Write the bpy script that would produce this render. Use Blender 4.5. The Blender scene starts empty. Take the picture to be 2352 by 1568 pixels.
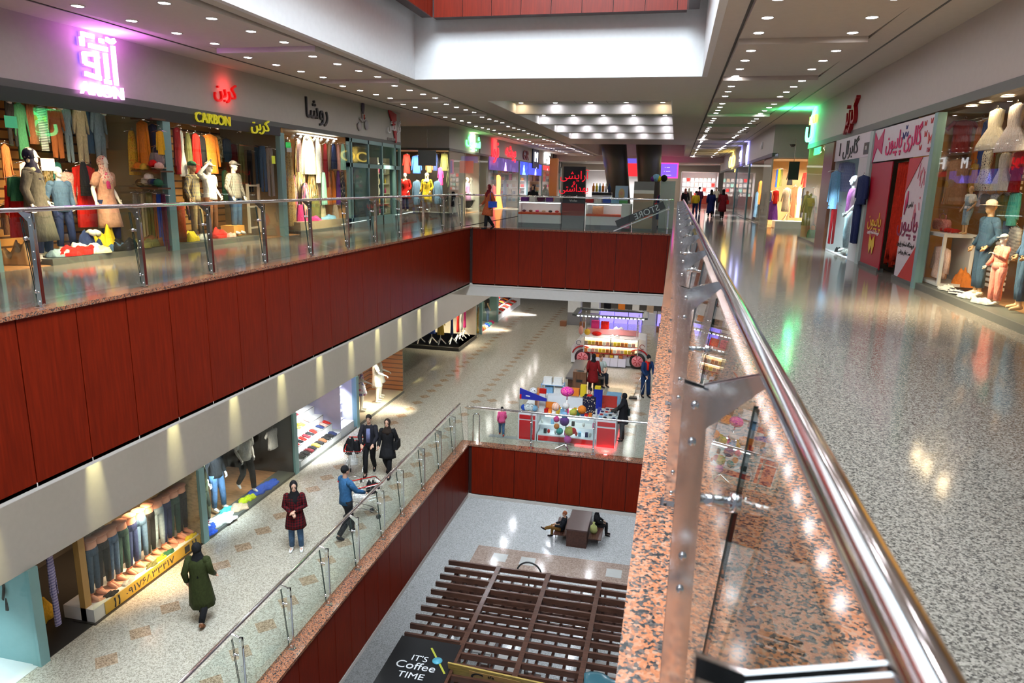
import bpy, math, random
from mathutils import Vector, Matrix
R = random.Random(7)
PI = math.pi
sc = bpy.context.scene
C = sc.collection

# ---------------- camera (solved from the photograph's vanishing points) ----------------
CF, YAW, PIT, ROL, EYE = 1613.4, 0.220604696, 0.22118969, 0.0217052, 1.7
def cam_axes():
    c, s = math.cos(YAW), math.sin(YAW)
    fw = Vector((-s*math.cos(PIT), c*math.cos(PIT), -math.sin(PIT)))
    rt = Vector((c, s, 0)); up = rt.cross(fw)
    cr, sr = math.cos(ROL), math.sin(ROL)
    return cr*rt + sr*up, -sr*rt + cr*up, fw
RT, UP, FW = cam_axes()
cam = bpy.data.objects.new('camera', bpy.data.cameras.new('camera')); C.objects.link(cam)
cam.data.sensor_width = 36; cam.data.lens = CF*36/2352; cam.data.clip_start = 0.05; cam.data.clip_end = 300
cam.matrix_world = Matrix(((RT.x, UP.x, -FW.x, 0), (RT.y, UP.y, -FW.y, 0), (RT.z, UP.z, -FW.z, EYE), (0, 0, 0, 1)))
sc.camera = cam
cam.data.dof.use_dof = True; cam.data.dof.focus_distance = 13; cam.data.dof.aperture_fstop = 4.5
# ---------------- view, world ----------------
sc.view_settings.view_transform = 'Standard'; sc.view_settings.look = 'None'
sc.view_settings.gamma = 1; sc.view_settings.use_curve_mapping = False
sc.view_settings.exposure = 0.14
w = bpy.data.worlds.new('world'); sc.world = w; w.use_nodes = True
w.node_tree.nodes['Background'].inputs[0].default_value = (0.80, 0.86, 1.0, 1)
w.node_tree.nodes['Background'].inputs[1].default_value = 0.22
cy = sc.cycles
cy.max_bounces = 7; cy.diffuse_bounces = 3; cy.glossy_bounces = 4; cy.transmission_bounces = 2; cy.transparent_max_bounces = 14
cy.sample_clamp_indirect = 6; cy.caustics_reflective = False; cy.caustics_refractive = False; cy.blur_glossy = 0.6

def area(name, loc, size, power, col, direction=(0, 0, -1), sy=None, spread=PI):
    l = bpy.data.lights.new(name, 'AREA'); l.energy = power; l.color = col; l.spread = spread
    l.shape = 'RECTANGLE' if sy else 'SQUARE'; l.size = size
    if sy: l.size_y = sy
    o = bpy.data.objects.new(name, l); C.objects.link(o); o.location = loc
    if name == 'window_light': l.spread = 1.9
    o.rotation_euler = Vector(direction).to_track_quat('-Z', 'Y').to_euler()
    return o
def spot(name, loc, power, col, direction=(0, 0, -1), ang=60, blend=0.6, rad=0.03):
    l = bpy.data.lights.new(name, 'SPOT'); l.energy = power; l.color = col; l.spot_size = math.radians(ang); l.spot_blend = blend; l.shadow_soft_size = rad
    o = bpy.data.objects.new(name, l); C.objects.link(o); o.location = loc
    o.rotation_euler = Vector(direction).to_track_quat('-Z', 'Y').to_euler()
    return o
# daylight falling in through the glazed roof over the void
SKY = area('skylight_daylight', (-3.3, 9.5, 12.2), 6.2, 7800, (0.78, 0.90, 1.0), (0, 0.18, -1), 15)

# pixel of the photograph -> point on the plane axis=val (the solved camera, inverted)
def P(x, y, ax, v):
    d = RT*((x-1176)/CF) + UP*(-(y-784)/CF) + FW
    o = Vector((0, 0, EYE)); t = (v - o[ax])/d[ax]
    return o + d*t
X_, Y_, Z_ = 0, 1, 2
ZM, ZG = -6.4, -13.0      # middle and ground floor levels
XL, YF = -7.78, 26.76     # upper void
XM, YM = -5.88, 20.25     # middle void
WL, WR, WM = -11.4, 4.35, -9.9   # shop fronts: upper left, upper right, middle left
ZC = 4.4
WR2 = 3.95

# ---------------- materials ----------------
MATS = {}
def N(nt, t, **k):
    n = nt.nodes.new(t)
    for a, b in k.items(): setattr(n, a, b)
    return n
def mat(name, col=(.8, .8, .8), rough=.5, metal=0, emit=None, es=0, spec=.5, pat=None, **k):
    if name in MATS: return MATS[name]
    m = bpy.data.materials.new(name); m.use_nodes = True; nt = m.node_tree; b = nt.nodes['Principled BSDF']
    b.inputs['Roughness'].default_value = rough; b.inputs['Metallic'].default_value = metal
    b.inputs['Specular IOR Level'].default_value = spec
    c4 = (*col, 1); b.inputs['Base Color'].default_value = c4
    if emit: b.inputs['Emission Color'].default_value = (*emit, 1); b.inputs['Emission Strength'].default_value = es
    L = nt.links.new
    tc = N(nt, 'ShaderNodeTexCoord'); co = tc.outputs['Object']
    def noise(scale, det=2, src=None):
        n = N(nt, 'ShaderNodeTexNoise'); n.inputs['Scale'].default_value = scale; n.inputs['Detail'].default_value = det; L(src or co, n.inputs['Vector']); return n.outputs['Fac']
    def ramp(f, stops, interp='LINEAR'):
        r = N(nt, 'ShaderNodeValToRGB'); r.color_ramp.interpolation = interp; L(f, r.inputs[0])
        e = r.color_ramp.elements
        while len(e) < len(stops): e.new(1)
        for i, (p, c) in enumerate(stops): e[i].position = p; e[i].color = (*c, 1)
        return r.outputs[0]
    def mul(c, f): return tuple(min(1, x*f) for x in c)
    def mix(f, a, bb, bt='MIX'):
        n = N(nt, 'ShaderNodeMix', data_type='RGBA', blend_type=bt)
        for i, v in ((0, f), (6, a), (7, bb)):
            if isinstance(v, (int, float)): n.inputs[i].default_value = v
            elif isinstance(v, tuple): n.inputs[i].default_value = (*v, 1)
            else: L(v, n.inputs[i])
        return n.outputs[2]
    def maprange(v, s):
        n = N(nt, 'ShaderNodeMapping'); L(v, n.inputs[0]); n.inputs['Scale'].default_value = s; return n.outputs[0]
    def wave(scale, axis='X', dist=0, src=None, prof='SIN'):
        n = N(nt, 'ShaderNodeTexWave', bands_direction=axis, wave_profile=prof); n.inputs['Scale'].default_value = scale; n.inputs['Distortion'].default_value = dist; L(src or co, n.inputs['Vector']); return n.outputs['Fac']
    B = b.inputs['Base Color']
    if pat is None or pat == 'plain':
        L(ramp(noise(k.get('scale', 9)), [(.3, mul(col, .975)), (.7, mul(col, 1.015))]), B)
    elif pat == 'fabric':
        L(ramp(noise(k.get('scale', 22), 4), [(.3, mul(col, .8)), (.7, mul(col, 1.12))]), B)
    elif pat == 'speckle':     # polished granite: grains of several colours
        v = N(nt, 'ShaderNodeTexVoronoi'); v.inputs['Scale'].default_value = k['scale']; L(co, v.inputs['Vector'])
        sepc = N(nt, 'ShaderNodeSeparateColor'); L(v.outputs['Color'], sepc.inputs[0])
        L(ramp(mix(.5, sepc.outputs[0], noise(k['scale']*.33, 5)), k['stops'], 'LINEAR'), B)
    elif pat == 'wood':
        mp = maprange(co, k.get('stretch', (6, 6, .7)))
        f = noise(k.get('scale', 3), 6, mp)
        L(ramp(f, [(.3, mul(col, k.get('lo', .62))), (.5, col), (.72, mul(col, 1.25))]), B)
    elif pat == 'brush':
        mp = maprange(co, (40, 40, 1)); f = noise(3, 3, mp)
        r = N(nt, 'ShaderNodeMapRange'); L(f, r.inputs[0]); r.inputs[3].default_value = rough*.6; r.inputs[4].default_value = rough*1.6; L(r.outputs[0], b.inputs['Roughness'])
    elif pat == 'stripes':
        th = k.get('th', .5); L(ramp(wave(k.get('scale', 6), k.get('axis', 'Z'), k.get('dist', 0)), [(th-.04, k['col2']), (th+.04, col)]), B)
    elif pat == 'plaid':
        a = ramp(wave(k.get('scale', 6), 'X'), [(.35, (0, 0, 0)), (.6, (1, 1, 1))]); c = ramp(wave(k.get('scale', 6), 'Z'), [(.35, (0, 0, 0)), (.6, (1, 1, 1))])
        L(mix(mix(.5, a, c), col, k['col2']), B)
    elif pat == 'floral':
        v = N(nt, 'ShaderNodeTexVoronoi'); v.inputs['Scale'].default_value = k.get('scale', 12); L(co, v.inputs['Vector'])
        f = ramp(mix(.35, v.outputs['Distance'], noise(k.get('scale', 12)*.8, 3)), [(.34, k['col2']), (.40, col), (.62, col), (.66, k.get('col3', mul(col, .6)))])
        L(f, B)
    elif pat == 'multi':       # mixed printed cloth
        v = N(nt, 'ShaderNodeTexVoronoi'); v.inputs['Scale'].default_value = k.get('scale', 9); L(maprange(co, (1, 1, .5)), v.inputs['Vector'])
        s2 = N(nt, 'ShaderNodeSeparateColor'); L(v.outputs['Color'], s2.inputs[0])
        L(ramp(s2.outputs[0], k['stops'], 'CONSTANT'), B)
    bump = k.get('bump')
    if bump:
        bn = N(nt, 'ShaderNodeBump'); bn.inputs['Strength'].default_value = bump[1]; bn.inputs['Distance'].default_value = bump[2] if len(bump) > 2 else .01
        L(noise(bump[0], 3, maprange(co, k.get('bstretch', (1, 1, 1)))), bn.inputs['Height']); L(bn.outputs[0], b.inputs['Normal'])
    if 'coat' in k: b.inputs['Coat Weight'].default_value = k['coat']; b.inputs['Coat Roughness'].default_value = .05
    MATS[name] = m; return m
def glass_mat(name, tint, refl=.9, rough=.0, base=.04, opac=0.0):
    if name in MATS: return MATS[name]
    m = bpy.data.materials.new(name); m.use_nodes = True; nt = m.node_tree; nt.nodes.clear(); L = nt.links.new
    out = N(nt, 'ShaderNodeOutputMaterial'); t = N(nt, 'ShaderNodeBsdfTransparent'); t.inputs[0].default_value = (*tint, 1)
    g = N(nt, 'ShaderNodeBsdfGlossy'); g.inputs['Roughness'].default_value = rough
    fr = N(nt, 'ShaderNodeLayerWeight'); fr.inputs[0].default_value = .5
    pw = N(nt, 'ShaderNodeMath', operation='POWER'); pw.inputs[1].default_value = 4; L(fr.outputs['Facing'], pw.inputs[0])
    mu = N(nt, 'ShaderNodeMath', operation='MULTIPLY_ADD'); mu.inputs[1].default_value = refl*.55; mu.inputs[2].default_value = base; L(pw.outputs[0], mu.inputs[0])
    mx = N(nt, 'ShaderNodeMixShader'); L(mu.outputs[0], mx.inputs[0]); L(t.outputs[0], mx.inputs[1]); L(g.outputs[0], mx.inputs[2])
    ns = N(nt, 'ShaderNodeTexNoise'); ns.inputs['Scale'].default_value = 1.5
    bp = N(nt, 'ShaderNodeBump'); bp.inputs['Strength'].default_value = .02; L(ns.outputs[0], bp.inputs['Height']); L(bp.outputs[0], g.inputs['Normal'])
    last = mx
    if opac:
        d = N(nt, 'ShaderNodeBsdfDiffuse'); d.inputs[0].default_value = (.35, .5, .48, 1); m2 = N(nt, 'ShaderNodeMixShader'); m2.inputs[0].default_value = opac
        L(mx.outputs[0], m2.inputs[1]); L(d.outputs[0], m2.inputs[2]); last = m2
    L(last.outputs[0], out.inputs[0]); MATS[name] = m; return m
def glow(name, col, s):
    return mat(name, tuple(x*.8 for x in col), .4, emit=col, es=s)

GREY = [(.30, (.06, .055, .048)), (.42, (.145, .13, .108)), (.55, (.235, .21, .175)), (.8, (.345, .312, .262))]
M_floor = mat('grey_granite_floor', (.5, .46, .4), .10, pat='speckle', scale=110, stops=GREY, spec=.95, bump=(2.2, .03, .02), bstretch=(.8, 3.0, 1))
M_pink = mat('pink_granite', (.7, .4, .3), .10, pat='speckle', scale=72, spec=.6, stops=[(.28, (.03, .03, .03)), (.40, (.11, .09, .08)), (.49, (.36, .125, .055)), (.62, (.44, .165, .08)), (.8, (.36, .22, .15))])
M_mfloor = mat('beige_granite_floor', (.5, .46, .4), .14, pat='speckle', scale=60, spec=.95, bump=(2.0, .04, .02), bstretch=(.8, 2.4, 1),
               stops=[(.3, (.30, .275, .22)), (.45, (.44, .41, .335)), (.6, (.53, .495, .41)), (.8, (.60, .565, .48))])
M_tan = mat('tan_granite_tile', (.5, .3, .2), .14, pat='speckle', scale=60, spec=.6, stops=[(.3, (.20, .14, .09)), (.5, (.40, .29, .19)), (.75, (.50, .38, .27))])
M_white = mat('white_plaster', (.56, .535, .50), .6)
M_ceil = mat('ceiling_white', (.62, .575, .52), .7)
M_dgroove = mat('dark_groove', (.12, .12, .11), .6)
M_red = mat('red_wood_veneer', (.165, .011, .0018), .38, pat='wood', scale=2.2, stretch=(14, 14, .8), spec=.22, lo=.8)
M_joint = mat('dark_joint', (.03, .008, .005), .6)
M_chrome = mat('polished_steel', (.86, .86, .87), .09, 1, pat='brush')
M_glass = glass_mat('clear_glass', (.93, .97, .955), 1.0)
M_gedge = mat('glass_edge_green', (.02, .045, .04), .1)
M_shopglass = glass_mat('shop_glass', (.96, .98, .97), .5, base=.03)
M_teal = mat('teal_aluminium', (.23, .42, .43), .35, .2)
M_dkgrey = mat('dark_grey_aluminium', (.10, .11, .10), .4)
M_black = mat('black_board', (.012, .012, .013), .35)
M_lens = glow('downlight_lens', (1.0, .93, .97), 60)
M_blk = mat('black_plastic', (.02, .02, .02), .4)

# ---------------- mesh builder ----------------
class MB:
    def __init__(s): s.v = []; s.f = []; s.sm = []
    def add(s, vs, fs, smooth=False):
        o = len(s.v); s.v += [tuple(v) for v in vs]; s.f += [tuple(i+o for i in f) for f in fs]; s.sm += [smooth]*len(fs); return s
    def box(s, x0, x1, y0, y1, z0, z1):
        return s.add([(x, y, z) for x in (x0, x1) for y in (y0, y1) for z in (z0, z1)], [(0, 1, 3, 2), (4, 6, 7, 5), (0, 4, 5, 1), (2, 3, 7, 6), (0, 2, 6, 4), (1, 5, 7, 3)])
    def cbox(s, c, sz, rz=0):
        x, y, z = [a/2 for a in sz]; co, si = math.cos(rz), math.sin(rz)
        vs = [(c[0]+a*co-b*si, c[1]+a*si+b*co, c[2]+d) for a in (-x, x) for b in (-y, y) for d in (-z, z)]
        return s.add(vs, [(0, 1, 3, 2), (4, 6, 7, 5), (0, 4, 5, 1), (2, 3, 7, 6), (0, 2, 6, 4), (1, 5, 7, 3)])
    def beam(s, a, b, wd, ht, up=(0, 0, 1)):
        a, b = Vector(a), Vector(b); d = (b-a).normalized(); u = Vector(up); sd = d.cross(u).normalized()*(wd/2); u2 = sd.cross(d).normalized()*(ht/2)
        vs = [p+sd*i+u2*j for p in (a, b) for i, j in ((-1, -1), (1, -1), (1, 1), (-1, 1))]
        return s.add(vs, [(0, 1, 2, 3), (7, 6, 5, 4), (0, 4, 5, 1), (1, 5, 6, 2), (2, 6, 7, 3), (3, 7, 4, 0)])
    def prism(s, poly, ext, smooth=False):   # poly: list of 3D points (planar), ext: vector
        n = len(poly); e = Vector(ext); vs = [Vector(p) for p in poly]; vs += [p+e for p in vs]
        return s.add(vs, [tuple(range(n)), tuple(range(2*n-1, n-1, -1))] + [(i, i+n, (i+1) % n+n, (i+1) % n) for i in range(n)], smooth)
    def rings(s, rs, cap=True, smooth=True, closed=True):
        n = len(rs[0]); o = len(s.v); vs = [p for r in rs for p in r]; fs = []
        for i in range(len(rs)-1):
            for j in range(n if closed else n-1):
                k = (j+1) % n; fs.append((i*n+j, i*n+k, (i+1)*n+k, (i+1)*n+j))
        if cap: fs += [tuple(range(n-1, -1, -1)), tuple((len(rs)-1)*n+j for j in range(n))]
        return s.add(vs, fs, smooth)
    def tube(s, pts, rads, n=8, sq=1, cap=True, up=None, rip=0, k=5, ph=0):
        pts = [Vector(p) for p in pts]
        if isinstance(rads, (int, float)): rads = [rads]*len(pts)
        rs = []; u = Vector(up) if up else None
        for i, p in enumerate(pts):
            d = (pts[min(i+1, len(pts)-1)]-pts[max(i-1, 0)]).normalized()
            if u is None: u = Vector((1, 0, 0)) if abs(d.x) < .8 else Vector((0, 1, 0))
            a = (u-d*u.dot(d)).normalized(); b = d.cross(a); u = a
            t = i/max(1, len(pts)-1); r = rads[i]
            ra, rb = r if isinstance(r, tuple) else (r, r*sq)
            rs.append([p+a*(math.cos(2*PI*j/n)*ra*(1+rip*t*math.sin(k*2*PI*j/n+ph)))+b*(math.sin(2*PI*j/n)*rb*(1+rip*t*math.sin(k*2*PI*j/n+ph))) for j in range(n)])
        return s.rings(rs, cap)
    def cyl(s, a, b, r, n=12, r2=None): return s.tube([a, b], [r, r if r2 is None else r2], n)
    def ball(s, c, r, n=10, m=7):
        if isinstance(r, (int, float)): r = (r, r, r)
        vs = [(c[0], c[1], c[2]-r[2])]+[(c[0]+r[0]*math.sin(PI*i/m)*math.cos(2*PI*j/n), c[1]+r[1]*math.sin(PI*i/m)*math.sin(2*PI*j/n), c[2]-r[2]*math.cos(PI*i/m)) for i in range(1, m) for j in range(n)]+[(c[0], c[1], c[2]+r[2])]
        fs = [(0, 1+(j+1) % n, 1+j) for j in range(n)]
        for i in range(m-2): fs += [(1+i*n+j, 1+i*n+(j+1) % n, 1+(i+1)*n+(j+1) % n, 1+(i+1)*n+j) for j in range(n)]
        t = len(vs)-1; fs += [(t, 1+(m-2)*n+j, 1+(m-2)*n+(j+1) % n) for j in range(n)]
        return s.add(vs, fs, True)
    def mesh(s, name, m):
        me = bpy.data.meshes.new(name); me.from_pydata(s.v, [], s.f); me.polygons.foreach_set('use_smooth', s.sm)
        if m: me.materials.append(m)
        me.update(); return me
    def obj(s, name, m, parent=None, loc=None, rz=None, label=None, cat=None, group=None, kind=None):
        o = bpy.data.objects.new(name, s.mesh(name, m)); C.objects.link(o)
        return tag(o, label, cat, group, kind, parent, loc, rz)
def tag(o, label=None, cat=None, group=None, kind=None, parent=None, loc=None, rz=None):
    if label: o['label'] = label
    if cat: o['category'] = cat
    if group: o['group'] = group
    if kind: o['kind'] = kind
    if parent: o.parent = parent
    if loc is not None: o.location = loc
    if rz is not None: o.rotation_euler = (0, 0, rz)
    return o
def thing(name, label, cat, loc=(0, 0, 0), rz=0, group=None):
    o = bpy.data.objects.new(name, None); C.objects.link(o); o.empty_display_size = .1
    return tag(o, label, cat, group, loc=loc, rz=rz)
def S(name, mb, m): return mb.obj(name, m, kind='structure')
def part(name, mesh, parent, m=None, loc=None, rz=None):
    o = bpy.data.objects.new(name, mesh); C.objects.link(o); o.parent = parent
    if loc is not None: o.location = loc
    if rz is not None: o.rotation_euler = (0, 0, rz)
    if m: o.material_slots[0].link = 'OBJECT'; o.material_slots[0].material = m
    return o
def bx(*a): return MB().box(*a)

# ---------------- shell: floors ----------------
S('floor', bx(.95, 9.0, -4, 80, -.4, 0).box(-8.2, .95, YF+.25, 80, -.4, 0).box(-16, -8.05, -4, 80, -.4, 0), M_floor)
S('floor', bx(-.09, .95, -4, YF+.25, -.35, .004).box(XL-.27, XL+.03, -4, YF+.25, -.05, .006).box(XL, -.09, YF-.03, YF+.25, -.05, .006), M_pink)
S('floor', bx(-16, XM-.3, -4, 70, ZM-.3, ZM).box(XM-.3, 8, YM+.3, 70, ZM-.3, ZM), M_mfloor)
S('floor', bx(XM-.3, XM+.02, -4, YM+.3, ZM-.05, ZM+.006).box(XM, 8, YM-.02, YM+.3, ZM-.05, ZM+.006), M_pink)
S('floor', bx(-20, 9, -4, 70, ZG-.2, ZG), mat('pale_ground_floor', (.6, .6, .6), .14, pat='speckle', scale=50, spec=.7,
   stops=[(.3, (.36, .37, .37)), (.45, (.50, .52, .53)), (.7, (.66, .68, .70))]))
# tan inlaid squares of the middle floor and the tan band of the ground floor
tm = MB()
def dia(mb, x, y, z, r=.235, rot=PI/4):
    mb.add([(x+r*math.cos(rot+i*PI/2+PI/4), y+r*math.sin(rot+i*PI/2+PI/4), z) for i in range(4)], [(0, 1, 2, 3)])
y = 7.15
while y < 46:
    dia(tm, -8.94, y, ZM+.002)
    if abs(y-24) > .3 or True: dia(tm, -6.87, y+.75, ZM+.002)
    y += .795
for i in range(9): dia(tm, -6.3+i*.8, 24.9, ZM+.002); 
for i in range(22): dia(tm, -1.0, 22.6+i*.8, ZM+.002)
S('trim_1', tm, M_tan)
tg = MB().box(-7.0, 4, 24.2, 25.75, ZG, ZG+.003); S('trim_2', tg, mat('pink_marble_band', (.45, .33, .28), .14, pat='speckle', scale=30, stops=[(.3, (.33, .24, .20)), (.7, (.52, .40, .34))]))
tw = MB()
for x in (-5.93, -4.78, -1.35, .2): tw.box(x-.3, x+.3, 24.7, 25.3, ZG+.003, ZG+.006)
S('trim_3', tw, mat('white_marble', (.62, .63, .62), .15))

# ---------------- red panel faces round the voids ----------------
def clad(name, a, b, z0, z1, step, off, inward):
    a, b = Vector(a), Vector(b); d = (b-a).normalized(); L_ = (b-a).length; nrm = Vector(inward)
    S(name, MB().prism([a-nrm*.04+Vector((0, 0, z0)), b-nrm*.04+Vector((0, 0, z0)), b-nrm*.04+Vector((0, 0, z1)), a-nrm*.04+Vector((0, 0, z1))], -nrm*.25), M_joint)
    mb = MB(); t = off
    while t < L_:
        t0, t1 = max(0, t+.008), min(L_, t+step-.008)
        if t1 > t0:
            p, q = a+d*t0, a+d*t1
            mb.prism([p+Vector((0, 0, z0)), q+Vector((0, 0, z0)), q+Vector((0, 0, z1)), p+Vector((0, 0, z1))], -nrm*.04)
        t += step
    S(name, mb, M_red)
clad('wall_void', (XL, -4, 0), (XL, YF, 0), -2.25, -.05, .905, .02, (1, 0, 0))
clad('wall_void', (XL, YF, 0), (-.09, YF, 0), -2.25, -.05, .935, .1, (0, -1, 0))
clad('wall_void', (-.075, YF, 0), (-.075, -4, 0), -2.25, -.36, .905, 0, (-1, 0, 0))
clad('wall_void', (XM, -4, 0), (XM, YM, 0), -8.06, ZM-.05, .68, .1, (1, 0, 0))
clad('wall_void', (XM, YM, 0), (.2, YM, 0), -8.06, ZM-.05, .70, .1, (0, -1, 0))
clad('wall_void', (.2, YM, 0), (.2, -4, 0), -8.06, ZM-.05, .7, 0, (-1, 0, 0))
S('wall_void', bx(WM, -.1, YF+.03, YF+.35, -2.70, -2.21), M_white)
# upper storey cladding seen through the ceiling opening
zr = 5.8
clad('wall_void', (-6.39, -2, 0), (-6.39, 18.4, 0), zr, 8.2, .9, .2, (1, 0, 0))
clad('wall_void', (-6.39, 18.4, 0), (-.06, 18.4, 0), zr, 8.2, .76, .03, (0, -1, 0))
clad('wall_void', (-.06, 18.4, 0), (-.06, -2, 0), zr, 8.2, .9, 0, (-1, 0, 0))
S('wall_upper', bx(-14, -6.6, -4, 24, 8.2, 8.3).box(-.0, 9, -4, 24, 8.2, 8.3).box(-7, 1, 18.6, 24, 8.2, 8.3)
  .box(-6.8, -6.6, -4, 18.6, 8.2, 12.4).box(0, .2, -4, 18.6, 8.2, 12.4).box(-6.8, .2, 18.6, 18.8, 8.2, 12.4), M_white)
S('window_1', bx(-6.6, 0, -4, 18.6, 12.4, 12.45), glow('skylight_glass', (.8, .92, 1), 2.0))

# ---------------- ceilings ----------------
# main ceiling sheet of the upper floor, with the opening, the four lit trays and the second opening left free
CX0, CX1, CYF = -7.15, .43, 19.1
RX0, RX1 = -6.42, -.36
trays = [(24.15, 28.45), (28.95, 33.4), (33.8, 38.3), (38.9, 43.5)]
cm = MB()
SL = (-9.97, -7.55)     # left slot lines
SR = (.93, 3.15)        # right slot lines
cm.box(-16, SL[0], -4, 68, ZC+.03, ZC+.1).box(SL[1]+.05, CX0, -4, 68, ZC, ZC+.1).box(CX1, SR[0]-.06, -4, 68, ZC, ZC+.1).box(SR[1]+.06, 7.5, -4, 68, ZC, ZC+.1)
cm.box(CX0, CX1, CYF, trays[0][0], ZC, ZC+.1)
cm.box(CX0, RX0, trays[0][0], 49, ZC, ZC+.1).box(RX1, CX1, trays[0][0], 49, ZC, ZC+.1)
for i, (a, b) in enumerate(trays):
    nx = trays[i+1][0] if i < 3 else 49
    cm.box(RX0, RX1, b, nx, ZC, ZC+.1)
cm.box(CX0, CX1, 66.5, 68, ZC, ZC+.1)
S('ceiling', cm, M_ceil)
# coffer walls of the openings
S('ceiling', bx(CX0-.12, CX0+.01, -4, CYF-.01, ZC-.002, 8.2).box(CX1-.01, CX1+.12, -4, CYF-.01, ZC-.002, 8.2).box(CX0-.12, CX1+.12, CYF-.01, CYF+.12, ZC-.002, 8.2), mat('white_coffer', (.80, .80, .80), .6))
S('ceiling', bx(CX0-.1, CX0+.01, 49, 66.6, ZC-.002, 6.4).box(CX1-.01, CX1+.1, 49, 66.6, ZC-.002, 6.4).box(CX0, CX1, 66.49, 66.6, ZC-.002, 6.4).box(CX0, CX1, 48.9, 49.01, ZC-.002, 6.4).box(CX0, CX1, 49, 66.6, 6.4, 6.5), M_ceil)
# sawtooth panel strips that carry the downlights (a small step every 4.6 m)
STEP = 4.65
def zc(y, y0=14.3):
    return ZC-.10+.10*(((y-y0) % STEP)/STEP)
def strip(x0, x1, y0):
    mb = MB(); y = y0-STEP*4
    while y < 68:
        a, b = y, y+STEP
        mb.add([(x0, a, ZC-.10), (x1, a, ZC-.10), (x1, b-.02, ZC), (x0, b-.02, ZC), (x0, a, ZC+.1), (x1, a, ZC+.1), (x1, b-.02, ZC+.1), (x0, b-.02, ZC+.1)],
               [(0, 3, 2, 1), (0, 1, 5, 4), (0, 4, 7, 3), (1, 2, 6, 5), (3, 7, 6, 2)])
        y += STEP
    S('ceiling', mb, M_ceil)
strip(SL[0]+.10, SL[1], 14.3); strip(SR[0], SR[1], 14.5)
gv = MB().box(SL[0], SL[0]+.10, -4, 68, ZC+.02, ZC+.05).box(SL[1], SL[1]+.06, -4, 68, ZC+.04, ZC+.06).box(SR[0]-.06, SR[0], -4, 68, ZC+.04, ZC+.06).box(SR[1], SR[1]+.06, -4, 68, ZC+.04, ZC+.06)
gv.box(-10.45, -10.41, -4, 68, ZC+.015, ZC+.035).box(3.62, 3.66, -4, 68, ZC-.005, ZC+.005)
S('trim_4', gv, M_dgroove)
for (a, b) in trays:   # raised tray: cove walls and tile ceiling above
    h = .38
    S('ceiling', bx(RX0-.03, RX0+.008, a, b, ZC-.002, ZC+h).box(RX1-.008, RX1+.03, a, b, ZC-.002, ZC+h).box(RX0, RX1, a-.03, a+.008, ZC-.002, ZC+h).box(RX0, RX1, b-.008, b+.03, ZC-.002, ZC+h), mat('cove_white', (.8, .8, .8), .6))
    S('ceiling', bx(RX0, RX1, a, b, ZC+h, ZC+h+.05), mat('ceiling_tile', (.48, .46, .43), .8, pat='plain'))
    jt = MB()
    for i in range(1, 5): jt.box(RX0+i*1.21-.01, RX0+i*1.21+.01, a, b, ZC+h-.004, ZC+h)
    for i in range(1, 4): jt.box(RX0, RX1, a+(b-a)*i/4-.01, a+(b-a)*i/4+.01, ZC+h-.004, ZC+h)
    S('trim_5', jt, M_dgroove)

# ---------------- downlights: one thing each ----------------
def ring_mesh(r, n=16):
    mb = MB(); rs = []
    for rr, z in ((r, 0), (r*1.18, -.012), (r*1.35, 0)): rs.append([(rr*math.cos(2*PI*j/n), rr*math.sin(2*PI*j/n), z) for j in range(n)])
    return mb.rings(rs, cap=False)
def disc_mesh(r, n=12, z=-.006): return MB().add([(r*math.cos(2*PI*j/n), r*math.sin(2*PI*j/n), z) for j in range(n)], [tuple(range(n-1, -1, -1))])
def lens(name, col, s): return glow('lens_'+name, col, s)
rim_me = ring_mesh(.085).mesh('rim', M_white); lens_me = disc_mesh(.085).mesh('lens', M_lens)
nlamp = 0
def downlight(x, y, z, label, group, m=None, sc_=1):
    t = thing('ceiling_downlight', label, 'ceiling light', (x, y, z), 0, group); t.scale = (sc_,)*3
    part('rim', rim_me, t); part('lens', lens_me, t, m)
k = 0; y = 4.4
while y < 66:
    d = min(1, max(0, (y-4)/60)); g = .35 if k % 4 == 3 else 0
    downlight(-9.5, y, zc(y)-.001, 'small round downlight in the wall-side row of the left ceiling strip', 'wall-side downlights of the left ceiling strip')
    downlight(-7.93, y+.02, zc(y)-.001, 'small round downlight in the void-side row of the left ceiling strip', 'void-side downlights of the left ceiling strip')
    y += 1.165; k += 1
y = 2.3
while y < 66:
    downlight(1.22, y, zc(y, 14.5)-.001, 'round downlight in the void-side row over the right walkway', 'void-side downlights over the right walkway')
    downlight(2.80, y+.2, zc(y+.2, 14.5)-.001, 'round downlight in the shop-side row over the right walkway', 'shop-side downlights over the right walkway')
    y += 1.29
M_warm = glow('lens_warm', (1, .72, .42), 60)
for ti, (a, b) in enumerate(trays):
    nm = ('nearest', 'second', 'third', 'farthest')[ti]
    for i in range(5):
        downlight(RX0+.25+i*1.36, b-.28, ZC+.379, 'downlight in the row along the far edge of the %s ceiling tray' % nm, 'far-edge downlights of the %s tray' % nm, M_warm if ti == 0 and i in (0, 4) else None)
    for i in range(4):
        downlight(RX0+.9+i*1.36, a+2.0, ZC+.379, 'downlight in the middle row of the %s ceiling tray' % nm, 'middle downlights of the %s tray' % nm, M_warm if ti == 0 and i == 3 else None)
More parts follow.
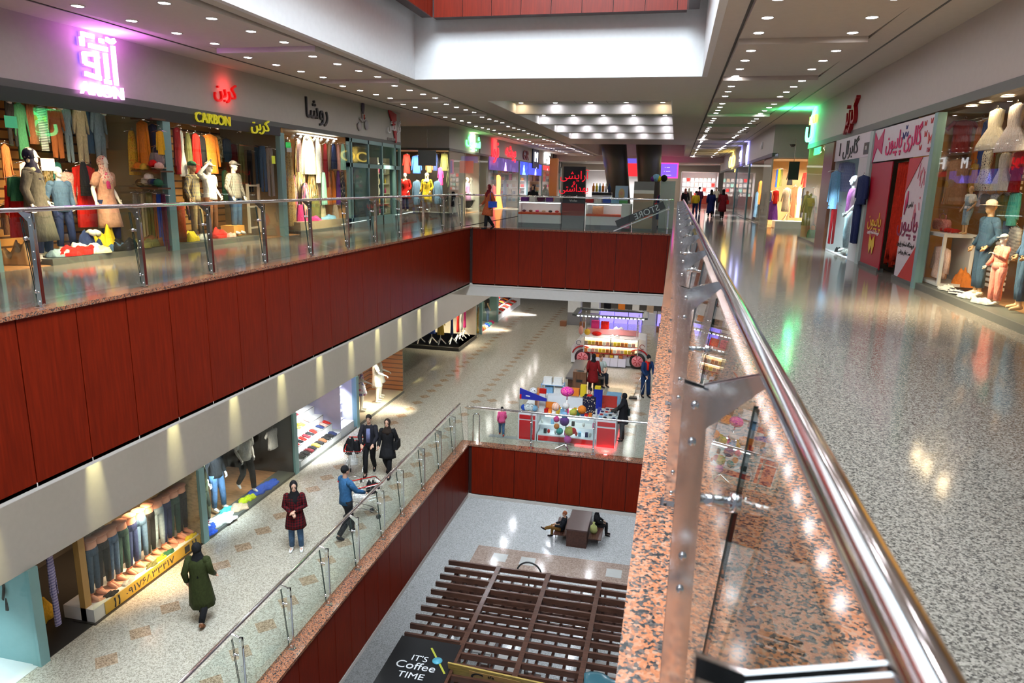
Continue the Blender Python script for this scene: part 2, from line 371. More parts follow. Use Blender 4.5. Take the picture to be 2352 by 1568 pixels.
# ceilings and lamps of the middle and ground storeys
S('ceiling', bx(-16, XL, -4, 70, -2.3, -2.2).box(XL, 8, YF, 70, -2.3, -2.2).box(-.12, 8, -4, YF, -2.3, -2.2), M_ceil)
S('ceiling', bx(-16, XM, -4, 70, -8.2, -8.1).box(XM, 8, YM, 70, -8.2, -8.1).box(.2, 8, -4, YM, -8.2, -8.1), M_ceil)
lens_b = disc_mesh(.1).mesh('lens', glow('downlight_lens_b', (1.0, .95, .88), 130))
lens_g = disc_mesh(.1).mesh('lens', glow('downlight_lens_g', (.88, .94, 1.0), 260))
def low_lamp(x, y, z, lab, grp):
    t = thing('ceiling_downlight', lab, 'ceiling light', (x, y, z), 0, grp); part('rim', rim_me, t); part('lens', lens_g if z < -5 else lens_b, t)
for y in [6+i*2.1 for i in range(20)]:
    low_lamp(-8.6, y, -2.301, 'round downlight under the left upper walkway', 'downlights under the left upper walkway')
for y in [28+i*2.0 for i in range(8)]:
    for x in (-6.2, -3.8, -1.4, 1): low_lamp(x, y, -2.301, 'round downlight of the middle storey ceiling beyond the void', 'downlights of the middle storey beyond the void')
for y in [21.5+i*2.2 for i in range(8)]:
    for x in (-8, -5.5, -3, -.5): low_lamp(x, y, -8.201, 'round downlight of the ground storey ceiling', 'downlights of the ground storey')
for y in (8, 12, 16):
    low_lamp(-8, y, -8.201, 'round downlight of the ground storey ceiling', 'downlights of the ground storey')

# ---------------- long walls and fascias ----------------
ZF = 3.28   # fascia bottom of the upper floor
S('wall_left', bx(WL-.25, WL, -4, 28.7, ZF, ZC+.1), M_white)
S('trim_6', bx(WL-.1, WL+.02, -4, 28.7, ZF-.13, ZF), M_dkgrey)
S('wall_left', bx(WL-.25, WL, 35.3, 72, ZF+.1, ZC+.1).box(-16, WL-.25, 35.302, 35.5, ZF+.1, ZC+.1).box(-16, WL, 41, 41.2, 0, ZC), M_white)
S('trim_6', bx(WL-.1, WL+.02, 35.28, 72, ZF-.02, ZF+.1).box(-16, WL-.1, 35.28, 35.4, ZF-.02, ZF+.1), M_dkgrey)
S('wall_left', bx(-16.2, -16, 28, 36, 0, ZC).box(-16, WL-.05, 28.4, 28.7, ZF, ZC+.1), M_white)
S('wall_right', bx(WR, WR+.25, -4, 26.9, ZF-.05, ZC+.1).box(WR2, WR2+.25, 33.2, 72, ZF-.05, ZC+.1).box(WR2+.25, 9, 33.202, 33.4, ZF-.25, ZC+.1).box(8.8, 9, 26, 33, 0, ZC), M_white)
S('trim_7', bx(WR-.02, WR+.1, -4, 26.9, ZF-.2, ZF-.05).box(WR2-.02, WR2+.1, 33.18, 72, ZF-.2, ZF-.05), M_dkgrey)
# middle storey fascia with the wall washers
S('wall_left', bx(WM-.2, WM, -4, 47, -4.62, -2.2).box(-16, WM-.2, 24.95, 25.15, -4.62, -2.2), M_white)
cone_me = MB().cyl((0, 0, -.02), (0, 0, .0), .05, 10).mesh('can', M_chrome)
for i in range(12):
    y = 5.7+i*2.1
    t = thing('wall_washer', 'warm spotlight washing the white fascia of the middle storey', 'spotlight', (WM+.17, y, -2.31), 0, 'wall washers of the middle storey fascia')
    part('can', cone_me, t); part('lens', disc_mesh(.045, 10, -.021).mesh('lens', glow('washer_lens', (1, .95, .55), 40)), t)
    spot('washer_light', (WM+.20, y, -2.36), 420, (1, .92, .42), (-.18, 0, -1), 22, 1.0, .02)

# ---------------- balustrades ----------------
def post_meshes(side):
    """post stands at the origin; side=+1 handrail leans towards +x, glass on that side"""
    b = MB()
    for dy in (-.022, .022): b.prism([(-.036, dy-.004, .03), (.036, dy-.004, .03), (.032, dy-.004, 1.19), (-.030, dy-.004, 1.205)], (0, .008, 0))
    b.box(-.02, .02, -.02, .02, .0, 1.0).box(-.055, .055, -.055, .055, .0, .012)
    arm = MB()
    for dy in (-.012, .006): arm.prism([(.02, dy, 1.20), (.02, dy, 1.08), (.035, dy, 1.085), (.165, dy, 1.20), (.185, dy, 1.225), (.170, dy, 1.243)], (0, .006, 0))
    bolts = MB()
    for z in (.08, .2, .62, .72, 1.05, 1.15):
        bolts.ball((0, -.03, z), (.011, .008, .011), 8, 5); bolts.ball((0, .03, z), (.011, .008, .011), 8, 5)
    cls = []
    for z, xg in ((.88, .125), (.2, .06)):
        cl = MB(); cls.append(cl); cl.cyl((.02, 0, z), (xg-.012, 0, z), .016, 10); cl.cyl((xg-.014, 0, z), (xg+.014, 0, z), .027, 12); 
    b.add(bolts.v, bolts.f, True)
    for m_ in [b, arm]+cls:
        m_.v = [(v[0]*side, v[1], v[2]) for v in m_.v]
        if side < 0: m_.f = [tuple(reversed(f)) for f in m_.f]
    return [m_.mesh(n, M_chrome) for n, m_ in [('post', b), ('arm', arm)]+[('glass_clamp', q) for q in cls]]
PM = {s: post_meshes(s) for s in (1, -1)}
def balustrade(label, origin, rz, side, ys, L0, L1, group=None, split=None):
    """runs along local +y; side: where the handrail leans"""
    t = thing('balustrade', label, 'railing', origin, rz)
    MB().tube([(side*.185, L0+(L1-L0)*i/40, 1.24) for i in range(41)], .031, 16).obj('handrail', M_chrome, t)
    for y in ys:
        pm = PM[side]; p = part('post', pm[0], t, loc=(0, y, 0))
        for me in pm[1:]: part(me.name.split('.')[0], me, p)
    yy = [L0]+list(split or ys)+[L1]
    for a, b in zip(yy[:-1], yy[1:]):
        if b-a < .3: continue
        a += .012; b -= .012
        q = MB().prism([(side*.045, a, .06), (side*.045, b, .06), (side*.150, b, 1.15), (side*.150, a, 1.15)], (side*.010, 0, 0))
        g = q.obj('glass_pane', M_glass, t)
        for yv in (a, b): MB().beam((side*.050, yv, .06), (side*.155, yv, 1.15), .0035, .012, (1, 0, 0)).obj('pane_edge', M_gedge, g)
    return t
balustrade('steel and glass balustrade in the near right foreground beside the camera', (.085, 0, 0), 0, 1, [.68, 1.83]+[3.68+i*1.85 for i in range(13)], -3, YF+.1)
balustrade('steel and glass balustrade along the upper left walkway before the clothes shops', (-7.95, 0, 0), 0, -1, [3.72, 5.58, 7.44, 9.30, 10.97, 12.68, 14.53, 16.39, 18.1, 19.97, 21.9, 24.0, 26.2], -3, YF+.15)
bal = balustrade('steel and glass balustrade across the far end of the upper void', (-.09, YF+.12, 0), PI/2, -1, [.15], .0, 7.86, split=[.25, 1.55, 3.0, 4.15, 5.65, 7.0])

# ---------------- cloth, figures and other generators ----------------
def F(name, col, **k):
    k.setdefault('pat', 'fabric'); k.setdefault('rough', .8); k.setdefault('spec', .2); k.setdefault('bump', (9, .8, .03)); k.setdefault('bstretch', (1.6, 1.6, .5))
    return mat('cloth_'+name, col, **k)
def loft(mb, prof, rip=.0, k=6, ph=0, n=20, ex=1.0, cx=0, cy=0):
    """prof rows: (z, half width, half depth)"""
    rs = []; z0, z1 = prof[0][0], prof[-1][0]
    for row in prof:
        z, a, b = row[:3]; ox, oy = row[3:5] if len(row) > 3 else (0, 0); t = (z-z0)/((z1-z0) or 1); r = []
        for j in range(n):
            th = 2*PI*j/n; c, s_ = math.cos(th), math.sin(th); q = 1+rip*t*math.sin(k*th+ph)
            r.append((cx+ox+math.copysign(abs(c)**ex, c)*a*q, cy+oy+math.copysign(abs(s_)**ex, s_)*b*q, z))
        rs.append(r)
    if z1 < z0: rs.reverse()
    return mb.rings(rs)
def zs(rows): return [(z, a, b) for z, a, b in rows]
def garment_mesh(kind, seed=0):
    rr = random.Random(seed*31+len(kind)); mb = MB(); ph = rr.random()*6
    D = .5
    if kind in ('shirt', 'jacket', 'tee', 'coat', 'dress', 'gown'):
        hem = {'shirt': .30, 'jacket': .33, 'tee': .30, 'coat': .36, 'dress': .42, 'gown': .5}[kind]
        wa = {'shirt': .27, 'jacket': .28, 'tee': .28, 'coat': .27, 'dress': .20, 'gown': .16}[kind]
        sh = .33 if kind != 'gown' else .2
        prof = [(0, .08, .12), (-.015, .13, .2), (-.05, sh, .34), (-.14, sh-.02, .44), (-.32, wa+.02, .42), (-.45, wa, .38), (-.65, (wa+hem)/2, .44), (-.85, hem*.95, .5), (-1, hem, .52)]
        loft(mb, prof, .10 if kind in ('dress', 'gown') else .06, 7 if kind != 'gown' else 11, ph, 28)
        if kind in ('shirt', 'jacket'): sl = (-.80, .40, .055)
        elif kind == 'coat': sl = (-.56, .44, .05)
        elif kind in ('tee',): sl = (-.28, .47, .075)
        elif kind == 'dress': sl = (-.26, .36, .05)
        else: sl = None
        if sl:
            for s_ in (-1, 1):
                j = rr.uniform(-.02, .02)
                mb.tube([(s_*.27, 0, -.075), (s_*(.34+j), 0, sl[0]*.45), (s_*(sl[1]+j), .05, sl[0])], [(.085, .3), (.065, .26), (sl[2], .22)], 10, up=(1, 0, 0), rip=.08, k=3)
    elif kind == 'trousers':
        loft(mb, [(0, .36, .36), (-.1, .42, .42), (-.24, .45, .45)], .03, 5, ph)
        for s_ in (-1, 1): mb.tube([(s_*.21, 0, -.2), (s_*.24, 0, -.6), (s_*.26, 0, -1)], [(.23, .4), (.19, .34), (.17, .3)], 12, up=(1, 0, 0), rip=.1, k=4, ph=ph)
    elif kind == 'jumpsuit':
        loft(mb, [(0, .1, .15), (-.03, .3, .34), (-.12, .32, .44), (-.3, .26, .4), (-.42, .27, .42), (-.52, .3, .46)], .05, 5, ph)
        for s_ in (-1, 1):
            mb.tube([(s_*.14, 0, -.48), (s_*.15, 0, -.75), (s_*.17, 0, -1)], [(.16, .4), (.13, .34), (.11, .3)], 12, up=(1, 0, 0), rip=.1, k=4, ph=ph)
            mb.tube([(s_*.26, 0, -.06), (s_*.36, 0, -.25), (s_*.42, .04, -.44)], [(.08, .3), (.07, .26), (.055, .22)], 10, up=(1, 0, 0))
    elif kind == 'scarf':
        loft(mb, [(0, .18, .3), (-.06, .26, .4), (-.3, .38, .5), (-.7, .45, .5), (-1, .48, .5)], .13, 9, ph, 36)
    elif kind == 'bag':
        loft(mb, [(-.35, .38, .4), (-.5, .46, .5), (-.8, .5, .5), (-1, .44, .45)], .02, 3, ph, 20, .7)
        mb.tube([(-.25, 0, -.38), (-.2, 0, -.1), (0, 0, 0), (.2, 0, -.1), (.25, 0, -.38)], [(.03, .07)]*5, 6)
    elif kind == 'skirt':
        loft(mb, [(0, .26, .3), (-.1, .32, .36), (-.5, .42, .45), (-1, .5, .52)], .09, 9, ph, 32)
    return mb
GM = {}
HANGER = None
def hanger_mesh():
    mb = MB(); mb.tube([(0, 0, .02), (0, 0, .05), (.02, 0, .065), (.035, 0, .05), (.03, 0, .03)], .004, 5); mb.tube([(-.2, 0, -.03), (0, 0, .02), (.2, 0, -.03)], .007, 5)
    return mb.mesh('hanger', M_chrome)
HANG = hanger_mesh()
def garment(kind, name, label, cat, m, p, w_, h, rz, group=None, dep=None, hang=True, par=None):
    key = (kind, len(GM) % 2 if (kind, 0) in GM else 0)
    if key not in GM: GM[key] = garment_mesh(kind, key[1]).mesh(kind, M_white)
    o = part(name, GM[key], None, m); o.location = p; o.rotation_euler = (0, 0, rz)
    d = dep or min(.17, max(.07, w_*.3)); o.scale = (w_, d, h)
    tag(o, label, cat, group)
    if hang:
        c = part('hanger', HANG, o); c.scale = (1/w_, 1/d, 1/h)
    return o
CATN = {'shirt': 'shirt', 'jacket': 'jacket', 'tee': 'shirt', 'coat': 'coat', 'dress': 'dress', 'gown': 'dress', 'trousers': 'trousers', 'jumpsuit': 'overalls', 'scarf': 'scarf', 'bag': 'bag', 'skirt': 'skirt'}
NAMEN = {'shirt': 'shirt', 'jacket': 'jacket', 'tee': 't_shirt', 'coat': 'coat', 'dress': 'dress', 'gown': 'party_dress', 'trousers': 'trousers', 'jumpsuit': 'overalls', 'scarf': 'scarf', 'bag': 'handbag', 'skirt': 'skirt'}
def span(x, yt, yb, wpx, ax, v):
    a, b = P(x-wpx/2, (yt+yb)/2, ax, v), P(x+wpx/2, (yt+yb)/2, ax, v); t = P(x, yt, ax, v); bt = P(x, yb, ax, v)
    return t, abs((b-a)[1-ax]), t.z-bt.z
def wear(table, ax, v, where, group, lim=None):
    for row in table:
        kind, x, yt, yb, wpx, m, lab = row[:7]; vv = row[7] if len(row) > 7 else v+R.uniform(-.05, .05)
        t, w_, h = span(x, yt, yb, wpx, ax, vv)
        ax2 = ax
        if lim is not None and ax == 0 and t.y > lim:      # would stand behind the side wall: hang it before that wall
            ax2 = 1; t, w_, h = span(x, yt, yb, wpx, 1, lim-R.uniform(0, .3))
        rz = (PI/2 if ax2 == 0 else 0)+R.uniform(-.12, .12)
        garment(kind, NAMEN[kind], lab+' '+where, CATN[kind], m, t, max(.12, w_), h, rz, None)
M_skin = mat('skin', (.62, .36, .25), .5, pat='plain'); M_skin2 = mat('skin_tan', (.50, .28, .18), .5, pat='plain')
M_manw = mat('mannequin_white', (.82, .80, .76), .3, pat='plain'); M_mant = mat('mannequin_tan', (.62, .38, .2), .35, pat='plain'); M_manp = mat('mannequin_salmon', (.85, .42, .28), .35, pat='plain')
M_eye = mat('dark_eye', (.02, .015, .01), .3); M_lip = mat('lips', (.42, .12, .10), .5)
BASE = dict(pv=(0, 0, .96), nb=(0, 0, 1.46), hd=(0, .02, 1.64), ls=(-.17, 0, 1.41), rs=(.17, 0, 1.41), le=(-.23, -.02, 1.14), re=(.23, -.02, 1.14), lw=(-.25, .06, .90), rw=(.25, .06, .90),
            lh=(-.09, 0, .92), rh=(.09, 0, .92), lk=(-.10, .02, .50), rk=(.10, .02, .50), la=(-.11, 0, .09), ra=(.11, 0, .09), lt=(-.13, .16, .03), rt=(.13, .16, .03))
WALK = dict(lk=(-.09, .16, .52), la=(-.09, .20, .10), lt=(-.10, .36, .05), rk=(.09, .02, .50), ra=(.09, -.28, .14), rt=(.09, -.16, .03), le=(-.24, -.10, 1.15), lw=(-.24, -.02, .92), re=(.24, .0, 1.15), rw=(.22, .20, .98))
WALK2 = dict(rk=(.09, .16, .52), ra=(.09, .20, .10), rt=(.10, .36, .05), lk=(-.09, .02, .50), la=(-.09, -.28, .14), lt=(-.09, -.16, .03), re=(.24, -.10, 1.15), rw=(.24, -.02, .92), le=(-.24, .0, 1.15), lw=(-.22, .20, .98))
PUSH = dict(le=(-.22, .12, 1.16), re=(.22, .12, 1.16), lw=(-.20, .38, 1.05), rw=(.20, .38, 1.05))
FOLD = dict(le=(-.24, .0, 1.15), re=(.24, .0, 1.15), lw=(-.03, .20, 1.10), rw=(.04, .21, 1.06))
POSE = dict(le=(-.24, -.06, 1.15), lw=(-.20, .10, .95), re=(.25, -.05, 1.15), rw=(.30, .04, .92), lk=(-.10, .08, .50), la=(-.13, .06, .09), lt=(-.15, .22, .03))
def sit(pz=.50, lean=-.05, kx=.11, **k):
    d = dict(pv=(0, 0, pz), nb=(0, lean, pz+.50), hd=(0, lean+.03, pz+.68), ls=(-.17, lean, pz+.45), rs=(.17, lean, pz+.45), le=(-.24, lean+.08, pz+.2), re=(.24, lean+.08, pz+.2), lw=(-.12, .28, pz+.14), rw=(.12, .28, pz+.14),
             lh=(-.09, .02, pz-.02), rh=(.09, .02, pz-.02), lk=(-kx, .42, pz+.02), rk=(kx, .42, pz+.02), la=(-kx, .44, .09), ra=(kx, .44, .09), lt=(-kx, .60, .03), rt=(kx, .60, .03)); d.update(k); return d
def V(a): return Vector(a)
def body_mb(J, head=True, hands=True, legs=True, slim=1.0):
    mb = MB(); pv, nb, hd = V(J['pv']), V(J['nb']), V(J['hd']); sp = nb-pv; s = slim
    mb.tube([pv-sp*.10, pv, pv+sp*.28, pv+sp*.62, pv+sp*.86, nb], [(.10*s, .08*s), (.155*s, .105*s), (.122*s, .092*s), (.155*s, .112*s), (.165*s, .09*s), (.06, .055)], 16, up=(1, 0, 0))
    for a in 'lr':
        S_, E, W_ = V(J[a+'s']), V(J[a+'e']), V(J[a+'w'])
        mb.ball(S_-Vector((0, 0, .01)), .062*s, 10, 7)
        mb.tube([S_, S_.lerp(E, .5), E, E.lerp(W_, .35), W_], [.054*s, .048*s, .038*s, .041*s, .025*s], 10)
        if hands:
            d = (W_-E).normalized(); side = Vector((1, 0, 0)) if abs(d.x) < .8 else Vector((0, 1, 0)); q = d.cross(side).normalized(); wd = q.cross(d).normalized()
            if abs(d.z) > .6: q, wd = wd, q     # hanging hand: the palm faces the thigh
            mb.tube([W_, W_+d*.045, W_+d*.085], [(.024, .020), (.016, .038), (.013, .037)] if abs(q.x) < .6 else [(.020, .024), (.038, .016), (.037, .013)], 10, up=tuple(q))
            wdt = wd
            for i, (o, l) in enumerate(((-.028, .070), (-.0095, .082), (.0095, .078), (.028, .060))):
                b = W_+d*.08+wdt*o; cu = q*(.012+.01*i)
                mb.tube([b, b+d*l*.5+cu*.5, b+d*l*.8+cu*1.6], [.0098, .0095, .0085], 6)
            b = W_+d*.03-wdt*.030; mb.tube([b, b+d*.03-wdt*.022+q*.01, b+d*.06-wdt*.024+q*.02], [.012, .011, .009], 6)
        if legs:
            H_, K, A, T = V(J[a+'h']), V(J[a+'k']), V(J[a+'a']), V(J[a+'t'])
            mb.tube([H_+Vector((0, 0, .03)), H_.lerp(K, .3), H_.lerp(K, .7), K, K.lerp(A, .3), K.lerp(A, .75), A], [.085*s, .083*s, .062*s, .052*s, .055*s, .036*s, .034*s], 12)
            d = (T-A); mb.tube([A-d*.28-Vector((0, 0, .035)), A-Vector((0, 0, .03)), A+d*.5-Vector((0, 0, .01)), T], [.034, .042, .038, .024], 10)
    if head:
        f = V(J.get('face', (0, 1, 0))).normalized(); sd = f.cross(Vector((0, 0, 1))).normalized()
        mb.tube([nb-sp.normalized()*.03, hd-Vector((0, 0, .05))-f*.02], [.058, .050], 10)
        # skull, jaw, nose, ears
        for c, r in ((hd+Vector((0, 0, .025))-f*.012, (.076, .093, .098)), (hd-Vector((0, 0, .055))+f*.022, (.055, .062, .062))):
            o = len(mb.v); mb.ball((0, 0, 0), r, 14, 10)
            for i in range(o, len(mb.v)):
                v = mb.v[i]; mb.v[i] = tuple(c+sd*v[0]+f*v[1]+Vector((0, 0, v[2])))
        mb.tube([hd+f*.07+Vector((0, 0, .03)), hd+f*.105-Vector((0, 0, .012)), hd+f*.075-Vector((0, 0, .025))], [.008, .015, .010], 6)
        for q in (-1, 1): mb.ball(hd+sd*q*.078-f*.01, (.012, .018, .028), 6, 5)
    return mb
def figure(name, label, cat, loc, h, rz, pose, skin, wearing=(), group=None, person=False, voxel=.011, head=True, arms=True, slim=1.0, base=None):
    J = dict(BASE); J.update(pose or {}); s = h/1.745
    body = body_mb(J, head, True, True, slim)
    o = body.obj(name, skin, None, loc, rz, label, cat, group); o.scale = (s, s, s)
    mo = o.modifiers.new('remesh', 'REMESH'); mo.mode = 'VOXEL'; mo.voxel_size = voxel; mo.use_smooth_shade = True
    sm = o.modifiers.new('smooth', 'CORRECTIVE_SMOOTH') if False else None
    pv, nb, hd = V(J['pv']), V(J['nb']), V(J['hd']); sp = nb-pv
    f = V(J.get('face', (0, 1, 0))).normalized(); sd = f.cross(Vector((0, 0, 1))).normalized()
    def orient(mb, o0, c):
        for i in range(o0, len(mb.v)):
            v = mb.v[i]; mb.v[i] = tuple(c+sd*v[0]+f*v[1]+Vector((0, 0, v[2])))
    for wv in wearing:
        k, m = wv[0], wv[1]; a = wv[2] if len(wv) > 2 else None; b = wv[3] if len(wv) > 3 else None
        mb = MB()
        if k in ('coat', 'top', 'dress'):
            hem = a if a is not None else {'coat': .42, 'top': -.10, 'dress': .50}[k]
            g = .022 if k != 'coat' else .034
            pts = [nb+sp.normalized()*.015, nb-sp*.05, pv+sp*.80, pv+sp*.55, pv+sp*.25, pv+sp*.0]
            rad = [(.062+g*.5, .058+g*.5), (.125, .082+g*.4), (.172*slim+g, .10*slim+g), (.158*slim+g, .115*slim+g), (.13*slim+g*1.3, .098*slim+g*1.3), (.158*slim+g, .115*slim+g)]
            if hem > 0:    # skirt part down to the hem height
                mid = (V(J['lk'])+V(J['rk']))/2; fl = wv[4] if len(wv) > 4 else 1.0
                n_ = 4
                for i in range(1, n_+1):
                    t = i/n_; zz = pv.z-(pv.z-hem)*t; c = Vector((pv.x+(mid.x-pv.x)*t*.8, pv.y+(mid.y-pv.y)*t*.8, zz)); pts.append(c); rad.append(((.165+g+.05*t*fl), (.125+g+.06*t*fl)))
            else: pts.append(pv+sp*hem/ .5*.5); rad.append((.162*slim+g, .12*slim+g))
            mb.tube(pts, rad, 22, up=(1, 0, 0), rip=.05 if hem > 0 else .015, k=7)
            sl = b or 'long'
            for q in 'lr':
                S_, E, W_ = V(J[q+'s']), V(J[q+'e']), V(J[q+'w'])
                mb.ball(S_-Vector((0, 0, .012)), .068*slim+g*.5, 10, 6)
                if sl == 'long': mb.tube([S_, S_.lerp(E, .5), E, E.lerp(W_, .5), E.lerp(W_, .97)], [.062+g*.6, .056+g*.5, .050+g*.5, .044+g*.4, .036+g*.4], 10, rip=.05, k=3)
                elif sl == 'short': mb.tube([S_, S_.lerp(E, .75)], [.066+g*.5, .066+g*.5], 10)
        elif k == 'trousers':
            g = a or .014
            mb.tube([pv+sp*.22, pv+sp*.05, pv-Vector((0, 0, .05))], [(.135*slim+g, .10*slim+g), (.16*slim+g, .115*slim+g), (.165*slim+g, .12*slim+g)], 16, up=(1, 0, 0))
            e = b or .94
            for q in 'lr':
                H_, K, A = V(J[q+'h']), V(J[q+'k']), V(J[q+'a'])
                mb.tube([H_+Vector((0, 0, .03)), H_.lerp(K, .35), H_.lerp(K, .8), K, K.lerp(A, .35), K.lerp(A, e)], [.088*slim+g, .086*slim+g, .066*slim+g, .060*slim+g, .058*slim+g, .040*slim+g*1.4], 12, rip=.04, k=4)
        elif k == 'skirt':
            mb.tube([pv+sp*.1, pv-Vector((0, 0, .1)), Vector((pv.x, pv.y, a or .3))], [(.15, .11), (.19, .15), (.26, .22)], 24, up=(1, 0, 0), rip=.08, k=9)
        elif k == 'shoes':
            for q in 'lr':
                A, T = V(J[q+'a']), V(J[q+'t']); d = T-A
                mb.tube([A-d*.34-Vector((0, 0, .045)), A-d*.1-Vector((0, 0, .03)), A+d*.5-Vector((0, 0, .018)), T+d*.12+Vector((0, 0, .0))], [(.035, .035), (.046, .05), (.046, .042), (.030, .024)], 10, up=(1, 0, 0))
        elif k == 'hijab':
            mb.ball((0, -.028, .022), (.094, .100, .118), 16, 10); orient(mb, 0, hd)
            dr = a or .22
            mb.tube([hd-f*.02-Vector((0, 0, .04)), hd-f*.01-Vector((0, 0, .11)), nb+sp.normalized()*.01, nb-sp.normalized()*dr*.45+f*.01, nb-sp.normalized()*dr], [(.082, .082), (.080, .080), (.11, .10), (.175, .135), (.165, .14)], 18, up=(1, 0, 0), rip=.06, k=6)
        elif k == 'hair':
            mb.ball((0, -.022, .040), (.086, .098, .098), 14, 9); orient(mb, 0, hd)
            if a: mb.tube([hd-f*.06+Vector((0, 0, .03)), hd-f*.075-Vector((0, 0, .1)), hd-f*.07-Vector((0, 0, a))], [(.07, .04), (.075, .04), (.04, .025)], 10, up=(1, 0, 0))
        elif k == 'cap':
            mb.ball((0, -.012, .062), (.088, .102, .075), 14, 8); mb.tube([(0, .05, .055), (0, .16, .045)], [(.07, .012), (.055, .008)], 12, up=(1, 0, 0)); orient(mb, 0, hd)
        elif k == 'hat':
            mb.ball((0, 0, .08), (.09, .1, .075), 14, 8); mb.tube([(0, 0, .055), (0, 0, .045)], [.09, .20], 20); orient(mb, 0, hd)
        elif k == 'scarf':
            mb.tube([nb+sp.normalized()*.04, nb, nb-sp*.08], [(.075, .075), (.10, .10), (.12, .10)], 14, rip=.1, k=5); mb.tube([nb+Vector((.03, .09, -.02)), nb+Vector((.05, .14, -.3))], [(.05, .02), (.05, .015)], 8, up=(1, 0, 0))
        elif k == 'bag':     # shoulder bag: a = side
            q = a or 'r'; sg = 1 if q == 'r' else -1; c = V((sg*.27, -.02, 1.0))
            mb.cbox((c.x, c.y, c.z), (.12, .34, .24)); mb.tube([c+Vector((0, .12, .1)), V(J[q+'s'])+Vector((sg*.02, .05, .07)), V(J[q+'s'])+Vector((sg*.02, -.06, .07)), c+Vector((0, -.12, .1))], .012, 6)
        elif k == 'overall_top':
            mb.tube([pv+sp*.85, pv+sp*.55, pv+sp*.1], [(.15, .125), (.165, .14), (.17, .13)], 16, up=(1, 0, 0))
        nm = {'top': 'shirt', 'overall_top': 'bib'}.get(k, k)
        mb.obj(nm, m, o)
    if person:
        e = MB()
        for q in (-1, 1): e.ball((q*.030, .082, .022), (.012, .008, .006), 6, 4); e.ball((q*.031, .083, .042), (.018, .007, .004), 6, 4)
        orient(e, 0, hd); e.obj('eyes_and_brows', M_eye, o)
        e = MB(); e.ball((0, .080, -.052), (.022, .009, .007), 8, 4); orient(e, 0, hd); e.obj('mouth', M_lip, o)
    if base:
        MB().cyl((0, 0, 0), (0, 0, .012), .17, 20).obj('base', base, o)
    return o
def mannequin(label, x, yt, yb, v, ax, face, pose, skin, wearing, zb=None, **k):
    """head top and foot pixels on the plane ax=v"""
    f_ = P(x, yb, ax, v); t = P(x, yt, ax, v)
    if zb is not None: f_.z = zb
    return figure('mannequin', label, 'mannequin', f_, max(.4, t.z-f_.z), face, pose, skin, wearing, **k)
def heap(name, label, cat, m, c, sx, sy, h, rz=0, seed=1, group=None, kind=None):
    rr = random.Random(seed); n, k = 34, 11; mb = MB(); vs = []
    ph = [rr.uniform(0, 6) for _ in range(10)]; a1, a2 = rr.randint(2, 4), rr.randint(5, 8)
    for i in range(k):
        t = i/(k-1)
        for j in range(n):
            th = 2*PI*j/n; r = math.sin(t*PI/2)**.6*(1+.20*math.sin(a1*th+ph[0])+.12*math.sin(a2*th+ph[1])+.06*math.sin(11*th+ph[5]))
            x, y = r*math.cos(th), r*math.sin(th)
            z = math.cos(t*PI/2)**.8*(.72+.25*math.sin(3.1*x+ph[2])*math.cos(2.7*y+ph[3])+.16*math.sin(7*x+5*y+ph[4])+.10*math.sin(11*y-6*x+ph[6]))
            vs.append((x*sx/2, y*sy/2, max(0, z)*h))
    mb.add(vs, [(i*n+j, (i+1)*n+j, (i+1)*n+(j+1) % n, i*n+(j+1) % n) for i in range(k-1) for j in range(n)], True)
    return mb.obj(name, m, None, c, rz, label, cat, group, kind)
def text(name, body, size, ext, m, loc, rot, parent=None, alx='CENTER', sx=1.0):
    cu = bpy.data.curves.new(name, 'FONT'); cu.body = body; cu.size = size; cu.extrude = ext; cu.align_x = alx; cu.align_y = 'CENTER'; cu.materials.append(m)
    cu.resolution_u = 4
    tmp = bpy.data.objects.new('tmp', cu); C.objects.link(tmp); bpy.context.view_layer.update()
    me = bpy.data.meshes.new_from_object(tmp.evaluated_get(bpy.context.evaluated_depsgraph_get())); bpy.data.objects.remove(tmp); bpy.data.curves.remove(cu)
    if not me.materials: me.materials.append(m)
    o = bpy.data.objects.new(name, me); C.objects.link(o); o.location = loc; o.rotation_euler = rot; o.scale = (sx, 1, 1)
    if parent: o.parent = parent
    return o
# Arabic-script lettering: joined presentation forms in visual order
FORMS = {'ا': 'ﺍﺎ', 'آ': 'ﺁﺂ', 'ب': 'ﺏﺐﺑﺒ', 'پ': 'ﭖﭗﭘﭙ', 'ت': 'ﺕﺖﺗﺘ', 'د': 'ﺩﺪ', 'ر': 'ﺭﺮ', 'ز': 'ﺯﺰ', 'س': 'ﺱﺲﺳﺴ', 'ش': 'ﺵﺶﺷﺸ', 'ک': 'ﮎﮏﮐﮑ', 'گ': 'ﮒﮓﮔﮕ', 'ل': 'ﻝﻞﻟﻠ', 'م': 'ﻡﻢﻣﻤ', 'ن': 'ﻥﻦﻧﻨ', 'و': 'ﻭﻮ', 'ه': 'ﻩﻪﻫﻬ', 'ی': 'ﯼﯽﯾﯿ', 'ف': 'ﻑﻒﻓﻔ', 'ع': 'ﻉﻊﻋﻌ', 'ق': 'ﻕﻖﻗﻘ', 'ح': 'ﺡﺢﺣﺤ', 'خ': 'ﺥﺦﺧﺨ', 'ج': 'ﺝﺞﺟﺠ', 'چ': 'ﭺﭻﭼﭽ', 'ص': 'ﺹﺺﺻﺼ', 'ژ': 'ﮊﮋ', 'ط': 'ﻁﻂﻃﻄ'}
